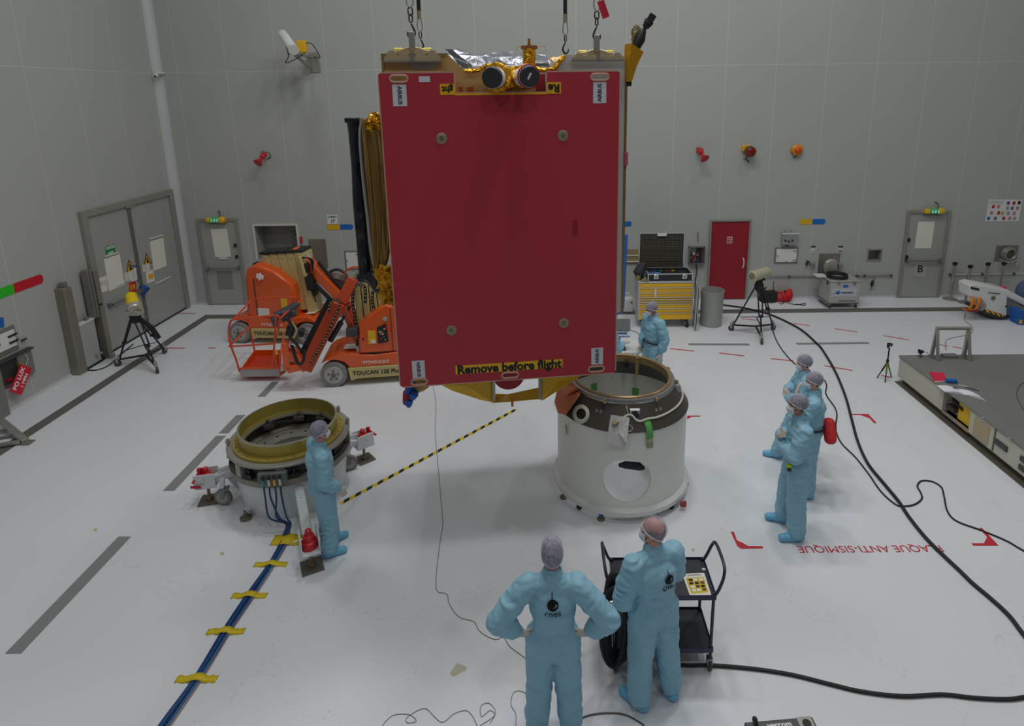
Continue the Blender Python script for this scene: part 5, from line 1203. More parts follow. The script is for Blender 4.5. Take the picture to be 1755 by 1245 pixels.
# ---- rear lift (left)
oB = fl(412, 589); tB = thing('mast_boom_lift', 'orange and beige mast lift behind the basket, farther left', 'boom lift', (oB.x, oB.y, 0), R(-4.5))
lift_base(tB, 1.56)
pr = [(420, 462), (432, 452), (460, 462), (498, 480), (506, 500), (508, 546), (420, 548), (428, 530)]
bp = [plocal(tB, x, y, .05) for x, y in [(426, 549), (419, 480), (421, 462), (436, 453), (470, 466), (500, 490), (505, 505), (507, 547)]]
B().prism([(p.x, p.z) for p in bp], (0, .05, 0), (1, 0, 0), (0, 0, 1), (0, .82, 0)).build('battery_hood', M_or, tB, world=False, bevel=.06, seg=3)
q = plocal(tB, 438, 455, .3); B().ball((q.x, .4, q.z+.0), (.12, .12, .05), 12, 6).build('black_beacon_mount', M_black, tB, world=False)
q = plocal(tB, 434, 478, .04); B().bx(q.x-.006, q.x+.006, .03, .05, .66, q.z).build('hood_seam', M_dgrey, tB, world=False)
q = plocal(tB, 446, 474, .03); B().box((q.x, .02, q.z), (.16, .01, .1), (0, .25, 0)).box((q.x, .015, q.z), (.05, .01, .16), (0, .25, 0)).build('white_logo', M_textw, tB, world=False)
q = plocal(tB, 452, 537, .03); B().bx(q.x-.13, q.x+.12, .03, .05, q.z-.07, q.z+.1).build('white_label', M_paper, tB, world=False)
q = plocal(tB, 486, 520, .03); B().bx(q.x-.06, q.x+.08, .03, .05, q.z-.12, q.z+.12).build('yellow_label', M_yel, tB, world=False)
q = plocal(tB, 530, 540, .1); B().box((q.x-.02, .3, .66), (.2, .26, .01), (0, -.1, 0)).build('deck_paper', M_paper, tB, world=False)
# nested beige masts
m0 = plocal(tB, 442, 434, .35); m1 = plocal(tB, 512, 428, .35); zt = m0.z
for k in range(5):
    xa_ = .1+m0.x-m0.x+m0.x+(m1.x-m0.x)*k/5; xb_ = m0.x+.1+(m1.x-m0.x)*(k+1)/5-.012
    B().prism([(xa_+.12, .7), (xb_+.14, .7), (xb_, zt+.015*k-.02), (xa_, zt+.015*k-.02)], (0, .3, 0), (1, 0, 0), (0, 0, 1), (0, .34, 0)).build('mast_section', M_bei, tB, world=False, bevel=.008)
    B().bx(xa_-.03, xb_+.02, .28, .7, zt+.015*k-.02, zt+.03+.015*k).build('mast_cap', M_black, tB, world=False, bevel=.005)
    B().cyl((xb_-.07, .29, zt-.07), (xb_-.07, .3, zt-.07), .035, n=14).build('cap_pulley', M_bei, tB, world=False)
xe = m0.x+.1+(m1.x-m0.x)
B().prism([(xe, .62), (xe+.17, .62), (xe+.03, zt+.02), (xe-.1, zt+.02)], (0, .26, 0), (1, 0, 0), (0, 0, 1), (0, .42, 0)).build('front_mast', M_bei, tB, world=False, bevel=.008)
b = B(); b.box((xe+.12, .3, 1.35), (.16, .2, .34), (0, -.1, 0)).box((xe+.08, .3, 1.68), (.1, .2, .2)).box((xe+.13, .4, 1.1), (.1, .2, .2)); b.build('black_carriage', M_black, tB, world=False, bevel=.02)
b = B(); 
for k in range(3): b.tube(spl([Vector((xe+.03, .24-.02*k, zt-.05)), Vector((xe+.2+.03*k, .2, zt-.1)), Vector((xe+.23, .2, zt-.35)), Vector((xe+.12, .22, zt-.6)), Vector((xe+.22, .24, .9))], 5), .014, 6)
b.build('hydraulic_hose', M_rubber, tB, world=False)
B().bar((xe-.02, .22, zt-.02), (xe+.06, .22, zt-.48), .08, .1, (0, 1, 0)).build('beige_link', M_bei, tB, world=False, bevel=.02)
# its jib running down to the right behind the near lift
j0 = plocal(tB, 512, 433, .45); j1 = plocal(tB, 545, 462, .45); j2 = plocal(tB, 596, 520, .45); j3 = plocal(tB, 622, 590, .45)
B().bar(j0, j2, .2, .24, (0, 1, 0)).build('jib', M_or, tB, world=False, bevel=.015)
B().box(j0+Vector((0, 0, -.02)), (.26, .26, .2), (0, .5, 0)).build('jib_knuckle', M_or, tB, world=False, bevel=.03)
B().bar(j0+Vector((.1, -.12, -.42)), j2+Vector((-.1, -.12, -.12)), .07, .07).build('jib_cylinder', M_black, tB, world=False, bevel=.01)
B().bar(j1+Vector((.02, 0, .17)), j2+Vector((.0, 0, .16)), .06, .05).build('jib_hose_guard', M_rubber, tB, world=False)
B().bar(j2, j3, .16, .2, (0, 1, 0)).build('lower_jib', M_ord, tB, world=False, bevel=.015)
text('mlift', .08, M_textw, tB, wm(tB) @ frame(plocal(tB, 529, 438, .34), (.62, 0, -.6), (.6, 0, .62)), bold=.003)
# its round basket pad and rail behind the near mast
q = plocal(tB, 577, 481, .9); B().rings([(q-Vector((0, .05, .05)), .24), (q+Vector((0, .05, .05)), .24)], 24).build('round_tool_tray', mat('tray_brown', (96, 72, 66), .5), tB, world=False)
B().torus(q, .25, .035, 28, 8, Matrix.Rotation(R(75), 3, 'X')).build('tray_bumper', M_dgrey, tB, world=False)
pts = [plocal(tB, x, y, .9) for x, y in ((590, 478), (592, 466), (602, 459), (618, 458), (640, 460), (655, 470), (655, 530), (592, 530))]
B().tube(spl(pts, 4), .022, 7, True).build('rear_basket_rail', M_or, tB, world=False)
B().bar(j3, plocal(tB, 600, 545, .9)+Vector((0, 0, 0)), .08, .08).build('basket_link', M_ord, tB, world=False)
# ---- near lift with the lowered basket
oA = fl(574, 664); tA = thing('mast_boom_lift', 'orange lift with wire basket, partly hidden behind the red satellite cover', 'boom lift', (oA.x, oA.y, 0), R(8))
lift_base(tA, 1.56)
bp = [plocal(tA, x, y, .08) for x, y in [(617, 612), (615, 556), (640, 536), (659, 523), (668, 527), (668, 527), (676, 612)]]
pts = [(bp[0].x, .6), (bp[1].x, bp[1].z), (bp[2].x, bp[2].z), (bp[3].x, bp[3].z), (bp[3].x+.16, bp[3].z-.04), (bp[3].x+.72, bp[3].z-.04), (bp[3].x+.8, .6)]
B().prism(pts, (0, .06, 0), (1, 0, 0), (0, 0, 1), (0, .8, 0)).build('turret_hood', M_or, tA, world=False, bevel=.03, seg=3)
B().bx(bp[0].x, bp[3].x+.78, .05, .88, .57, .61).build('turret_gap_shade', M_black, tA, world=False)  # black slab stands in for the shade between hood and deck
q = plocal(tA, 671, 560, .055); B().bx(q.x-.006, q.x+.006, .045, .06, .63, bp[3].z-.08).build('hood_seam', M_dgrey, tA, world=False)
q = plocal(tA, 659.5, 547, .05); B().cyl((q.x, .04, q.z), (q.x, .06, q.z), .042, n=20).build('round_lock', M_hub, tA, world=False)
q0 = plocal(tA, 646, 560, .05); q1 = plocal(tA, 666, 588, .05)
pn = B().prism([(q0.x, q1.z+.0), (q1.x, q1.z+.03), (q1.x-.02, q0.z+.04), (q0.x, q0.z-.02)], (0, .04, 0), (1, 0, 0), (0, 0, 1), (0, .02, 0)).build('control_panel', M_black, tA, world=False, smooth=False)
rnd = random.Random(3)
for k in range(18):
    B().cyl((q0.x+.03+rnd.random()*(q1.x-q0.x-.07), .03, q1.z+.05+rnd.random()*(q0.z-q1.z-.08)), (q0.x, .04, q1.z), .001, n=3) if False else None
    x_ = q0.x+.03+rnd.random()*(q1.x-q0.x-.07); z_ = q1.z+.05+rnd.random()*(q0.z-q1.z-.1)
    B().cyl((x_, .03, z_), (x_, .04, z_), .009+.006*rnd.random(), n=8).build('panel_button', rnd.choice([M_textw, M_textw, M_yel, M_red, M_grey]), pn, world=False)
q = plocal(tA, 662, 561, .05); B().cyl((q.x, .02, q.z-.01), (q.x, .04, q.z-.01), .028, n=14).build('stop_button', M_red, pn, world=False)
q0 = plocal(tA, 630, 568, .05); q1 = plocal(tA, 645, 589, .05); B().bx(q0.x, q1.x, .045, .06, q1.z, q0.z).build('yellow_label', M_lbly, tA, world=False)
B().bx(q0.x+.05, q1.x-.01, .04, .045, q1.z+.01, q1.z+.08).build('white_label', M_paper, tA, world=False)
q = plocal(tA, 622, 582, .05); B().bx(q.x-.012, q.x+.012, .045, .06, q.z-.02, q.z+.02).build('hood_catch', M_black, tA, world=False)
q = plocal(tA, 598, 593, .3); B().box((q.x+.02, .32, .66), (.22, .22, .01), (0, 0, 0)).build('deck_paper', M_paper, tA, world=False)
m0 = plocal(tA, 603, 478, .35); m1 = plocal(tA, 655, 476, .35); zt = m0.z
for k in range(4):
    xa_ = m0.x+(m1.x-m0.x)*k/4+.02; xb_ = m0.x+(m1.x-m0.x)*(k+1)/4
    B().prism([(xa_+.03, .62), (xb_+.03, .62), (xb_, zt-.02*(k == 3)), (xa_, zt)], (0, .3, 0), (1, 0, 0), (0, 0, 1), (0, .34, 0)).build('mast_section', M_bei, tA, world=False, bevel=.01)
    B().bx(xa_, xb_, .3, .66, zt, zt+.03).build('mast_cap', mat('cap_brown', (110, 96, 70), .5), tA, world=False)
M_chain = mat('chain_yellow', (206, 184, 96), .4, .3)
def studchain(name, pts, t, w_=.03):
    P_ = spl(pts, 8); o = B().tube(P_, w_, 6).build(name, M_rubber, t, world=False)
    b = B()
    acc = 0
    for a, c in zip(P_, P_[1:]):
        acc += (c-a).length
        if acc > .05: acc = 0; b.ball(c+Vector((0, -w_, 0)), .012, 6, 4)
    b2 = b.build('chain_studs', M_chain, o, world=False); b2['kind'] = 'stuff'; return o
studchain('energy_chain', [plocal(tA, x, y, .2) for x, y in ((604, 500), (606, 494), (612, 489), (620, 489), (626, 495), (626, 520))], tA)
studchain('energy_chain', [plocal(tA, x, y, .2) for x, y in ((605, 495), (605, 520), (609, 545), (612, 570), (612, 592))], tA)
studchain('energy_chain', [plocal(tA, x, y, .2) for x, y in ((639, 500), (638, 515), (641, 530))], tA)
B().tube(spl([Vector((plocal(tA, 611, 594, .2).x, .2, .72)), Vector((plocal(tA, 614, 600, .2).x, .18, .62)), Vector((plocal(tA, 613, 612, .2).x, .2, .55))], 4), .03, 8).build('white_sleeve', M_white, tA, world=False)
# jib from the mast head down to the basket
yA = -.02
A0 = plocal(tA, 600, 477, .3); A1 = plocal(tA, 584, 518, .12); A2 = plocal(tA, 524, 632, yA); 
B().bar(A0+Vector((.06, 0, .0)), A1+Vector((0, 0, -.02)), .2, .2, (0, 1, 0)).build('upper_jib', M_ord, tA, world=False, bevel=.03)
B().bar(A1+Vector((-.02, -.05, .02)), A2, .25, .22, (0, 1, 0)).build('jib', M_ord, tA, world=False, bevel=.02)
dj = (A2-A1).normalized(); nj = Vector((-dj.z, 0, dj.x))
if nj.x > 0: nj = -nj
studchain('energy_chain', [plocal(tA, x, y, -.18) for x, y in ((564, 535), (566, 520), (576, 514), (582, 518), (580, 530), (560, 575), (540, 610), (535, 618), (533, 622))], tA, .022)
B().bar(A1+nj*.14, A2+nj*.14, .2, .03, (0, 1, 0)).build('dark_edge', M_black, tA, world=False)
c0_ = plocal(tA, 600, 525, .1); c1_ = plocal(tA, 566, 585, .05)
B().cyl(c0_, c0_.lerp(c1_, .5), .025, n=10).cyl(c0_.lerp(c1_, .45), c1_, .05, n=12).build('jib_cylinder', M_black, tA, world=False)
B().bar(plocal(tA, 588, 525, .1), plocal(tA, 612, 580, .25), .12, .14, (0, 1, 0)).build('lower_link', M_ord, tA, world=False, bevel=.02)
q = plocal(tA, 604, 568, .1); B().box(q, (.2, .2, .16)).build('black_box', M_dgrey, tA, world=False, bevel=.01)
# knuckle, rotator and controls at the basket
q = plocal(tA, 512, 625, yA)
B().bar(A2+Vector((.04, 0, .0)), plocal(tA, 498, 600, yA), .18, .16, (0, 1, 0)).box(plocal(tA, 508, 628, yA), (.3, .2, .14), (0, -.2, 0)).build('basket_knuckle', M_or, tA, world=False, bevel=.02)
B().bar(plocal(tA, 490, 585, yA), plocal(tA, 494, 632, yA), .12, .2, (0, 1, 0)).build('rotator_post', M_or, tA, world=False, bevel=.02)
b = B(); b.tube(spl([plocal(tA, x, y, -.1) for x, y in ((500, 592), (506, 612), (512, 624), (520, 620), (522, 600))], 5), .03, 7); b.tube(spl([plocal(tA, x, y, -.12) for x, y in ((492, 545), (500, 560), (496, 575), (508, 590), (514, 600))], 5), .028, 7); b.build('hose_loop', M_rubber, tA, world=False)
b = B(); b.tube(spl([plocal(tA, x, y, -.1) for x, y in ((500, 552), (508, 566), (503, 580))], 4), .014, 6); b.build('grey_hose', M_bei, tA, world=False)
B().box(plocal(tA, 499, 565, 0), (.14, .2, .2), (0, .3, 0)).box(plocal(tA, 517, 570, 0), (.1, .14, .14), (0, .2, 0)).build('valve_block', M_black, tA, world=False, bevel=.02)
# basket (world frame)
def W3(px, py, y): return aty(px, py, y)
yf, yr = 10.72, 11.65
zf = .1
fa, fb = W3(413, 641, yf), W3(479, 634, yf); ra = Vector((W3(436, 598, yr).x, yr, zf)); rb_ = Vector((W3(478, 592, yr).x, yr, zf))
fa.z = fb.z = zf
fl_ = [fa, fb, rb_, ra]
B().slab(fl_, .02).build('basket_floor', mat('floor_red', (206, 66, 44), .5, 0, .15, 30), tA, smooth=False)
B().bar(fa+Vector((0, 0, .09)), fb+Vector((0, 0, .09)), .015, .17).build('toe_plate', mat('toe_silver', (168, 166, 164), .4, .3), tA)
B().bar(fa+Vector((0, 0, .17)), fb+Vector((0, 0, .17)), .04, .03).bar(ra+Vector((0, 0, .07)), rb_+Vector((0, 0, .07)), .02, .14).bar(fa+Vector((0, 0, .08)), ra+Vector((0, 0, .07)), .02, .13).bar(fb+Vector((0, 0, .08)), rb_+Vector((0, 0, .07)), .02, .13).build('kick_board', M_or, tA)
M_rail = mat('rail_orange', (216, 78, 40), .35)
def rail(pts, name='guard_rail', r_=.019, k=4): B().tube(spl(pts, k), r_, 8).build(name, M_rail, tA)
rail([fa+Vector((-.02, 0, .1)), W3(404, 615, yf), W3(395, 590, yf), W3(392, 565, yf), W3(396, 550, yf), W3(402, 546, yf+.05), W3(430, 516, yr), W3(440, 512, yr), W3(480, 510, yr), W3(498, 510, yr), W3(502, 514, yr), W3(503, 540, yr)], 'top_rail')
rail([W3(396, 549, yf), W3(430, 545, yf), W3(468, 541, yf), W3(478, 543, yf), W3(480, 552, yf)], 'top_rail')
rail([W3(480, 546, yf), W3(500, 528, yr-.3), W3(515, 516, yr-.1), W3(515, 512, yr), W3(500, 511, yr)], 'top_rail', k=3)
rail([W3(480, 546, yf), W3(476, 570, yf), W3(470, 590, yf), W3(472, 615, yf), W3(475, 630, yf)])
rail([W3(393, 594, yf), W3(430, 592, yf), W3(471, 589, yf)], 'mid_rail')
rail([W3(393, 594, yf), W3(420, 568, yf+.6), W3(436, 553, yr)], 'mid_rail')
rail([W3(427, 517, yr), W3(425, 535, yr), W3(428, 560, yr), W3(434, 590, yr), ra+Vector((0, 0, .1))])
rail([fb+Vector((0, 0, .1)), W3(482, 600, yf+.2), W3(488, 570, yf+.5)])
rail([W3(471, 545, yf), W3(473, 548, yf), W3(470, 590, yf), W3(468, 630, yf)])
# dark padded control console in the basket
cb = B(); cb.rings([(W3(468, 552, yf+.25), .09), (W3(475, 545, yf+.3), .1), (W3(490, 535, yf+.5), .1), (W3(505, 525, yf+.75), .08), (W3(512, 520, yf+.8), .05)], 12); cb.build('console_pad', M_dgrey, tA)
B().rings([(W3(473, 560, yf+.2), .05), (W3(470, 548, yf+.2), .07), (W3(474, 538, yf+.25), .06), (W3(484, 536, yf+.3), .03)], 10).build('console_cover', mat('cover_slate', (70, 76, 86), .5), tA)
B().box(W3(495, 540, yf+.6), (.3, .2, .14), (0, -.4, .3)).build('console_box', mat('cover_slate', (70, 76, 86)), tA, bevel=.03)
B().box(W3(474, 604, yf+.0), (.05, .02, .1)).build('yellow_decal', M_yel, tA)
q = fb+Vector((.12, .05, .12)); B().rings([(q, .08), (q+Vector((0, 0, .12)), .08)], 20).build('rotator_base', M_hub, tA)
B().bar(q+Vector((0, 0, .1)), Vector((q.x+.05, q.y, .55)), .1, .06).bar(fb+Vector((-.02, .05, .02)), q, .1, .05).build('basket_mount', M_ord, tA, bevel=.01)
# ================================================================== BOLLARD GATE AT THE DOUBLE DOOR
M_bol = mat('bollard_steel', (140, 134, 124), .42, .35, .15, 4)
def tiltpost(name, pb, pt, w, lab_, cat='post'):
    t = thing(name, lab_, cat, (pb.x, pb.y, 0)); return t
p = fl(140, 640); h = aty(115, 498, p.y+.0).z
t = thing('guard_post', 'tall square steel guard post left of the double door', 'post', (p.x-.02, p.y, 0))
B().bx(p.x-.14, p.x+.06, p.y-.1, p.y+.1, 0, 1.78).build('post', M_bol, t, bevel=.02)
B().bx(p.x-.08, p.x+.02, p.y-.04, p.y+.06, 1.78, 1.88).build('cap_bracket', M_steel_d, t, bevel=.005)
p2 = Vector((-LW+.16, 11.85, 0))
t = thing('guard_post', 'steel guard post with slotted channel at the left jamb of the double door', 'post', (p2.x, p2.y, 0))
B().bx(p2.x-.1, p2.x+.06, p2.y-.02, p2.y+.1, 0, 1.9).build('post', M_bol, t, bevel=.01)
B().bx(p2.x-.1, p2.x+.04, p2.y-.16, p2.y-.04, .95, 1.95).bx(p2.x+.04, p2.x+.07, p2.y-.12, p2.y-.09, .95, 1.95).build('slotted_channel', M_steel_d, t, bevel=.006)
B().box((p2.x+.06, p2.y+.04, .05), (.1, .1, .1)).build('foot', M_steel, t, bevel=.01)
B().cyl((p2.x+.07, p2.y-.02, 1.2), (p2.x+.1, p2.y-.02, 1.2), .02).build('lock_knob', M_black, t)
t = thing('gate_panel', 'grey sliding gate panel between the two steel guard posts', 'panel', (p2.x-.05, 11.5, 0))
B().bx(-LW+.05, -LW+.17, p.y+.12, p2.y-.17, .06, .95).build('panel', mat('gate_grey', (176, 178, 174), .45, .1), t, bevel=.01)
B().bx(-LW+.05, -LW+.18, p.y+.12, p2.y-.17, .94, .965).build('top_edge', M_white, t)
B().bx(-LW+.06, -LW+.15, p.y+.12, p2.y-.05, .0, .055).build('gap_shade_strip', M_black, t)  # solid black strip painted in as the shade under the gate panel
for yy in (11.55, 11.68): B().cyl((-LW+.17, yy, .2), (-LW+.2, yy, .2), .025).build('screw_knob', M_steel, t)
B().box((-LW+.11, 11.55, 1.0), (.05, .08, .06)).cyl((-LW+.11, 11.52, 1.0), (-LW+.11, 11.5, 1.12), .008).build('gate_latch', M_steel_d, t)

# ================================================================== CAMERAS ON TRIPODS
def dolly_tripod(label, feet, apex, hz, style, look):
    """feet: three floor points; apex: top of the legs"""
    c = sum(feet, Vector())/3; t = thing('camera_tripod', label, 'tripod', (c.x, c.y, 0))
    hub = Vector((c.x, c.y, .2))
    for f in feet:
        d = (f-c).normalized(); s_ = Vector((-d.y, d.x, 0)); top = apex+d*.07; ft = Vector((f.x, f.y, .14))-d*.04
        mid = ft.lerp(top, .42)
        lg = B(); lg.tube([ft+s_*.0, mid], .018, 8); lg.tube([mid-s_*.035, top-s_*.05], .016, 8); lg.tube([mid+s_*.035, top+s_*.05], .016, 8); lg.bar(mid-s_*.045, mid+s_*.045, .05, .05)
        lg.build('leg', mat('tripod_black', (34, 36, 44), .45, .2), t)
        B().bar(hub, Vector((f.x, f.y, .14)), .035, .03).build('dolly_arm', mat('tripod_black', (34, 36, 44)), t)
        w_ = B().cyl(Vector((f.x, f.y, .065))-s_*.018, Vector((f.x, f.y, .065))+s_*.018, .065, n=20).build('castor_wheel', M_dgrey, t)
        B().bar(Vector((f.x, f.y, .07))+s_*.025, Vector((f.x, f.y, .16))+s_*.02, .04, .006, tuple(s_)).bar(Vector((f.x, f.y, .07))-s_*.025, Vector((f.x, f.y, .16))-s_*.02, .04, .006, tuple(s_)).cyl(Vector((f.x, f.y, .14)), Vector((f.x, f.y, .19)), .025, n=10).build('castor_fork', M_steel, w_)
        B().box(ft+Vector((0, 0, .06)), (.04, .04, .08)).build('leg_lock', M_steel, t)
    for i in range(3):
        a = feet[i].lerp(feet[(i+1) % 3], .5)
    spr = hub+Vector((0, 0, .22))
    for f in feet: B().bar(spr, Vector((f.x, f.y, 0)).lerp(apex, .32), .022, .012).build('spreader', M_black, t)
    B().rings([(apex+Vector((0, 0, -.1)), .06), (apex, .1), (apex+Vector((0, 0, .05)), .1), (apex+Vector((0, 0, .1)), .07), (apex+Vector((0, 0, .16)), .07)], 18).build('tripod_head', M_black, t)
    B().box(apex+Vector((0, 0, .18)), (.2, .18, .03)).build('mount_plate', M_black, t, bevel=.005)
    return t
f1 = [fl(203, 628), fl(270, 640), fl(283, 606)]; ap1 = Vector((-8.24, 11.45, .92)); ap1.z = aty(232, 545, 11.45).z
ap1.x = aty(232, 545, 11.45).x
t1 = dolly_tripod('black dolly tripod at the left under the yellow-hooded camera', f1, ap1, 0, 0, None)
B().rings([(ap1+Vector((.1, .02, -.05)), .04), (ap1+Vector((.22, .1, -.25)), .05), (ap1+Vector((.3, .16, -.5)), .04)], 10).build('pan_handle_bag', M_black, t1)
cc1 = aty(229, 525, 11.35)
ct1 = thing('protected_camera', 'camera in a yellow cylindrical hood on the left tripod', 'camera', tuple(cc1-Vector((0, 0, .08))))
cdir = Vector((.52, -.62, -.56)).normalized()
B().rings([(cc1-cdir*.3, .09), (cc1-cdir*.28, .105), (cc1-cdir*.02, .115)], 24).build('yellow_hood', mat('hood_yellow', (238, 206, 20), .45), ct1)
B().rings([(cc1-cdir*.02, .12), (cc1+cdir*.06, .125)], 24).build('camera_housing', mat('housing_beige', (176, 172, 156), .45, .1), ct1)
B().rings([(cc1+cdir*.06, .125), (cc1+cdir*.09, .115), (cc1+cdir*.1, .09), (cc1+cdir*.075, .075), (cc1+cdir*.075, .01)], 24).build('front_flange', mat('flange_pale', (196, 196, 190), .35, .3), ct1)
B().cyl(cc1+cdir*.078, cc1+cdir*.082, .072, n=24).build('lens_window', mat('lens_blue', (40, 52, 78), .1), ct1)
B().box(cc1+Vector((.03, .02, -.13)), (.17, .2, .1)).box(cc1+Vector((.13, .0, .0)), (.03, .1, .14)).build('camera_base', mat('housing_beige', (176, 172, 156)), ct1, bevel=.01)
# second tripod, centre right
f2 = [fl(1253, 567), fl(1305, 590), fl(1325, 566)]; ap2 = aty(1301, 490, 12.7); ap2.z -= .02
t2 = dolly_tripod('black dolly tripod right of the red door carrying the beige camera', f2, ap2, 0, 0, None)
c2a = aty(1290, 474, 12.55); c2b = aty(1316, 466, 12.85)
ct2 = thing('protected_camera', 'camera in a beige cylindrical housing on the tripod by the red door', 'camera', tuple((c2a+c2b)/2-Vector((0, 0, .1))))
d2_ = (c2a-c2b).normalized()
B().rings([(c2b, .1), (c2b+d2_*.03, .115), (c2a-d2_*.04, .115), (c2a, .125), (c2a+d2_*.03, .11), (c2a+d2_*.03, .08), (c2a, .07), (c2a, .01)], 24).build('camera_housing', mat('housing_cream', (184, 178, 152), .5), ct2)
B().cyl(c2a-d2_*.01, c2a+d2_*.012, .066, n=20).build('lens_window', M_black, ct2)
q = aty(1327, 513, 12.9); tb = thing('equipment_bag', 'dark bag hanging from the tripod by the red door', 'bag', (q.x, q.y, q.z-.15))
B().box(q+Vector((-.1, .1, .03)), (.36, .2, .25), (0, 0, .1)).build('bag_body', mat('bag_brown', (48, 42, 40), .8), tb, bevel=.03, seg=3)
B().tube(spl([q+Vector((-.25, 0, .18)), q+Vector((-.2, 0, .28)), ap2+Vector((0, 0, -.15))], 4), .01, 6).tube(spl([q+Vector((.12, 0, -.1)), q+Vector((.2, 0, -.1)), q+Vector((.12, 0, .15)), ap2+Vector((.04, 0, -.15))], 4), .01, 6).build('bag_strap', M_black, tb)
B().tube([q+Vector((-.04, -.02, .1)), q+Vector((-.05, -.02, .42))], .008, 6).build('bag_antenna', M_black, tb)
# small tripod by the platform
f3 = [fl(1503, 648), fl(1517, 656), fl(1528, 647)]; ap3 = aty(1521, 621, 10.56); hd = aty(1525, 591, 10.56)
t3 = thing('small_tripod', 'small black and green tripod with a mini camera beside the grey platform', 'tripod', tuple(sum(f3, Vector())/3))
for i, f in enumerate(f3): B().tube([ap3, f.lerp(ap3, .45)], .015, 7).build('leg', [M_black, mat('tripod_green', (90, 140, 40), .5), mat('tripod_green', (90, 140, 40))][i], t3); B().tube([f.lerp(ap3, .45), f], .01, 7).build('lower_leg', M_black, t3)
B().tube([ap3+Vector((0, 0, -.04)), ap3+Vector((0, 0, .05)), hd+Vector((0, 0, -.06))], .014, 8).rings([(ap3, .028), (ap3+Vector((0, 0, .05)), .024)], 10).build('centre_column', M_black, t3)
t_ = thing('mini_camera', 'tiny black camera on top of the small green-legged tripod', 'camera', tuple(hd-Vector((0, 0, .05))))
B().box(hd, (.09, .05, .06), (0, .2, .3)).box(hd+Vector((-.03, 0, -.04)), (.03, .03, .05)).build('camera_body', M_black, t_, bevel=.006)
B().cyl(hd+Vector((.0, -.025, 0)), hd+Vector((0, -.04, 0)), .018, n=12).build('lens', M_grey, t_)

# ================================================================== YELLOW TOOL CABINET
cx0, cx1, cy = 2.02, 3.27, 13.25
tc_ = thing('tool_cabinet', 'yellow drawer tool cabinet on castors in front of the back wall', 'cabinet', ((cx0+cx1)/2, cy+.3, 0))
zc0, zc1 = .2, 1.08
B().bx(cx0, cx1, cy+.01, cy+.62, zc0, zc1).build('cabinet_body', mat('cabinet_grey', (176, 172, 164), .4, .1), tc_, bevel=.01)
M_cab = mat('cabinet_yellow', (240, 186, 2), .35, 0, .03, coat=.3)
zz = [zc1-.0, 1.0, .86, .78, .72, .66, .6, .5, .39, .21]
zz = [1.075, .985, .865, .765, .705, .65, .6, .49, .385, .205]
for k in range(9):
    d_ = B().bx(cx0+.03, cx1-.03, cy-.012, cy+.01, zz[k+1]+.006, zz[k]-.004).build('drawer', M_cab, tc_, bevel=.003)
    if k: B().bx(cx0+.035, cx1-.035, cy-.03, cy-.012, zz[k]-.022, zz[k]-.006).build('drawer_handle', mat('handle_alu', (206, 200, 190), .25, .5), d_, bevel=.002)
for xx in (cx0+.02, cx1-.02): B().bx(xx-.02, xx+.02, cy-.01, cy+.0, zc0, zc1).build('corner_post', mat('post_alu', (190, 186, 184), .35, .2), tc_)
B().bx(cx0-.01, cx1+.01, cy-.02, cy+.63, zc1, zc1+.03).build('cabinet_top', mat('post_alu', (190, 186, 184)), tc_, bevel=.006)
q = aty(1123, 500, cy-.02); B().bx(q.x-.02, q.x+.02, cy-.05, cy-.02, q.z-.12, q.z+.06).build('vertical_handle', M_white, tc_, bevel=.006)
for xx in (cx0+.14, cx1-.12):
    for yy in (cy+.06, cy+.54):
        w_ = B().cyl((xx-.025, yy, .085), (xx+.03, yy, .085), .085, n=20).build('castor_wheel', M_rubber, tc_)
        B().cyl((xx-.035, yy, .085), (xx+.04, yy, .085), .05, n=14).build('castor_hub', M_steel, w_)
        B().bx(xx-.035, xx+.04, yy-.04, yy+.04, .165, .2).build('castor_plate', M_dgrey, w_)
# open flight case on top
kx0, kx1 = 2.22, 3.24; kz = zc1+.03
kc = thing('flight_case', 'open black flight case with foam lid on top of the yellow cabinet', 'case', ((kx0+kx1)/2, cy+.3, kz))
M_case = mat('case_black', (36, 37, 42), .45)
b = B(); b.bx(kx0+.02, kx1-.02, cy+.0, cy+.02, kz, kz+.17).bx(kx0+.02, kx1-.02, cy+.5, cy+.52, kz, kz+.17).bx(kx0+.02, kx0+.04, cy+.02, cy+.5, kz, kz+.17).bx(kx1-.04, kx1-.02, cy+.02, cy+.5, kz, kz+.17).bx(kx0+.04, kx1-.04, cy+.02, cy+.5, kz, kz+.02)
b.build('case_body', M_case, kc)
b = B(); b.bx(kx0, kx1, cy-.012, cy+.012, kz+.17, kz+.195).bx(kx0, kx1, cy+.5, cy+.53, kz+.17, kz+.19).bx(kx0, kx0+.03, cy, cy+.5, kz+.17, kz+.19).bx(kx1-.03, kx1, cy, cy+.5, kz+.17, kz+.19).bx(kx0, kx0+.025, cy-.014, cy+.01, kz, kz+.17).bx(kx1-.025, kx1, cy-.014, cy+.01, kz, kz+.17).bx(kx0, kx1, cy-.014, cy, kz, kz+.018)
b.build('aluminium_edging', mat('alu_edge', (200, 200, 200), .25, .7), kc)
B().bx(kx0+.05, kx1-.05, cy+.03, cy+.49, kz+.02, kz+.13).build('foam_insert', mat('foam_black', (26, 26, 28), .9), kc)
for k in range(6): B().bx(kx1-.28+.01*k, kx1-.24+.01*k+.03, cy+.08+.065*k, cy+.11+.065*k, kz+.13, kz+.15).build('stowed_tool', M_dgrey, kc)
for k, c in enumerate((M_blue, M_green, M_redc, M_yel)): B().bx(kx0+.2+.14*k, kx0+.26+.14*k, cy+.4, cy+.43, kz+.13, kz+.15).build('tool_grip', c, kc)
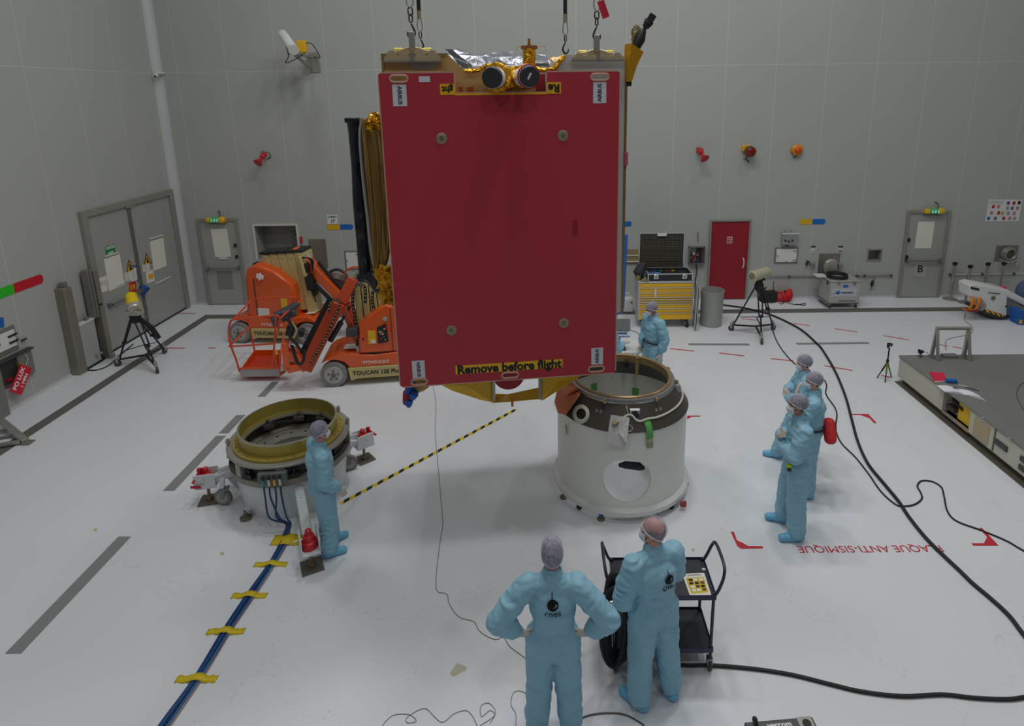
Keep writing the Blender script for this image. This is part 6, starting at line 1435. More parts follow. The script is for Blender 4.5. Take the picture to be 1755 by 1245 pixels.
for xx in (kx0+.19, kx1-.19):
    l_ = B().bx(xx-.055, xx+.055, cy-.03, cy-.014, kz+.07, kz+.18).build('butterfly_latch', mat('latch_chrome', (190, 196, 200), .2, .7), kc, bevel=.008)
    B().cyl((xx, cy-.035, kz+.12), (xx, cy-.03, kz+.12), .025, n=12).build('latch_turn', M_steel_d, l_)
lz = aty(1130, 400, cy+.55).z
B().bx(kx0-.12, kx1-.12+.0, cy+.54, cy+.62, kz+.2, lz).build('lid_shell', M_case, kc)
lm = bpy.data.materials.new('egg_foam'); lm.use_nodes = True
nt = lm.node_tree; p_ = nt.nodes['Principled BSDF']; p_.inputs['Roughness'].default_value = .9
tcn = nt.nodes.new('ShaderNodeTexCoord'); vo = nt.nodes.new('ShaderNodeTexVoronoi'); vo.inputs['Scale'].default_value = 26; vo.inputs['Randomness'].default_value = 0
nt.links.new(tcn.outputs['Object'], vo.inputs['Vector']); rp = nt.nodes.new('ShaderNodeValToRGB'); rp.color_ramp.elements[0].color = rgb(110, 100, 84); rp.color_ramp.elements[1].color = rgb(48, 46, 42); rp.color_ramp.elements[0].position = .1; rp.color_ramp.elements[1].position = .55
nt.links.new(vo.outputs['Distance'], rp.inputs[0]); nt.links.new(rp.outputs[0], p_.inputs['Base Color'])
bp_ = nt.nodes.new('ShaderNodeBump'); bp_.invert = True; bp_.inputs['Distance'].default_value = .03; nt.links.new(vo.outputs['Distance'], bp_.inputs['Height']); nt.links.new(bp_.outputs[0], p_.inputs['Normal'])
B().bx(kx0-.1, kx1-.14, cy+.5, cy+.54, kz+.22, lz-.02).build('lid_foam', lm, kc)
b = B(); b.bx(kx0-.12, kx1-.12, cy+.49, cy+.63, lz, lz+.015).bx(kx0-.125, kx0-.11, cy+.49, cy+.6, kz+.2, lz).bx(kx1-.13, kx1-.115, cy+.49, cy+.6, kz+.2, lz).bx(kx0-.06, kx1-.1, cy+.49, cy+.6, kz+.19, kz+.205); b.build('lid_edging', mat('alu_edge', (200, 200, 200)), kc)
B().bx((kx0+kx1)/2-.23, (kx0+kx1)/2-.02, cy+.47, cy+.5, lz-.05, lz+.01).build('lid_label', M_white, kc)
# blue gloves
rnd = random.Random(5)
for k, (px, py) in enumerate(((1115, 463), (1126, 462))):
    q = aty(px, py, cy+.1); q.z = kz+.16; b = B()
    b.ball(q, (.05, .05, .03), 12, 8)
    for j in range(4): a = rnd.uniform(0, 6.28); b.cap(q, q+Vector((math.cos(a)*.07, math.sin(a)*.05, .02+.03*rnd.random())), .016, .01, 8)
    tag(b.build('nitrile_glove', mat('glove_blue', (70, 140, 226), .5)), ['crumpled blue glove lying left in the open flight case', 'crumpled blue glove lying right of the other in the flight case'][k], 'glove', 'blue gloves in the flight case')
# black jacket-like cover beside the case
q = aty(1097, 463, cy+.2); tj = thing('black_cover', 'black crumpled fabric cover hanging at the left end of the cabinet', 'cover', (2.1, cy+.25, zc1+.03))
o = B().rings([(Vector((2.13, cy+.2, zc1+.04)), .05), (Vector((2.1, cy+.2, zc1+.1)), .1), (Vector((2.06, cy+.22, zc1+.2)), .13), (Vector((2.12, cy+.26, zc1+.32)), .11), (Vector((2.17, cy+.3, zc1+.4)), .05)], 12).build('cover_cloth', mat('cover_black', (44, 46, 52), .7), tj)
for v in o.data.vertices: v.co += Vector((noise.noise(v.co*7)*.05, noise.noise(v.co*7+Vector((9, 0, 0)))*.03, 0))
B().box((2.02, cy+.12, zc1+.09), (.1, .04, .12), (0, .5, 0)).box((2.15, cy+.02, zc1+.075), (.12, .04, .08), (0, -.6, 0)).build('metal_fitting', mat('fitting_olive', (150, 140, 90), .5, .3), tj, bevel=.01)
# white jerrycan left of the cabinet
q = fl(1077, 537); tj = thing('white_canister', 'white canister on the floor left of the yellow cabinet', 'canister', (q.x, q.y+.1, 0))
B().box((q.x, q.y+.1, .2), (.26, .22, .38)).build('canister_body', M_white, tj, bevel=.04, seg=3)
B().tube(spl([(q.x-.1, q.y+.1, .38), (q.x-.08, q.y+.1, .47), (q.x+.02, q.y+.1, .47), (q.x+.04, q.y+.1, .39)], 4), .018, 8).build('handle', M_white, tj)
B().cyl((q.x+.07, q.y+.05, .28), (q.x+.07, q.y-.03, .28), .02, n=12).build('tap', M_black, tj)
# blue pipe arm hanging to the right of the satellite
b = B(); pts = [aty(1072, 402, 13.0), aty(1069, 470, 13.0), aty(1066, 528, 13.0), aty(1053, 542, 12.9), aty(1030, 565, 12.6)]
pts[-1].z = max(.05, pts[-1].z)
tp = thing('blue_hoist_frame', 'tall blue steel frame partly hidden behind the satellite, left of the cabinet', 'frame', (aty(1066, 528, 13).x, 13, 0))
B().bar(pts[0]+Vector((0, 0, .0)), pts[2], .1, .08, (0, 1, 0)).build('upright', mat('frame_blue', (28, 98, 180), .45), tp, bevel=.01)
B().bar(pts[2]+Vector((0, 0, .03)), pts[4], .1, .08, (0, 1, 0)).build('lower_arm', mat('frame_blue', (28, 98, 180)), tp, bevel=.01)
B().box(pts[4]+Vector((-.3, 0, 0)), (.8, .6, .06)).bx(pts[4].x-.2, pts[4].x-.1, 12.5, 12.7, 0, pts[4].z).build('base', mat('frame_blue', (28, 98, 180)), tp)
# waste bin and leaning panels
q = fl(1218, 556); tb = thing('waste_bin', 'round grey waste bin beside the yellow cabinet', 'bin', (q.x, q.y, 0))
B().lathe([(.235, 0), (.245, .01), (.26, .82), (.268, .84), (.25, .84), (.24, .02), (.01, .02), (.01, 0)], (q.x, q.y, 0), 40).build('bin_body', mat('bin_grey', (164, 166, 160), .5), tb)
B().cyl((q.x, q.y, .45), (q.x, q.y, .46), .24, n=36).build('bin_liner', mat('liner_grey', (120, 122, 118), .6), tb)
q = fl(1195, 567); 
for k in range(2):
    o = B().box((q.x-.02+.04*k, q.y+.2, .52-.02*k), (.02, .5, 1.02), (0, .03, -.15)).build('flat_panel', mat('panel_pale', (184, 186, 186), .35, .2)); tag(o, ['flat metal panel standing against the right end of the tool cabinet', 'second flat panel standing between the tool cabinet and the bin'][k], 'panel', 'flat panels leaning at the cabinet')
# ================================================================== RED BAG, ALUMINIUM CASE
q = fl(1345, 520); tb = thing('red_bag', 'crumpled red cloth bag on the floor left of the aluminium case', 'bag', (q.x, q.y+.15, 0))
o = B().ball((q.x-.05, q.y+.15, .13), (.2, .16, .13), 20, 12).ball((q.x+.14, q.y+.18, .16), (.12, .14, .15), 16, 10).build('bag_cloth', mat('bag_red', (206, 30, 40), .7), tb)
for v in o.data.vertices: v.co += Vector((0, 0, 1)) * noise.noise(v.co*8)*.04 + Vector((noise.noise(v.co*6+Vector((3, 0, 0)))*.05, 0, 0))
b = B(); b.tube(spl([(q.x-.2, q.y+.05, .06), (q.x-.35, q.y, .02), (q.x-.45, q.y+.05, .1), (q.x-.3, q.y+.1, .2)], 4), .012, 6).tube(spl([(q.x, q.y, .05), (q.x+.2, q.y-.15, .012), (q.x+.35, q.y-.12, .012), (q.x+.5, q.y-.05, .012), (q.x+.4, q.y-.2, .012), (q.x+.25, q.y-.1, .012)], 4), .01, 6).box((q.x-.0, q.y+.08, .28), (.03, .03, .08)); b.build('bag_strap', M_black, tb)
ax0, ax1, ay = fl(1412, 525).x+.02, fl(1462, 524).x+.03, 14.42
tk = thing('aluminium_case', 'aluminium transport case on a castor frame against the back wall', 'case', ((ax0+ax1)/2, ay+.35, 0))
M_alu = mat('case_alu', (190, 188, 184), .35, .4, .04)
zb0, zb1 = .14, .72
o = B().bx(ax0, ax1, ay, ay+.6, zb0, zb1).build('case_body', M_alu, tk, bevel=.012)
B().bx(ax0-.05, ax1-.0, ay+.02, ay+.62, zb0-.03, zb0).build('wheel_frame', M_steel_d, tk)
B().bx(ax0-.006, ax1+.006, ay-.006, ay+.606, zb1-.05, zb1-.035).build('lid_seam', M_steel_d, tk)
for xx in (ax0+.05, ax1-.05):
    for yy in (ay+.06, ay+.54):
        w_ = B().cyl((xx-.015, yy, .05), (xx+.015, yy, .05), .05, n=16).build('castor_wheel', M_dgrey, tk); B().bx(xx-.02, xx+.02, yy-.025, yy+.025, .05, zb0-.03).build('castor_fork', M_steel, w_)
for xx in (ax0+.2, ax1-.16): B().bx(xx-.03, xx+.03, ay-.02, ay, zb1-.1, zb1-.02).build('case_latch', M_steel_d, tk)
B().bx((ax0+ax1)/2-.06, (ax0+ax1)/2+.06, ay-.008, ay, zb1-.17, zb1-.11).build('blue_plate', M_blue, tk)
sg = B().bx(ax0+.06, ax1-.1, ay-.006, ay, zb1-.4, zb1-.2).build('logo_panel', mat('logo_pale', (196, 198, 202), .5), tk)
B().prism([(0, 0), (.05, .02), (.08, .06), (.13, .07), (.18, .1), (.15, .05), (.18, .0), (.1, -.02), (.08, .02), (.05, .0)], (ax0+.08, ay-.009, zb1-.33), (1, 0, 0), (0, 0, 1), (0, .003, 0)).build('blue_swoosh', M_blue, sg, smooth=False)
text('arianespace', .07, M_navy, sg, frame((ax0+.43, ay-.01, zb1-.3), (1, 0, 0), (0, 0, 1)), width=.3, bold=.002)
B().bx(ax0-.008, ax0, ay+.12, ay+.2, zb1-.14, zb1-.06).build('side_handle', M_navy, tk)
B().bx(ax0+.25, ax1-.1, ay-.005, ay, zb0+.04, zb0+.08).build('type_strip', M_grey, tk)
q = Vector(((ax0+ax1)/2-.08, ay+.3, zb1)); b = B()
for k in range(7): b.torus(q+Vector((.01*(k % 3-1), 0, .02+.02*(k // 2))), .24-.016*(k % 3), .016, 32, 8)
o = b.build('cable_coil', M_rubber); tag(o, 'black coiled cable lying on top of the aluminium case', 'cable')
o = B().bx(q.x-.5, q.x-.27, ay+.3, ay+.55, zb1+.0, zb1+.03).build('white_tray', M_white); tag(o, 'white flat lid beside the black cable coil on the aluminium case', 'tray'); pass
# ================================================================== STANCHIONS
M_st = mat('stanchion_steel', (176, 170, 160), .25, .7)
def stanchion(x, y):
    t = thing('queue_stanchion', 'polished steel queue stanchion', 'stanchion', (x, y, 0), 0, 'steel stanchions right of the door lettered B')
    B().lathe([(.01, 0), (.175, 0), (.175, .012), (.12, .035), (.04, .05), (.01, .05)], (0, 0, 0), 36).build('base', M_st, t, world=False)
    B().cyl((0, 0, .05), (0, 0, .93), .032, n=18).build('post', M_st, t, world=False)
    B().cyl((0, 0, .9), (0, 0, .99), .034, n=18).build('belt_head', M_black, t, world=False)
    B().box((-.045, 0, .95), (.03, .03, .06)).box((.045, 0, .95), (.03, .03, .06)).build('belt_slot', M_black, t, world=False)
    return t
st = stanchion(0, 0)
for k, ((px, py), lb) in enumerate(zip(((1628, 513), (1654, 519), (1684, 514), (1711, 513)), ('steel stanchion nearest the door lettered B', 'steel stanchion left behind the white machine arm', 'steel stanchion standing behind the middle of the white machine', 'rightmost steel stanchion behind the white machine'))):
    p = fl(px, py)
    if k == 0: st.location = p; st['label'] = lb; MW[st.name] = Matrix.Translation(p)
    else: dup(st, p, 0, lb)
# ================================================================== WHITE MACHINE AT THE RIGHT EDGE
o0 = fl(1662, 541); tm = thing('white_ground_machine', 'white wheeled machine with orange straps at the right edge', 'machine', (o0.x+.2, o0.y, 0))
ym = 13.5
def mp(px, py, y=ym): p = aty(px, py, y); return p
side = [(1663, 489), (1672, 487), (1700, 490), (1727, 497), (1755, 515), (1755, 520), (1728, 503), (1724, 544), (1690, 533), (1688, 519), (1684, 513), (1665, 510)]
P_ = [mp(x, y) for x, y in side]
b = B().prism([(p.x, p.z) for p in [mp(x, y) for x, y in [(1662, 490), (1672, 487), (1727, 497), (1756, 512), (1790, 530), (1790, 545), (1755, 524), (1727, 510), (1726, 543), (1689, 532), (1688, 520), (1683, 513), (1663, 510)]]], (0, ym, 0), (1, 0, 0), (0, 0, 1), (0, .42, 0)); b.build('machine_body', M_white, tm, bevel=.03, seg=3)
B().prism([(p.x, p.z) for p in [mp(x, y) for x, y in [(1727, 510), (1790, 545), (1790, 570), (1727, 540)]]], (0, ym+.1, 0), (1, 0, 0), (0, 0, 1), (0, .3, 0)).build('grey_panel', mat('machine_grey', (150, 150, 148), .5), tm)
B().prism([(p.x, p.z) for p in [mp(x, y, ym-.02) for x, y in [(1664, 492), (1679, 495), (1679, 499), (1665, 496)]]], (0, ym-.01, 0), (1, 0, 0), (0, 0, 1), (0, .02, 0)).build('black_handle', M_black, tm, smooth=False)
q = mp(1702, 511, ym); B().cyl((q.x, ym-.015, q.z), (q.x, ym, q.z), .05, n=24).build('round_badge', mat('badge_olive', (120, 120, 90), .5, .2), tm)
b = B(); b.box((q.x+.0, ym-.01, q.z+.12), (.28, .01, .015), (0, .12, 0)); b.build('printed_line', M_dgrey, tm)
q = mp(1724, 525, ym); B().cyl((q.x, ym-.015, q.z), (q.x, ym, q.z), .02, n=12).build('black_screw', M_black, tm)
for px in (1685, 1692): q = mp(px, 490, ym+.3); B().box((q.x, ym+.3, q.z+.02), (.07, .12, .03)).build('top_marking', M_navy, tm)
q = mp(1719, 494, ym+.2); B().box((q.x, ym+.2, q.z+.02), (.08, .1, .06)).build('pink_label', mat('label_rose', (226, 80, 110), .6), tm)
hz_ = [mp(x, y, ym-.02) for x, y in ((1690, 531), (1720, 541), (1719, 545), (1691, 535))]
B().prism([(p.x, p.z) for p in hz_], (0, ym-.02, 0), (1, 0, 0), (0, 0, 1), (0, .02, 0)).build('hazard_strip', M_lbly, tm, smooth=False)
for k in range(3):
    t0 = .12+.3*k; a = hz_[0].lerp(hz_[1], t0); c = hz_[0].lerp(hz_[1], t0+.13); e = hz_[3].lerp(hz_[2], t0+.28); g = hz_[3].lerp(hz_[2], t0+.15)
    B().prism([(p.x, p.z) for p in (a, c, e, g)], (0, ym-.024, 0), (1, 0, 0), (0, 0, 1), (0, .003, 0)).build('black_stripe', M_black, tm, smooth=False)
q = mp(1705, 545, ym+.2); B().prism([(p.x, p.z) for p in [mp(x, y) for x, y in [(1690, 534), (1724, 545), (1790, 580), (1790, 585), (1722, 552), (1690, 540)]]], (0, ym+.05, 0), (1, 0, 0), (0, 0, 1), (0, .7, 0)).build('undercarriage', M_dgrey, tm)
for px in (1700, 1775): q = mp(px, 545, ym+.3); B().cyl((q.x, ym+.2, .08), (q.x, ym+.3, .08), .08, n=20).build('wheel', M_rubber, tm)
B().prism([(p.x, p.z) for p in [mp(x, y, ym-.3) for x, y in [(1746, 532), (1760, 534), (1760, 562), (1746, 556)]]], (0, ym-.3, 0), (1, 0, 0), (0, 0, 1), (0, .3, 0)).build('blue_box', M_blue, tm, bevel=.01)
q = mp(1750, 552, ym-.32); B().box((q.x, ym-.31, q.z), (.05, .02, .09)).build('yellow_label', M_yel, tm)
q = mp(1750, 500, ym+.3); B().ball((q.x+.12, ym+.3, q.z), (.22, .2, .28), 20, 12).build('blue_cushion', mat('cushion_slate', (72, 92, 126), .7), tm)
for px in (1665, 1676):
    p0 = mp(px, 513, ym-.02); pts = [Vector((p0.x+.03, ym+.2, p0.z+.06)), Vector((p0.x+.01, ym-.05, p0.z)), Vector((p0.x-.03, ym-.07, p0.z-.16)), Vector((p0.x-.04, ym, p0.z-.27)), Vector((p0.x-.01, ym+.2, p0.z-.3))]
    P2 = spl(pts, 4); vs = [];
    for p in P2: vs += [p+Vector((-.035, 0, 0)), p+Vector((.045, 0, 0))]
    o = B().add(vs, [(2*i, 2*i+1, 2*i+3, 2*i+2) for i in range(len(P2)-1)]).build('orange_strap', mat('strap_orange', (232, 130, 20), .6), tm, fix=False); md = o.modifiers.new('s', 'SOLIDIFY'); md.thickness = .012
    B().tube([Vector((p0.x-.08, ym-.03, p0.z-.27)), Vector((p0.x+.06, ym-.03, p0.z-.3))], .015, 6).build('red_hook', M_red, tm)
q = mp(1672, 522, ym+.1); B().torus((q.x+.12, ym+.1, q.z), .12, .03, 24, 8, Matrix.Rotation(PI/2, 3, 'Y')).build('strap_drum', M_steel, tm)
# ================================================================== GREY PLATFORM
PX, PY, PZ = 6.42, 10.52, .5
tp = thing('seismic_platform', 'low platform with a dark grey top and beige steel sides, right side', 'platform', (PX+1, 7.5, 0))
M_ptop = mat('platform_top', (128, 127, 124), .55, .15, .09, 1.2, .1, 30)
M_pside = mat('platform_side', (196, 192, 178), .55, 0, .04, 2)
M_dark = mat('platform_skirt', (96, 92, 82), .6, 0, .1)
B().bx(PX, XR-.6, 2.0, PY, PZ-.025, PZ).build('top_plate', M_ptop, tp)
ynb, yne = fl(1612, 700, .3).y, fl(1655, 745, .3).y
ynb, yne = 9.05, 8.3
ynb = X = None
def onx(px, py, x): d = ray(px, py); t_ = x/d.x; return Vector((x, d.y*t_, CAMH+d.z*t_))
y1_ = onx(1612, 700, PX).y; y2_ = onx(1660, 720, PX).y; y3_ = onx(1687, 740, PX).y; y4_ = onx(1693, 760, PX).y
B().bx(PX+.02, XR-.6, y1_, PY-.01, .1, PZ-.025).build('side_box', M_pside, tp)
B().bx(PX+.02, XR-.6, 2.0, y2_, .1, PZ-.025).build('side_box', M_pside, tp)
B().bx(PX+.16, XR-.6, y2_, y1_, .1, PZ-.025).build('bay_back', M_pside, tp)
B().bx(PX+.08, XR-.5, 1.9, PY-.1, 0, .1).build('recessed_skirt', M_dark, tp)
B().bx(PX+.02, PX+.16, y2_, y1_, .08, .1).build('bay_floor', mat('bay_floor_tan', (150, 140, 122), .6), tp)
B().bx(PX-.05, PX+.12, 1.9, PY-.06, 0, .012).build('floor_frame', mat('skirt_steel', (100, 96, 84), .5, .3), tp)
ybl = y2_+.02; B().bx(PX+.1, PX+.15, ybl, ybl+.36, .12, PZ-.06).build('yellow_actuator_plate', mat('actuator_yellow', (232, 190, 30), .5), tp)
b = B(); c = Vector((PX+.09, ybl+.42, .34)); b.cyl(c, c+Vector((.05, .1, .02)), .05, n=12).cyl(c+Vector((.02, -.16, -.02)), c+Vector((.04, .12, .0)), .035, n=12).box(c+Vector((.0, .05, -.1)), (.12, .2, .06)); b.build('actuator_mechanism', mat('mechanism_brown', (60, 50, 44), .5, .3), tp)
B().bx(PX+.01, PX+.022, y2_-.42, y2_-.1, .13, .42).build('beige_patch', mat('patch_beige', (178, 162, 130), .6), tp)
ya_ = onx(1700, 760, PX).y; B().bx(PX+.008, PX+.022, ya_-.02, ya_, .12, PZ-.03).build('panel_joint', M_dark, tp)
ya_, yb_ = onx(1705, 753, PX).y, onx(1724, 775, PX).y
zc_ = onx(1714, 763, PX).z; B().bx(PX+.0, PX+.022, yb_, ya_, zc_-.04, zc_+.04).build('vent_slot', M_dgrey, tp)
ya_, yb_ = onx(1741, 820, PX).y, onx(1750, 830, PX).y
for zz_ in (.33, .2): B().bx(PX+.0, PX+.022, yb_, ya_, zz_-.035, zz_+.035).build('vent_slot', M_dgrey, tp)
for px, py in ((1560, 618), (1590, 643), (1686, 716), (1731, 751)): q = fl(px, py, PZ+.002); B().cyl(q-Vector((0, 0, .002)), q+Vector((0, 0, .006)), .03, n=14).build('steel_stud', M_chrome, tp)
b = B(); pts = [fl(x, y, PZ+.006) for x, y in ((1755, 655), (1745, 665), (1743, 680), (1750, 695), (1757, 705))]; b.tube(spl(pts, 4), .004, 5); b.build('scribed_arc', M_dgrey, tp)
B().bx(fl(1611, 610, PZ).x, fl(1636, 610, PZ).x, PY-.16, PY-.04, PZ, PZ+.05).build('edge_block', M_grey, tp)
# A-frame rail standing at the back edge
ta = thing('a_frame_rail', 'steel A-frame handrail standing on the back edge of the grey platform', 'rail', tuple(fl(1625, 612, PZ)))
for pxs, top in (((1596, 1607), (1607, 563)), ((1651, 1662), (1661, 563))):
    tt = aty(top[0], top[1], 10.35)
    for k, (px, py) in enumerate(zip(pxs, (612, 617) if pxs[0] < 1600 else (614, 617))):
        f = fl(px, py, PZ); B().bar(f+Vector((0, 0, .01)), tt+Vector((0, 0, 0)), .055, .05).build('leg', M_steel, ta, bevel=.004)
        B().cyl(f, f+Vector((0, 0, .02)), .05, n=14).build('foot_pad', M_steel_d, ta)
    f0, f1_ = fl(pxs[0], 612, PZ), fl(pxs[1], 617, PZ); B().bar(f0+Vector((0, 0, .02)), f1_+Vector((0, 0, .02)), .05, .03).build('sole_bar', M_steel_d, ta)
a, c = aty(1605, 563, 10.35), aty(1663, 563, 10.35); B().cyl(a, c, .032, n=14).build('top_bar', M_steel, ta)
q = fl(1577, 612, PZ); t_ = thing('mini_camera', 'tiny black camera on the back corner of the grey platform', 'camera', tuple(q))
B().box(q+Vector((0, 0, .1)), (.09, .05, .05), (0, 0, .3)).box(q+Vector((-.03, 0, .13)), (.04, .04, .03)).build('camera_body', M_black, t_, bevel=.005)
for k in range(3): B().tube([q+Vector((0, 0, .08)), q+Vector((.04*math.cos(k*2.1), .04*math.sin(k*2.1), .0))], .006, 6).build('leg', M_black, t_)
tag(B().tube(spl([q+Vector((.04, 0, .1)), q+Vector((.12, 0, .08)), q+Vector((.18, .02, .012)), fl(1603, 611, PZ+.01)], 4), .005, 5).build('camera_lead', M_dgrey), 'thin lead from the mini camera to the A-frame rail', 'cable')
# folder, blue box, open book and pens
def onp(px, py, z=PZ): return fl(px, py, z)
fp_ = [onp(x, y) for x, y in ((1593, 639), (1617, 641), (1623, 654), (1602, 656))]
o = B().slab(fp_, .02).build('red_folder', mat('folder_crimson', (216, 30, 70), .5), smooth=False, bevel=.003); tag(o, 'red folder lying on the platform edge above the open book', 'folder')
B().slab([fp_[3]+(fp_[2]-fp_[3])*0+Vector((0, -.012, .002)), fp_[2]+Vector((0, -.012, .002)), fp_[2]+Vector((0, 0, .002)), fp_[3]+Vector((0, 0, .002))], .014).build('paper_block', M_paper, o, smooth=False)
q = onp(1630, 656); o = B().box(q+Vector((0, 0, .03)), (.17, .08, .055), (0, 0, -.15)).build('blue_case', M_blue, bevel=.012); tag(o, 'small blue pencil case between the red folder and the open book', 'case')
for k, (a, c) in enumerate((((1643, 660), (1660, 664)), ((1655, 664), (1678, 670)))):
    a, c = onp(*a, PZ+.008), onp(*c, PZ+.008); o = B().cyl(a, c, .008, n=8).build('pen', [M_offw, M_dgrey][k]); tag(o, ['pale pen lying behind the open book', 'dark pen lying at the right behind the open book'][k], 'pen')
bk = [onp(x, y) for x, y in ((1612, 663), (1648, 668), (1685, 681), (1684, 688), (1647, 678), (1611, 672))]
L_, Mm, Rr = (onp(1611, 667), onp(1647, 673), onp(1685, 684)); dd2 = Vector((.0, 1, 0)); up_b = (Mm-L_).normalized()
tbk = thing('open_book', 'open white book lying on the platform edge', 'book', tuple(Mm))
for nm, a, c, sgn in (('left_pages', L_, Mm, 1), ('right_pages', Mm, Rr, 1)):
    vs = []; n = 7; dv = Vector((.0, .21, 0)) if nm == 'left_pages' else Vector((.0, .19, 0))
    a0 = a-dv*.5; c0_ = c-dv*.5
    for i in range(n+1):
        t_ = i/n; hgt = .035*math.sin(PI*(t_ if nm == 'right_pages' else t_))**.7+.006
        if nm == 'left_pages': hgt = .012+.035*math.sin(PI*min(1, t_))*t_**.3
        p = a0.lerp(c0_, t_); vs += [p+Vector((0, 0, hgt)), p+dv+Vector((0, 0, hgt)), p+Vector((0, 0, .003)), p+dv+Vector((0, 0, .003))]
    fs = []
    for i in range(n):
        k = 4*i; fs += [(k, k+1, k+5, k+4), (k+2, k+6, k+7, k+3), (k, k+4, k+6, k+2), (k+1, k+3, k+7, k+5)]
    fs += [(0, 2, 3, 1), (4*n, 4*n+1, 4*n+3, 4*n+2)]
    B().add(vs, fs).build(nm, mat('page_white', (228, 228, 236), .7), tbk)
B().slab([L_+Vector((-.01, -.1, 0)), Mm+Vector((0, -.1, 0)), Rr+Vector((.01, -.09, 0)), Rr+Vector((.01, .08, 0)), Mm+Vector((0, .09, 0)), L_+Vector((-.01, .09, 0))], .004).build('cover', M_dgrey, tbk)
B().box(onp(1637, 665, PZ+.05), (.06, .025, .004)).build('page_clip', M_dgrey, tbk)
# ================================================================== FRONT LEFT STEEL FRAME, FRONT DEVICE
tf = thing('steel_ramp_frame', 'steel ramp frame with crossbars at the left edge of the floor', 'frame', (-8.9, 8.45, 0))
a, c = fl(2, 722, .02), fl(44, 758, .02)
a = lw(2, 722, .35)
B().bar(a+Vector((0, 0, .0)), c+Vector((0, 0, .02)), .1, .06).build('front_rail', M_steel, tf, bevel=.005)
B().box(c+Vector((0, 0, -.01)), (.2, .14, .02)).build('foot_plate', M_steel_d, tf)
B().bar(c+Vector((-.05, -.03, .03)), c+Vector((-1.2, -.55, .03)), .06, .04).build('cross_bar', M_steel, tf)
for k in range(3): B().bar(a.lerp(c, .35+.25*k)+Vector((0, 0, -.03)), a.lerp(c, .35+.25*k)+Vector((-.9, -.35, -.03)), .04, .03).build('tread', M_steel_d, tf)
b0 = fl(1270, 1243); b1 = fl(1392, 1243); q0 = fl(1275, 1238, .12); q1 = fl(1392, 1228, .12)
td = thing('test_device', 'flat grey electronic device with a black grip at the bottom edge of the frame', 'device', (1.95, 4.1, 0))
dx_ = (q1-q0); dx_.z = 0; dx_.normalize(); dy_ = Vector((dx_.y, -dx_.x, 0))
pz = .12; cA, cB = q0, q1; cA.z = cB.z = 0
vs = [cA, cB, cB+dy_*.32, cA+dy_*.32]
B().slab(vs, pz).build('device_body', mat('device_grey', (84, 86, 90), .45, .3), td, bevel=.012)
o = B().slab([cA.lerp(cB, .76)+Vector((0, 0, pz)), cB+Vector((0, 0, pz))-dx_*.02, cB+dy_*.3+Vector((0, 0, pz))-dx_*.02, cA.lerp(cB, .76)+dy_*.3+Vector((0, 0, pz))], .004).build('silver_end', M_steel, td, smooth=False)
q = cA.lerp(cB, .87)+dy_*.06; B().cyl(q+Vector((0, 0, pz)), q+Vector((0, 0, pz+.012)), .035, n=18).build('black_dial', M_black, td)
text('vercom', .07, M_textw, td, frame(cA.lerp(cB, .48)+dy_*.05+Vector((0, 0, pz+.002)), dx_, -dy_), width=.21, bold=.002)
g0 = cA.lerp(cB, .12)+dy_*.1+Vector((0, 0, pz)); g1 = fl(1282, 1219, .3); g1 = g0+Vector((-.02, .02, .12))
B().tube([g0, g0.lerp(g1, .3)], .012, 8).cap(g0.lerp(g1, .3), g1, .022, .022, 12).build('black_grip', M_black, td)
# ================================================================== FLOOR MARKINGS
def seg(p0, p1, wd, name, m, t=.003):
    a, c = fl(*p0), fl(*p1); d = (c-a).normalized(); s_ = Vector((-d.y, d.x, 0))*wd/2
    return B().slab([a-s_, c-s_, c+s_, a+s_], t).build(name, m, smooth=False)
M_rt = mat('floor_tape_red', (196, 40, 58), .5, 0, .06)
dashes = [((1060, 593), (1103, 595.3), 'nearest the cylinder'), ((1148.6, 598), (1190, 602.2), 'right of the person at the cabinet'), ((1232.5, 605.4), (1276, 610.6), 'second right of the person at the cabinet'), ((1320.8, 615.2), (1359.5, 619), 'left of the three people group'), ((1413, 627.3), (1461, 635.4), 'crossed by the thick black cable'), ((1510, 644), (1526, 646.8), 'short one under the small green tripod'), ((1271.4, 546.5), (1300, 549.6), 'under the right camera tripod'), ((1359.5, 554.8), (1387.7, 558.4), 'right of the camera tripod'), ((1429.6, 563.7), (1469.8, 569.4), 'in front of the aluminium case'), ((1513, 575.4), (1558.5, 583.2), 'behind the small green tripod'), ((1605.4, 590), (1625, 594), 'seen through the left of the A-frame rail'), ((1632.4, 594.5), (1649, 597.8), 'seen through the right of the A-frame rail'), ((303, 537.4), (335, 537.6), 'by the left double door'), ((283.7, 597), (317, 597.3), 'beside the left camera tripod'), ((357.2, 597), (369, 597), 'tiny one left of the orange lift')]
for a, c, lb in dashes: tag(seg(a, c, .04, 'floor_tape', M_rt), 'red tape dash on the floor, '+lb, 'tape', 'red tape dashes on the floor')
def fpoly(pts, name, m, t=.003): return B().slab([fl(x, y) for x, y in pts], t).build(name, m, smooth=False)
def zc(o, s_, l): return [(o[0]+x/s_, o[1]+y/s_) for x, y in l]
tag(fpoly(zc((1240, 890), 17.79, [(220, 395), (315, 395), (410, 655), (560, 720), (750, 830), (1190, 835), (1210, 900), (540, 915), (420, 835), (350, 680)]), 'corner_mark', M_rt), 'red L-shaped floor mark left of the painted red lettering', 'marking', 'red corner marks')
tag(fpoly(zc((1640, 890), 15.26, [(580, 240), (660, 240), (1090, 700), (430, 700), (370, 640), (700, 640), (790, 480)]), 'corner_mark', M_rt), 'red triangular floor mark at the right of the painted lettering', 'marking', 'red corner marks')
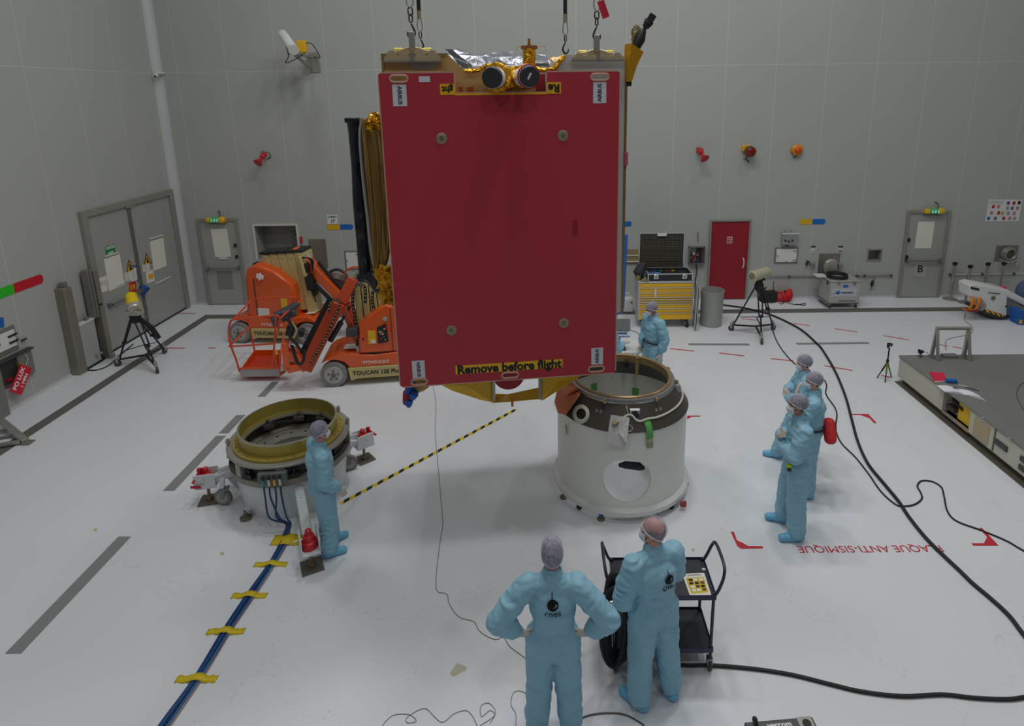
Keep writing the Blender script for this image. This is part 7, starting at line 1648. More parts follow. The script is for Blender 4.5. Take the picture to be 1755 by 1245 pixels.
tag(fpoly(zc((1440, 690), 21.94, [(400, 440), (1050, 440), (1370, 780), (1270, 785), (1100, 600), (760, 480), (410, 480)]), 'corner_mark', M_rt), 'red bent floor mark beside the thick black cable', 'marking', 'red corner marks')
tag(fpoly(zc((1165, 690), 24.9, [(320, 570), (880, 570), (880, 615), (510, 620), (310, 725)]), 'corner_mark', M_rt), 'red floor mark touching the right of the white cylinder', 'marking', 'red corner marks')
tx = text('PLAQUE ANTI-SISMIQUE', .16, M_rt, None, frame((3.74, 6.205, .0025), (-1, 0, 0), (0, -1, 0)), name='floor_lettering', width=1.68)
tag(tx, 'red upside-down PLAQUE ANTI-SISMIQUE lettering painted on the floor', 'lettering')
M_strip = mat('floor_strip_grey', (146, 148, 149), .5, .2, .06)
for x0, x1, y0, y1, lb in ((-5.36, -5.2, 4.87, 6.5, 'grey strip in the floor at the lower left'), (-5.36, -5.2, 7.4, 8.8, 'grey strip in the floor left of the ring stand'), (-5.3, -5.16, 10.1, 10.7, 'short grey strip in front of the lift basket'), (-5.36, -5.2, 8.87, 9.45, 'short grey strip just behind the ring stand')):
    tag(B().slab([(x0, y0, 0), (x1, y0, 0), (x1, y1, 0), (x0, y1, 0)], .003).build('floor_strip', M_strip, smooth=False), lb, 'strip', 'grey floor strips')
for (a, c, lb) in (((1180, 590.5), (1284.3, 591), 'grey strip in the floor right of the person at the cabinet'), ((1364.8, 589.6), (1489.3, 588.3), 'grey strip in the floor in front of the aluminium case')):
    tag(seg(a, c, .1, 'floor_strip', M_strip), lb, 'strip', 'grey floor strips')
sm = mat('stain_beige', (190, 184, 166), .5)
tag(fpoly([(783, 1137), (799, 1143), (800, 1149), (776, 1161), (771, 1155)], 'floor_stain', sm, .001), 'pale beige stain on the floor left of the akimbo person', 'stain')
tag(fpoly([(162, 906), (167, 906), (166, 911), (160, 911)], 'floor_stain', mat('stain_yellow', (196, 190, 140), .5), .001), 'tiny yellow stain at the end of the lower left strip', 'stain')
tag(fpoly([(376, 948), (383, 946), (385, 951), (378, 953)], 'floor_stain', mat('stain_yellow', (196, 190, 140)), .001), 'tiny yellow stain left of the blue cable run', 'stain')
tag(fpoly([(1185, 941), (1191, 941), (1190, 946), (1185, 945)], 'floor_stain', sm, .001), 'tiny beige stain beyond the utility cart', 'stain')
# hazard tape
ha, hb_ = fl(583, 864), fl(885, 702); hd_ = (hb_-ha); HL = hd_.length; hd_.normalize(); hs = Vector((-hd_.y, hd_.x, 0))
ht = B().slab([ha-hs*.03, hb_-hs*.03, hb_+hs*.03, ha+hs*.03], .003).build('hazard_tape', mat('hazard_yellow', (222, 196, 30), .5), smooth=False); tag(ht, 'yellow and black hazard tape on the floor under the satellite', 'tape')
b = B(); n = 19
for k in range(n):
    s0 = HL*(k+.15)/n; s1 = s0+HL*.5/n; sh = .05
    b.slab([ha+hd_*s0-hs*.03+Vector((0, 0, .003)), ha+hd_*s1-hs*.03+Vector((0, 0, .003)), ha+hd_*(s1+sh)+hs*.03+Vector((0, 0, .003)), ha+hd_*(s0+sh)+hs*.03+Vector((0, 0, .003))], .0008)
o = b.build('black_stripes', M_black, ht, smooth=False)

# ================================================================== CABLES ON THE FLOOR
def cable(pts, r_, m, label, name='floor_cable', k=5, lift=0):
    P_ = spl([fl(x, y, r_+lift) for x, y in pts], k); o = B().tube(P_, r_, 8).build(name, m); tag(o, label, 'cable'); return o
cable([(1231, 521.8), (1269.7, 527), (1311.5, 536.5), (1342.8, 549), (1374, 566), (1400, 589), (1409.7, 600), (1430.9, 635.4), (1448.5, 677.9), (1459.2, 716.7), (1469.8, 755.6), (1487.4, 794.5), (1515.7, 829.9), (1540.5, 859.9), (1558, 886.4), (1586.4, 921.8), (1614.7, 950), (1646.5, 980), (1667, 1000), (1698, 1026), (1729, 1055), (1752.8, 1086), (1810, 1160), (1860, 1260), (1840, 1400)], .021, M_rubber, 'long thick black cable curving across the floor on the right', lift=.004)
cable([(1323, 563), (1332, 586), (1346, 607), (1363.7, 624.8), (1388.5, 639), (1409.7, 649.6), (1416.7, 660), (1415.7, 676), (1430.9, 699), (1434.4, 713), (1432, 734.4), (1441.5, 759), (1466, 784), (1489, 813), (1510, 843), (1535, 865), (1551, 868), (1568.7, 864.5), (1580, 854.6), (1577.6, 844), (1572.3, 833.4), (1579.3, 824.6), (1597, 825.6), (1613, 835), (1618, 851), (1623.5, 875.8), (1639.4, 893.5), (1681.8, 909.4), (1724, 927), (1752, 943), (1830, 985), (1950, 1020)], .011, M_rubber, 'thin black cable running beside the thick cable and looping away to the right')
cable([(1150, 1139), (1180, 1141), (1219, 1141), (1288, 1146.5), (1357, 1157), (1426, 1174), (1477.6, 1186), (1546.5, 1193.8), (1615.5, 1191), (1667, 1196.5), (1719, 1199), (1753, 1196), (1830, 1180), (1960, 1150), (2150, 1140)], .017, M_rubber, 'black hose from the utility cart running right along the bottom')
M_wire = mat('wire_grey', (116, 116, 106), .6)
cable([(742, 662), (747, 690), (746, 740), (750, 790), (757, 870), (759, 900), (753.6, 933), (747.5, 991), (749.5, 1013.6), (766, 1019), (770, 1036), (787, 1058), (812, 1066), (820, 1080), (834, 1091), (850.6, 1096.7), (863, 1092.6), (872.8, 1107.8), (890, 1121), (902, 1130)], .0035, M_wire, 'thin grey wire trailing down the middle of the floor', 'floor_wire')
cable([(655, 1245), (662, 1236), (676, 1226), (701, 1225.6), (713.4, 1236), (700, 1240), (695.4, 1234), (706, 1224), (728.7, 1215), (745, 1229.7), (759, 1238.6), (778.5, 1224), (798, 1218.6), (809, 1227), (818, 1245)], .003, M_wire, 'tangled thin wire at the bottom centre, left part', 'floor_wire')
cable([(822, 1245), (845, 1229.7), (849, 1218.6), (838, 1206), (826, 1209), (823, 1218), (825.6, 1229), (839.5, 1218.6), (848, 1226), (840, 1240)], .003, M_wire, 'small closed loop of thin wire at the bottom centre', 'floor_wire')
cable([(884, 1245), (883.8, 1224), (875.5, 1207.6), (881, 1187), (897.7, 1186.8), (907, 1197.9)], .003, M_wire, 'thin wire arc at the left foot of the akimbo person', 'floor_wire')
cable([(975, 1245), (980.8, 1239.4), (1008.5, 1227), (1041.8, 1222.8), (1072, 1226), (1100, 1241), (1106, 1248)], .007, mat('hose_grey', (88, 88, 84), .6), 'grey hose arc at the bottom between the two front people', 'floor_hose')
cable([(150, 635), (168, 634), (187, 626), (205, 610), (228, 590)], .012, M_rubber, 'black cable from the guard post to the left camera tripod')
cable([(1655, 537), (1653, 548), (1660, 555), (1667, 562), (1664, 572), (1650, 576), (1630, 580), (1621, 585), (1621, 600)], .006, M_wire, 'thin cable from the white machine to the platform')
# blue cable run with yellow tape
run = [(490, 926), (466, 967), (430, 1020), (389, 1082), (340, 1162), (285, 1240), (240, 1310), (190, 1400), (130, 1500)]
M_bl = [mat('cable_blue_dark', (18, 54, 110), .5), mat('cable_blue', (24, 84, 150), .5), mat('cable_navy', (16, 34, 66), .5), mat('cable_azure', (40, 110, 170), .5), mat('cable_rose', (170, 110, 100), .6)]
for k in range(5):
    P_ = [fl(x, y, .012) for x, y in run]; P_ = [p+Vector((-.045+.023*k+.006*math.sin(i*2+k), -.012+.008*k, 0)) for i, p in enumerate(P_)]
    tag(B().tube(spl(P_, 6), .011 if k < 4 else .005, 7).build('floor_cable', M_bl[k]), ['leftmost dark blue cable of the taped run', 'second cable from the left, mid blue, in the taped run', 'navy cable in the middle of the taped run', 'rightmost light blue cable of the taped run', 'thin pinkish cable on the right side of the blue taped run'][k], 'cable', 'blue cable run' if k < 4 else None)
M_ty = mat('crinkled_tape_yellow', (216, 190, 20), .55, 0, .12, 20, .4, 40)
for (px, py), lb, big in (((492, 927), 'wide crumpled yellow tape where the blue cables leave the ring stand', 1), ((464, 968.5), 'yellow tape across the blue cables, second from the ring stand', 0), ((427.5, 1022), 'yellow tape across the middle of the blue cable run', 0), ((387, 1083.5), 'yellow tape across the blue cables, second from the bottom', 0), ((337, 1165), 'yellow tape across the blue cables nearest the bottom edge', 0)):
    c = fl(px, py); vs = []; n = 15; w_ = .19 if not big else .18; hgt = .036 if not big else .09
    rnd = random.Random(int(px))
    for i in range(n):
        x = -w_+2*w_*i/(n-1); z = .003+.03*math.exp(-(x/.06)**2); j = rnd.uniform(-.008, .008)
        vs += [c+Vector((x, -hgt+j, z)), c+Vector((x, hgt+j, z+.001))]
    o = B().add(vs, [(2*i, 2*i+2, 2*i+3, 2*i+1) for i in range(n-1)]).build('cable_tape', M_ty, fix=False); md = o.modifiers.new('s', 'SOLIDIFY'); md.thickness = .003; md.offset = 1
    tag(o, lb, 'tape', 'yellow tapes on the blue cables')

# ================================================================== UTILITY CART
kx0, kx1, ky0, ky1 = .56, 1.47, 4.64, 5.1
uc = thing('utility_cart', 'black two-shelf utility cart behind the balding person', 'cart', ((kx0+kx1)/2, (ky0+ky1)/2, 0))
M_ct = mat('cart_black', (44, 47, 56), .5, 0, .05); M_ctd = mat('cart_tube', (50, 54, 64), .4, .1)
for z, nm in ((.83, 'top_shelf'), (.25, 'bottom_shelf')):
    sh = B().bx(kx0, kx1, ky0, ky1, z-.012, z).build(nm, M_ct, uc)
    B().bx(kx0, kx1, ky0-.006, ky0, z-.03, z+.022).bx(kx0, kx1, ky1, ky1+.006, z-.03, z+.022).bx(kx0-.006, kx0, ky0, ky1, z-.03, z+.022).bx(kx1, kx1+.006, ky0, ky1, z-.03, z+.022).build('shelf_rim', mat('rim_navy', (38, 40, 74), .4), sh)
for x in (kx0+.015, kx1-.015):
    for y in (ky0+.015, ky1-.015):
        B().cyl((x, y, .14), (x, y, .86), .015, n=10).build('post', M_ctd, uc)
        w_ = B().cyl((x-.014, y+.02, .06), (x+.014, y+.02, .06), .06, n=20).build('castor_wheel', M_dgrey, uc); B().bx(x-.024, x-.016, y-.01, y+.04, .05, .14).bx(x+.016, x+.024, y-.01, y+.04, .05, .14).bx(x-.024, x+.024, y-.02, y+.04, .13, .14).build('castor_fork', M_steel, w_)
for s_, x in ((-1, kx0), (1, kx1)):
    B().tube(spl([(x, ky0+.015, .84), (x+s_*.03, ky0+.015, .9), (x+s_*.07, ky0+.03, 1.02), (x+s_*.085, ky0+.1, 1.09), (x+s_*.085, ky1-.1, 1.09), (x+s_*.07, ky1-.03, 1.02), (x+s_*.03, ky1-.015, .9), (x, ky1-.015, .84)], 5), .015, 8).build('push_handle', M_ctd, uc)
mg = [fl(x, y, .832) for x, y in ((1169, 985), (1207, 983), (1219, 1021), (1183, 1024))]
o = B().slab(mg, .005).build('magazine', M_paper, smooth=False); tag(o, 'printed sheet with yellow pictures lying on the utility cart', 'paper')
def mgp(u, v): return mg[0].lerp(mg[1], u).lerp(mg[3].lerp(mg[2], u), v)+Vector((0, 0, .005))
B().slab([mgp(.1, .2), mgp(.9, .2), mgp(.9, .88), mgp(.1, .88)], .001).build('yellow_print', mat('print_yellow', (206, 176, 20), .5), o, smooth=False)
rnd = random.Random(2)
for i in range(4):
    for j in range(3):
        u, v = .16+.24*j+rnd.random()*.04, .24+.15*i; B().slab([mgp(u, v)+Vector((0, 0, .001)), mgp(u+.18, v)+Vector((0, 0, .001)), mgp(u+.18, v+.11)+Vector((0, 0, .001)), mgp(u, v+.11)+Vector((0, 0, .001))], .0006).build('print_block', rnd.choice([M_text, M_text, M_paper, mat('print_brown', (90, 60, 50))]), o, smooth=False)
B().slab([mgp(.2, .06), mgp(.8, .06), mgp(.8, .1), mgp(.2, .1)], .001).build('print_title', M_grey, o, smooth=False)
q = fl(1206, 979, .833); tag(B().box(q+Vector((0, 0, .012)), (.03, .02, .02)).build('small_clip', M_white), 'tiny white clip near the back right corner of the cart shelf', 'clip')
# hose coil hanging on the left handle
hc = thing('hose_coil', 'thick black hose coil hanging over the left end of the utility cart', 'hose', (kx0, ky0+.2, .3))
rnd = random.Random(11)
for k in range(8):
    x = kx0-.13+.035*k; yy = ky0-.07+.02*rnd.random(); dz = rnd.uniform(-.03, .03); w_ = .1+.035*rnd.random()
    zt_ = 1.06 if k > 1 else 1.0
    if k in (2, 3, 4): zt_ = 1.13
    pts = [(x, yy+w_+.02, zt_-.02), (x-.01, yy+.02, zt_+.03), (x-.02, yy-w_, zt_-.06), (x-.03, yy-w_-.03, .7), (x-.02, yy-w_-.02, .42+dz), (x+.0, yy-w_+.06, .24+dz), (x+.02, yy+w_*.4, .2+dz), (x+.03, yy+w_+.03, .36+dz), (x+.03, yy+w_+.06, .7), (x+.015, yy+w_+.05, zt_-.12)]
    pts = [Vector((kx0-.03+(p[1]-yy)*.62+rnd.uniform(-.006, .006)+.012*k, ky0-.12+.012*k+(.02 if p[2] > .9 else 0), p[2])) for p in pts]
    P_ = spl(pts+[pts[0]], 4); B().tube(P_[:-1], .019, 8, True).build('hose_loop', M_rubber, hc)
B().cyl((kx0-.06, ky0-.16, .93), (kx0+.0, ky0-.16, .93), .02, n=12).box((kx0-.02, ky0-.16, .9), (.03, .02, .05)).build('chrome_coupling', M_chrome, hc)
B().tube(spl([(kx0-.04, ky0-.14, .92), (kx0-.03, ky0-.16, .8), (kx0-.035, ky0-.15, .6), (kx0-.03, ky0-.15, .45)], 4), .005, 6).build('chain', M_steel, hc)

# ================================================================== LAPTOP TABLE BEHIND THE COVER
tt = thing('laptop_table', 'small table on blue legs partly hidden behind the satellite cover', 'table', (1.2, 10.5, 0))
B().bx(.6, 1.62, 10.2, 10.8, .72, .745).build('tabletop', M_white, tt)
for x in (.65, 1.57):
    for y in (10.25, 10.75): B().cyl((x, y, 0), (x, y, .72), .02, n=10).build('leg', mat('leg_blue', (80, 140, 190), .4), tt)
sc = aty(1060, 556, 10.35); lp = thing('monitor', 'small flat monitor showing a pale screen beside the satellite cover', 'monitor', (sc.x, 10.35, .745))
B().box(sc, (.42, .03, .2), (-.25, 0, 0)).build('screen_housing', M_grey, lp, bevel=.006)
B().box(sc+Vector((0, -.03, -.17)), (.4, .06, .12), (-.9, 0, 0)).build('keyboard', mat('keys_pale', (176, 190, 214), .5), lp, bevel=.004)
B().box(sc+Vector((0, -.06, -.15)), (.3, .02, .03), (-.9, 0, 0)).build('key_rows', M_navy, lp)
B().bx(sc.x-.04, sc.x+.04, 10.35, 10.43, .745, sc.z-.18).bx(sc.x-.14, sc.x+.14, 10.28, 10.5, .745, .76).build('monitor_stand', M_dgrey, lp)
tag(B().tube(spl([sc+Vector((.2, -.02, -.1)), sc+Vector((.36, -.02, -.18)), sc+Vector((.42, -.05, -.35)), Vector((sc.x+.4, 10.3, .75))], 5), .006, 6).build('monitor_cable', M_black), 'thin black cable curving down from the monitor', 'cable')
# ================================================================== PEOPLE
def remesh(b, vox, smooth_it, wr=0.0, fr=(9, 9, 15), seed=0, flat=False):
    me = bpy.data.meshes.new('tmp'); me.from_pydata([tuple(v) for v in b.v], [], b.f); me.update()
    bm = bmesh.new(); bm.from_mesh(me); bmesh.ops.recalc_face_normals(bm, faces=bm.faces); bm.to_mesh(me); bm.free()
    ob = bpy.data.objects.new('tmp', me); COL.objects.link(ob)
    m = ob.modifiers.new('r', 'REMESH'); m.mode = 'VOXEL'; m.voxel_size = vox; m.adaptivity = 0
    m = ob.modifiers.new('s', 'SMOOTH'); m.factor = .5; m.iterations = smooth_it
    dg = bpy.context.evaluated_depsgraph_get(); dg.update()
    out = bpy.data.meshes.new_from_object(ob.evaluated_get(dg), depsgraph=dg); bpy.data.objects.remove(ob)
    if wr:
        nv = len(out.vertices); ns = [v.normal.copy() for v in out.vertices]; o = Vector((seed*7.3, seed*3.1, 0))
        for v, n_ in zip(out.vertices, ns):
            p = v.co; q = Vector((p.x*fr[0], p.y*fr[1], p.z*fr[2]))+o
            w_ = noise.noise(q+Vector((noise.noise(q*.5)*1.4, 0, noise.noise(q*.5+Vector((4, 4, 4)))*1.4)))
            rd = 1-abs(w_)*2.2
            v.co = p+n_*(wr*(rd-.45)+wr*.5*noise.noise(q*2.3))
            if flat and v.co.z < .004: v.co.z = .004
    elif flat:
        for v in out.vertices:
            if v.co.z < .004: v.co.z = .004
    out.polygons.foreach_set('use_smooth', [True]*len(out.polygons)); out.update()
    return out
def attach(me, name, m, parent):
    me.materials.clear(); me.materials.append(m); me.name = name
    o = bpy.data.objects.new(name, me); COL.objects.link(o)
    if parent is not None: o.parent = parent
    return o
M_cov = mat('coverall_blue', (140, 188, 210), .6, 0, .04, 5, .5, 16, dist=.012, stretch=(1, 1, 1.8))
M_shoe = mat('shoe_cover_blue', (112, 184, 220), .4, 0, .06, 8, .4, 40, dist=.01)
M_glove = mat('latex_glove', (206, 196, 184), .55, 0, .04)
M_maskm = mat('mask_white', (216, 220, 228), .8, 0, .03, 10, .3, 50)
M_hairs = {'dark': mat('hair_dark', (44, 36, 34), .8, 0, .2, 30), 'grey': mat('hair_grey', (128, 118, 112), .8, 0, .2, 30)}
SK = {'fair': mat('skin_fair', (206, 150, 130), .5, 0, .04), 'tan': mat('skin_tan', (170, 116, 94), .5, 0, .04)}
def netmat(lo, hi):
    m = bpy.data.materials.new('hair_net_mesh'); m.use_nodes = True; nt = m.node_tree; p = nt.nodes['Principled BSDF']
    p.inputs['Base Color'].default_value = rgb(178, 176, 194); p.inputs['Roughness'].default_value = .7
    tc = nt.nodes.new('ShaderNodeTexCoord'); w_ = nt.nodes.new('ShaderNodeTexNoise'); w_.inputs['Scale'].default_value = 55; w_.inputs['Detail'].default_value = 6; w_.inputs['Distortion'].default_value = 1
    mp = nt.nodes.new('ShaderNodeMapping'); mp.inputs['Scale'].default_value = (1, 1, .5); nt.links.new(tc.outputs['Object'], mp.inputs[0]); nt.links.new(mp.outputs[0], w_.inputs['Vector'])
    mr = nt.nodes.new('ShaderNodeMapRange'); mr.inputs[1].default_value = .35; mr.inputs[2].default_value = .65; mr.inputs[3].default_value = lo; mr.inputs[4].default_value = hi
    nt.links.new(w_.outputs[0], mr.inputs[0]); nt.links.new(mr.outputs[0], p.inputs['Alpha'])
    bp = nt.nodes.new('ShaderNodeBump'); bp.inputs['Strength'].default_value = .5; bp.inputs['Distance'].default_value = .01; nt.links.new(w_.outputs[0], bp.inputs['Height']); nt.links.new(bp.outputs[0], p.inputs['Normal'])
    return m
M_net = netmat(.42, .8); M_sheer = netmat(.12, .5)
def shell_part(c, r_, keep, T, n=40, m=26, puff=0):
    b = B().ball((0, 0, 0), r_, n, m); vs = [Vector(v) for v in b.v]; fs = [f for f in b.f if all(keep(vs[i]+Vector(c)) for i in f)]
    used = sorted({i for f in fs for i in f}); ix = {i: k for k, i in enumerate(used)}; o = B()
    for i in used:
        p = vs[i]+Vector(c)
        if puff: p = p+p.normalized()*puff*noise.noise(p*22)
        o.v.append(T @ p)
    o.f = [[ix[i] for i in f] for f in fs]; return o
def hand(b, w, d, n_, s_, k, curl, inf=0.0, spread=.2):
    """palm, four fingers and thumb; w wrist, d finger direction, n_ back-of-hand normal, s_ thumb side"""
    d = d.normalized(); n_ = (n_-d*n_.dot(d)).normalized(); s_ = d.cross(n_)*(1 if d.cross(n_).dot(s_) > 0 else -1)
    b.cap(w, w+d*.03*k, (.028+inf)*k, (.03+inf)*k, 12)
    M = Matrix((s_, d, n_)).transposed()
    b.ball(w+d*.055*k, ((.042+inf)*k, (.05+inf)*k, (.018+inf)*k), 16, 10, M)
    for off, ln in ((-.032, .058), (-.011, .07), (.011, .074), (.031, .066)):
        st_ = w+d*.09*k+s_*off*k; c1, c2 = curl*.45, curl*1.1
        d1 = (d*math.cos(c1)-n_*math.sin(c1)+s_*off*spread*6).normalized(); d2 = (d*math.cos(c2)-n_*math.sin(c2)+s_*off*spread*4).normalized()
        m_ = st_+d1*ln*.55*k; b.cap(st_-d*.012*k, m_, (.0095+inf)*k, (.0088+inf)*k, 8); b.cap(m_, m_+d2*ln*.5*k, (.0088+inf)*k, (.0075+inf)*k, 8)
    t0 = w+d*.03*k+s_*.03*k; t1 = t0+(d*.55+s_*.7-n_*.35*curl).normalized()*.038*k; t2 = t1+(d*.9+s_*.25-n_*.4*curl).normalized()*.03*k
    b.cap(t0, t1, (.013+inf)*k, (.011+inf)*k, 8); b.cap(t1, t2, (.011+inf)*k, (.009+inf)*k, 8)

def person(label, loc, rz, H, P, wide=1.0, hair='dark', skin='tan', mask=True, net=True, bald=False, puff=1.0, seed=1, logo=False, belt=False):
    k = H/1.8; X3 = lambda v: Vector((v[0]*k*1.0, v[1]*k, v[2]*k))
    mir = lambda v: (-v[0], v[1], v[2])
    g = lambda key, dflt: P.get(key, dflt)
    pel = X3(g('pelvis', (0, 0, .97))); wst = X3(g('waist', (0, .0, 1.13))); che = X3(g('chest', (0, .0, 1.31))); nb = X3(g('neck', (0, .01, 1.50)))
    hc = X3(g('head', (0, .035, 1.675))); hy, hp, hr = [R(a) for a in g('head_rot', (0, 0, 0))]
    sh = {s_: X3(g('shoulder_'+s_, (.185*(1 if s_ == 'r' else -1)*wide**.5, 0, 1.435))) for s_ in 'lr'}
    el = {s_: X3(g('elbow_'+s_, (.25*(1 if s_ == 'r' else -1), -.02, 1.16))) for s_ in 'lr'}
    wr = {s_: X3(g('wrist_'+s_, (.27*(1 if s_ == 'r' else -1), .06, .91))) for s_ in 'lr'}
    hdv = {s_: Vector(g('hand_'+s_, (0, .1, -1))) for s_ in 'lr'}; hn = {s_: Vector(g('palm_'+s_, (1 if s_ == 'r' else -1, 0, 0))) for s_ in 'lr'}
    th = {s_: Vector(g('thumb_'+s_, (0, 1, 0))) for s_ in 'lr'}
    hip = {s_: X3((.092*(1 if s_ == 'r' else -1)*wide**.5+g('pelvis', (0, 0, 0))[0], g('pelvis', (0, 0, 0))[1], .92)) for s_ in 'lr'}
    an = {s_: X3(g('ankle_'+s_, (.12*(1 if s_ == 'r' else -1), -.02, .1))) for s_ in 'lr'}
    kn = {s_: X3(g('knee_'+s_, tuple((Vector(hip[s_])/k).lerp(Vector(an[s_])/k, .5)+Vector((0, .02, 0))))) for s_ in 'lr'}
    fy = {s_: R(g('foot_'+s_, 8*(-1 if s_ == 'r' else 1))) for s_ in 'lr'}
    cur = g('curl', .5)
    HT = Matrix.Translation(hc) @ Euler((hp, hr, hy), 'ZXY').to_matrix().to_4x4() @ Matrix.Scale(k, 4)
    # --- body: one continuous surface
    b = B()
    def hb(f, *a, **q):
        t_ = B(); getattr(t_, f)(*a, **q); t_.v = [HT @ v for v in t_.v]; b.add(t_.v, t_.f)
    hb('ball', (0, -.012, .02), (.076, .096, .094), 24, 16); hb('ball', (0, .02, -.045), (.06, .07, .075), 20, 14); hb('ball', (0, .045, -.085), (.038, .04, .035), 14, 10)
    hb('cap', (0, .085, .0), (0, .106, -.035), .009, .014, 8); hb('cap', (-.03, .074, .018), (.03, .074, .018), .014, .014, 8)
    hb('ball', (.074, -.005, -.02), (.012, .022, .032), 10, 8); hb('ball', (-.074, -.005, -.02), (.012, .022, .032), 10, 8)
    hb('cap', (-.018, .083, -.075), (.018, .083, -.075), .009, .009, 8)
    b.cap(nb+Vector((0, 0, -.04*k)), hc+Vector((0, -.015*k, -.07*k)), .058*k, .055*k, 14)
    b.ball(pel, (.15*k*wide, .11*k*wide, .12*k)).ball(wst, (.135*k*wide, .1*k*wide, .15*k)).ball(che, (.155*k*wide, .105*k*wide, .16*k)).cap(sh['l'], sh['r'], .055*k, .055*k, 12)
    for s_ in 'lr':
        b.cap(sh[s_], el[s_], .05*k, .04*k, 12).cap(el[s_], wr[s_], .04*k, .028*k, 12).cap(hip[s_], kn[s_], .08*k, .055*k, 12).cap(kn[s_], an[s_], .055*k, .038*k, 12)
        f_ = Vector((-math.sin(fy[s_]), math.cos(fy[s_]), 0)); b.cap(an[s_]+Vector((0, 0, -.05*k))-f_*.03*k, Vector((an[s_].x, an[s_].y, .035*k))+f_*.15*k, .035*k, .03*k, 12)
        hand(b, wr[s_], hdv[s_], hn[s_], th[s_], k, cur)
    me = remesh(b, .0095*k, 2); body = attach(me, 'person', SK[skin], None)
    body.location = (loc[0], loc[1], 0); body.rotation_euler = (0, 0, R(rz)); body['label'] = label; body['category'] = 'person'
    MW[body.name] = Matrix.Translation((loc[0], loc[1], 0)) @ Matrix.Rotation(R(rz), 4, 'Z')
    # --- coverall
    b = B(); W_ = wide
    b.ball(pel, (.185*k*W_, .145*k*W_, .15*k)).ball(wst, (.175*k*W_, .14*k*W_, .18*k)).ball(wst.lerp(che, .5), (.185*k*W_, .143*k*W_, .16*k)).ball(che, (.195*k*W_, .145*k*W_, .16*k))
    b.cap(sh['l'], sh['r'], .08*k, .08*k, 16).cap(che, nb, .12*k, .09*k, 16).cap(nb+Vector((0, 0, -.02*k)), nb+Vector((0, .0, .03*k)), .078*k, .074*k, 16)
    for s_ in 'lr':
        b.cap(sh[s_], el[s_], .094*k, .09*k, 16).ball(sh[s_].lerp(el[s_], .55), (.1*k, .1*k, .1*k)).cap(el[s_], el[s_].lerp(wr[s_], .6), .092*k, .082*k, 16).cap(el[s_].lerp(wr[s_], .6), wr[s_].lerp(el[s_], .12), .08*k, .05*k, 16)
        b.cap(hip[s_]+Vector((0, 0, .03*k)), kn[s_], .128*k*W_**.5, .112*k, 16).cap(kn[s_], an[s_]+Vector((0, 0, .03*k)), .112*k, .098*k, 16)
        b.ball(kn[s_].lerp(an[s_], .75), (.112*k, .112*k, .06*k)).ball((hip['l']+hip['r'])/2+Vector((0, 0, -.07*k)), (.13*k*W_, .11*k, .1*k))
    me = remesh(b, .0125*k, 5, .0105*k, (7.5/k, 7.5/k, 13/k), seed); cov = attach(me, 'coverall', M_cov, body)
    # --- collar
    cz = nb+Vector((0, 0, .04*k)); B().lathe([(.062*k, -.02*k), (.08*k, -.02*k), (.078*k, .02*k), (.066*k, .022*k)], cz, 24).build('collar', M_cov, body, world=False)
    # --- shoe covers and gloves
    for s_ in 'lr':
        f_ = Vector((-math.sin(fy[s_]), math.cos(fy[s_]), 0)); a = an[s_]; b = B()
        b.ball(Vector((a.x, a.y, .1*k)), (.078*k, .078*k, .07*k)).cap(Vector((a.x, a.y, .055*k))-f_*.04*k, Vector((a.x, a.y, .045*k))+f_*.17*k, .056*k, .046*k, 14).cap(Vector((a.x, a.y, .08*k)), Vector((a.x, a.y, .06*k))+f_*.1*k, .06*k, .045*k, 12)
        me = remesh(b, .011*k, 3, .007*k, (16, 16, 22), seed+3, flat=True); attach(me, 'shoe_cover', M_shoe, body)
        b = B(); hand(b, wr[s_], hdv[s_], hn[s_], th[s_], k, cur, .0016); b.cap(wr[s_].lerp(el[s_], .16), wr[s_], .036*k, .031*k, 12)
        me = remesh(b, .0045*k, 1); attach(me, 'glove', M_glove, body)
    # --- head things
    if bald: kp = lambda v: v.z < .045+.02*math.sin(v.x*40) and v.y < .03 and v.z > -.065
    else: kp = lambda v: v.z > -.062+max(0, v.y+.02)*1.5 and not (v.y > .055 and v.z < .06)
    shell_part((0, -.014, .02), (.081, .1, .098), kp, HT).build('hair', M_hairs[hair], body, world=False, fix=False)
    for s_ in (-1, 1):
        B().ball(HT @ Vector((s_*.028, .082, .002)), .0125*k, 10, 8).build('eye', M_white, body, world=False)
        B().ball(HT @ Vector((s_*.028, .0925, .002)), .0055*k, 8, 6).build('iris', M_black, body, world=False)
        B().cap(HT @ Vector((s_*.016, .09, .02)), HT @ Vector((s_*.042, .082, .02)), .0045*k, .003*k, 6).build('eyebrow', M_hairs[hair], body, world=False)
    if net:
        cut = lambda y: -.052+(y+.11)*.5
        shell_part((0, -.016, .022+.008*puff), (.088, .112, .104*puff), lambda v: v.z > cut(v.y), HT, 48, 30, .006).build('hair_net', M_sheer if bald else M_net, body, world=False, fix=False)
        pts = []
        for i in range(28):
            a = 2*PI*i/28; y = -.016+.109*math.cos(a); x = .086*math.sin(a); z = cut(y); zz_ = (z-.022)/.104; s2 = math.sqrt(max(.2, 1-zz_*zz_)); pts.append(HT @ Vector((x*s2, -.016+(y+.016)*s2, z)))
        B().tube(pts, .006*k, 6, True).build('net_band', mat('band_white', (214, 212, 220), .7), body, world=False)
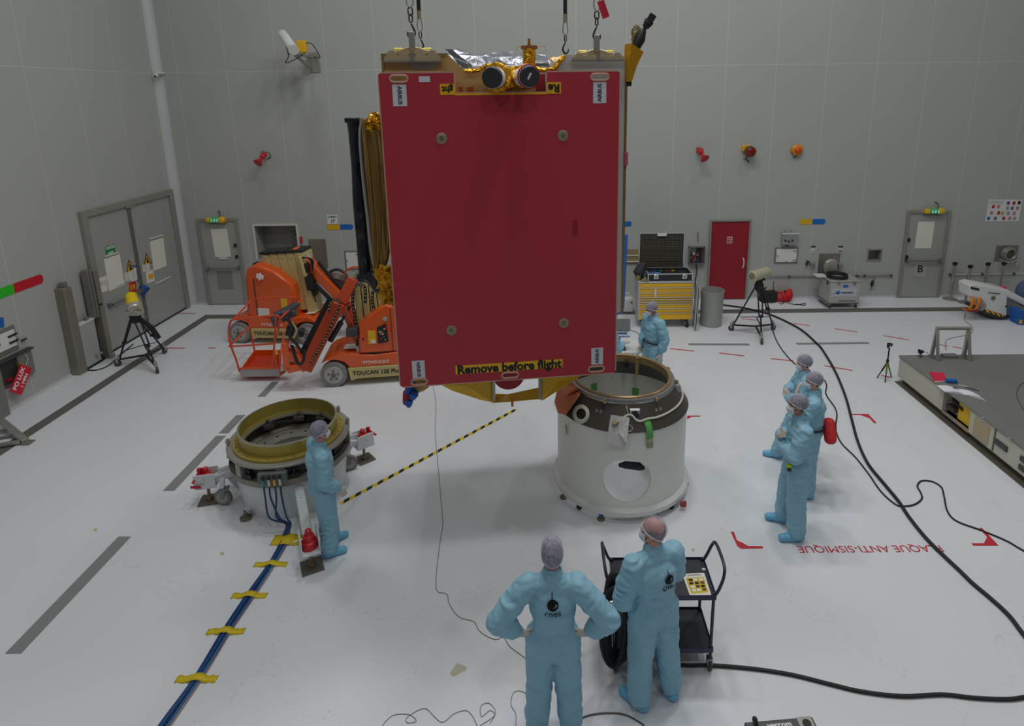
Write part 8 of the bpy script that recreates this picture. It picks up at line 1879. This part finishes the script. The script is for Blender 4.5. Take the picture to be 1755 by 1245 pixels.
    if mask:
        shell_part((0, .028, -.05), (.068, .092, .068), lambda v: v.y > .035 and v.z < .006-abs(v.x)*.25, HT, 36, 24, .004).build('face_mask', M_maskm, body, world=False, fix=False)
        for s_ in (-1, 1): B().tube([HT @ Vector(p) for p in ((s_*.06, .06, -.015), (s_*.078, .03, -.008), (s_*.08, .0, .0), (s_*.082, -.015, -.02), (s_*.078, .02, -.05), (s_*.058, .06, -.075))], .002*k, 5).build('mask_strap', M_maskm, body, world=False)
    bv = None
    if logo:
        bm = bmesh.new(); bm.from_mesh(cov.data); bv = BVHTree.FromBMesh(bm); bm.free()
        ox, oz, sz = logo
        def proj(o_):
            for v in o_.data.vertices:
                p = v.co.copy(); hs_ = [bv.ray_cast(Vector((p.x+dx, -1, p.z+dz)), Vector((0, 1, 0)))[0] for dx in (-.014, 0, .014) for dz in (-.014, 0, .014)]
                hs_ = [q.y for q in hs_ if q is not None]
                if hs_: v.co.y = min(hs_)-.006
            o_.data.update()
        M = wm(body) @ frame((ox*k, -.4, oz*k), (1, 0, 0), (0, 0, 1))
        lf = [(.002, -.02), (.012, -.004), (.02, .012), (.034, .022), (.03, .002), (.018, -.014)]
        o1 = plate('emblem', [(x*sz, y*sz) for x, y in circ(0, 0, .036, 26)], [[(x*sz, y*sz) for x, y in lf]], .0006, M_text, body, M @ Matrix.Translation((0, .03*sz, 0)))
        proj(o1)
        for q in range(1): 
            o2 = plate('emblem_line', [(x*sz, y*sz) for x, y in rect(-.006, -.001, .06, .1)], [], .0006, M_text, body, M); proj(o2)
        o3 = text('cnes', .058*sz, M_text, body, M @ Matrix.Translation((0, -.03*sz, 0)), width=.105*sz, bold=.001); proj(o3)
    if belt:
        z = belt; pts = [Vector((.19*k*W_*math.cos(a), .152*k*W_*math.sin(a)+wst.y, z*k+.0)) for a in np.linspace(0, 2*PI, 25)[:-1]]
        B().tube(pts, .012*k, 6, True).build('belt', M_black, body, world=False)
    return body, (cov, bv, k)

AK = dict(elbow_l=(-.435, -.1, 1.19), elbow_r=(.435, -.1, 1.19), wrist_l=(-.265, -.05, 1.03), wrist_r=(.265, -.05, 1.03), hand_l=(.75, .25, -.5), hand_r=(-.75, .25, -.5), palm_l=(-.4, -.7, .1), palm_r=(.4, -.7, .1), thumb_l=(0, -.2, 1), thumb_r=(0, -.2, 1), ankle_l=(-.14, -.02, .1), ankle_r=(.14, -.02, .1), shoulder_l=(-.19, -.01, 1.44), shoulder_r=(.19, -.01, 1.44), curl=.6, head_rot=(0, -8, 0))
person('person in pale blue coverall seen from behind with hands on hips', (-.0, 4.12), 0, 1.83, AK, seed=1, puff=1.22, mask=False, logo=(0, 1.33, 1.25))
PB = dict(elbow_l=(-.3, .0, 1.14), wrist_l=(-.2, .14, .97), hand_l=(.3, .4, -.6), palm_l=(-1, .2, 0), thumb_l=(0, .5, 1), elbow_r=(.27, .06, 1.16), wrist_r=(.08, .27, 1.17), hand_r=(-.8, .2, .1), palm_r=(0, 1, .2), thumb_r=(0, 0, 1), ankle_l=(-.15, -.06, .1), ankle_r=(.17, -.08, .1), foot_l=22, foot_r=-10, head_rot=(38, -6, 0), chest=(0, .0, 1.31), pelvis=(0, -.02, .97))
person('balding person in pale blue coverall standing at the utility cart', (.86, 4.42), 24, 1.8, PB, wide=1.14, hair='grey', skin='fair', bald=True, seed=2, logo=(.045, 1.3, 1.15), puff=1.0)
R1 = dict(elbow_l=(-.24, .1, 1.16), wrist_l=(.0, .21, 1.17), hand_l=(.9, -.1, .1), palm_l=(0, 1, .2), thumb_l=(0, 0, 1), elbow_r=(.25, .08, 1.15), wrist_r=(.03, .22, 1.26), hand_r=(-.6, -.05, .5), palm_r=(0, 1, 0), thumb_r=(0, 0, 1), ankle_l=(-.15, -.02, .1), ankle_r=(.17, .06, .1), foot_l=8, foot_r=-8, head_rot=(-4, -4, 0), head=(0, .06, 1.68))
p1, _ = person('front person of the three, arms folded, yellow badge at the hip', (2.93, 6.5), 82, 1.83, R1, hair='dark', seed=3)
B().box((-.15, .13, 1.0), (.03, .06, .05)).build('yellow_badge', mat('badge_lime', (210, 226, 30), .4), p1, world=False, bevel=.01)
B().box((-.155, .13, .955), (.03, .05, .05)).build('badge_holder', M_dgrey, p1, world=False, bevel=.01)
R2 = dict(elbow_l=(-.26, .12, 1.2), wrist_l=(-.06, .22, 1.48), hand_l=(.4, -.1, 1), palm_l=(-.3, 1, 0), thumb_l=(.5, -1, .3), elbow_r=(.25, .08, 1.14), wrist_r=(.02, .24, 1.14), hand_r=(-.9, .0, .1), palm_r=(0, 1, .2), thumb_r=(0, 0, 1), head_rot=(10, -10, 0), ankle_l=(-.13, -.02, .1), ankle_r=(.13, 0, .1))
p2, _ = person('person in the group of three wearing a red waist bag, hand raised to the mask', (3.42, 7.26), 64, 1.74, R2, hair='dark', skin='fair', seed=4, logo=(.03, 1.28, 1.0), belt=1.04)
fb = B().box((.0, 0, 0), (.27, .15, .33)); fb.tf(Matrix.Translation((.07, -.21, .93)) @ Matrix.Rotation(.55, 4, 'Y') @ Matrix.Rotation(-.2, 4, 'X')); fo = fb.build('waist_bag', mat('waist_bag_red', (210, 40, 44), .6, 0, .05), p2, world=False, bevel=.065, seg=4)
B().tube(spl([(-.01, -.25, .80), (.07, -.288, .93), (.14, -.27, 1.05)], 4), .006, 6).build('bag_zip', M_black, fo, world=False)
R3 = dict(elbow_l=(-.24, .1, 1.15), wrist_l=(-.02, .26, 1.14), hand_l=(.9, .1, .1), palm_l=(0, 1, .2), thumb_l=(0, 0, 1), elbow_r=(.25, .1, 1.15), wrist_r=(.04, .25, 1.2), hand_r=(-.9, .0, .1), palm_r=(0, 1, .2), thumb_r=(0, 0, 1), ankle_l=(-.14, -.05, .1), ankle_r=(.13, .28, .1), knee_r=(.12, .16, .5), head_rot=(-6, -12, 0))
person('rear person of the group of three, one foot forward, mostly hidden', (3.56, 7.9), 78, 1.7, R3, hair='dark', skin='fair', seed=5)
PF = dict(elbow_l=(-.25, .02, 1.16), wrist_l=(-.12, .12, 1.0), hand_l=(.4, .2, -.8), elbow_r=(.25, -.02, 1.14), wrist_r=(.2, .17, .95), hand_r=(-.1, .35, -.8), palm_r=(1, .2, 0), thumb_r=(-.2, 1, 0), ankle_l=(-.11, .08, .1), ankle_r=(.12, -.02, .1), head_rot=(4, 0, 0), head=(0, .05, 1.68))
person('person in blue coverall standing beside the ring stand, looking right', (-2.66, 6.24), -56, 1.67, PF, wide=1.12, hair='dark', skin='fair', seed=6, puff=1.12)
PM = dict(elbow_l=(-.27, -.04, 1.16), wrist_l=(-.25, .02, .9), hand_l=(.1, .1, -1), elbow_r=(.26, -.03, 1.16), wrist_r=(.22, .1, .93), ankle_l=(-.13, 0, .1), ankle_r=(.13, 0, .1), head_rot=(-14, -16, 0), head=(0, .06, 1.67))
pm, _ = person('masked person with dark belt standing in front of the yellow tool cabinet', (1.81, 10.05), 118, 1.76, PM, hair='dark', seed=7, belt=1.06)
B().box((.07, .165, 1.0*.978), (.018, .01, .16)).build('belt_end', M_black, pm, world=False)
PN = dict(elbow_l=(-.26, .05, 1.18), wrist_l=(-.16, .3, 1.2), hand_l=(.2, 1, 0), palm_l=(0, 0, 1), elbow_r=(.27, .04, 1.12), wrist_r=(.2, .28, 1.15), hand_r=(-.1, 1, 0), palm_r=(0, 0, 1), head_rot=(0, -12, 0))
person('person behind the satellite cover with only a blue sleeve showing', (.92, 9.75), -50, 1.75, PN, hair='dark', seed=8)
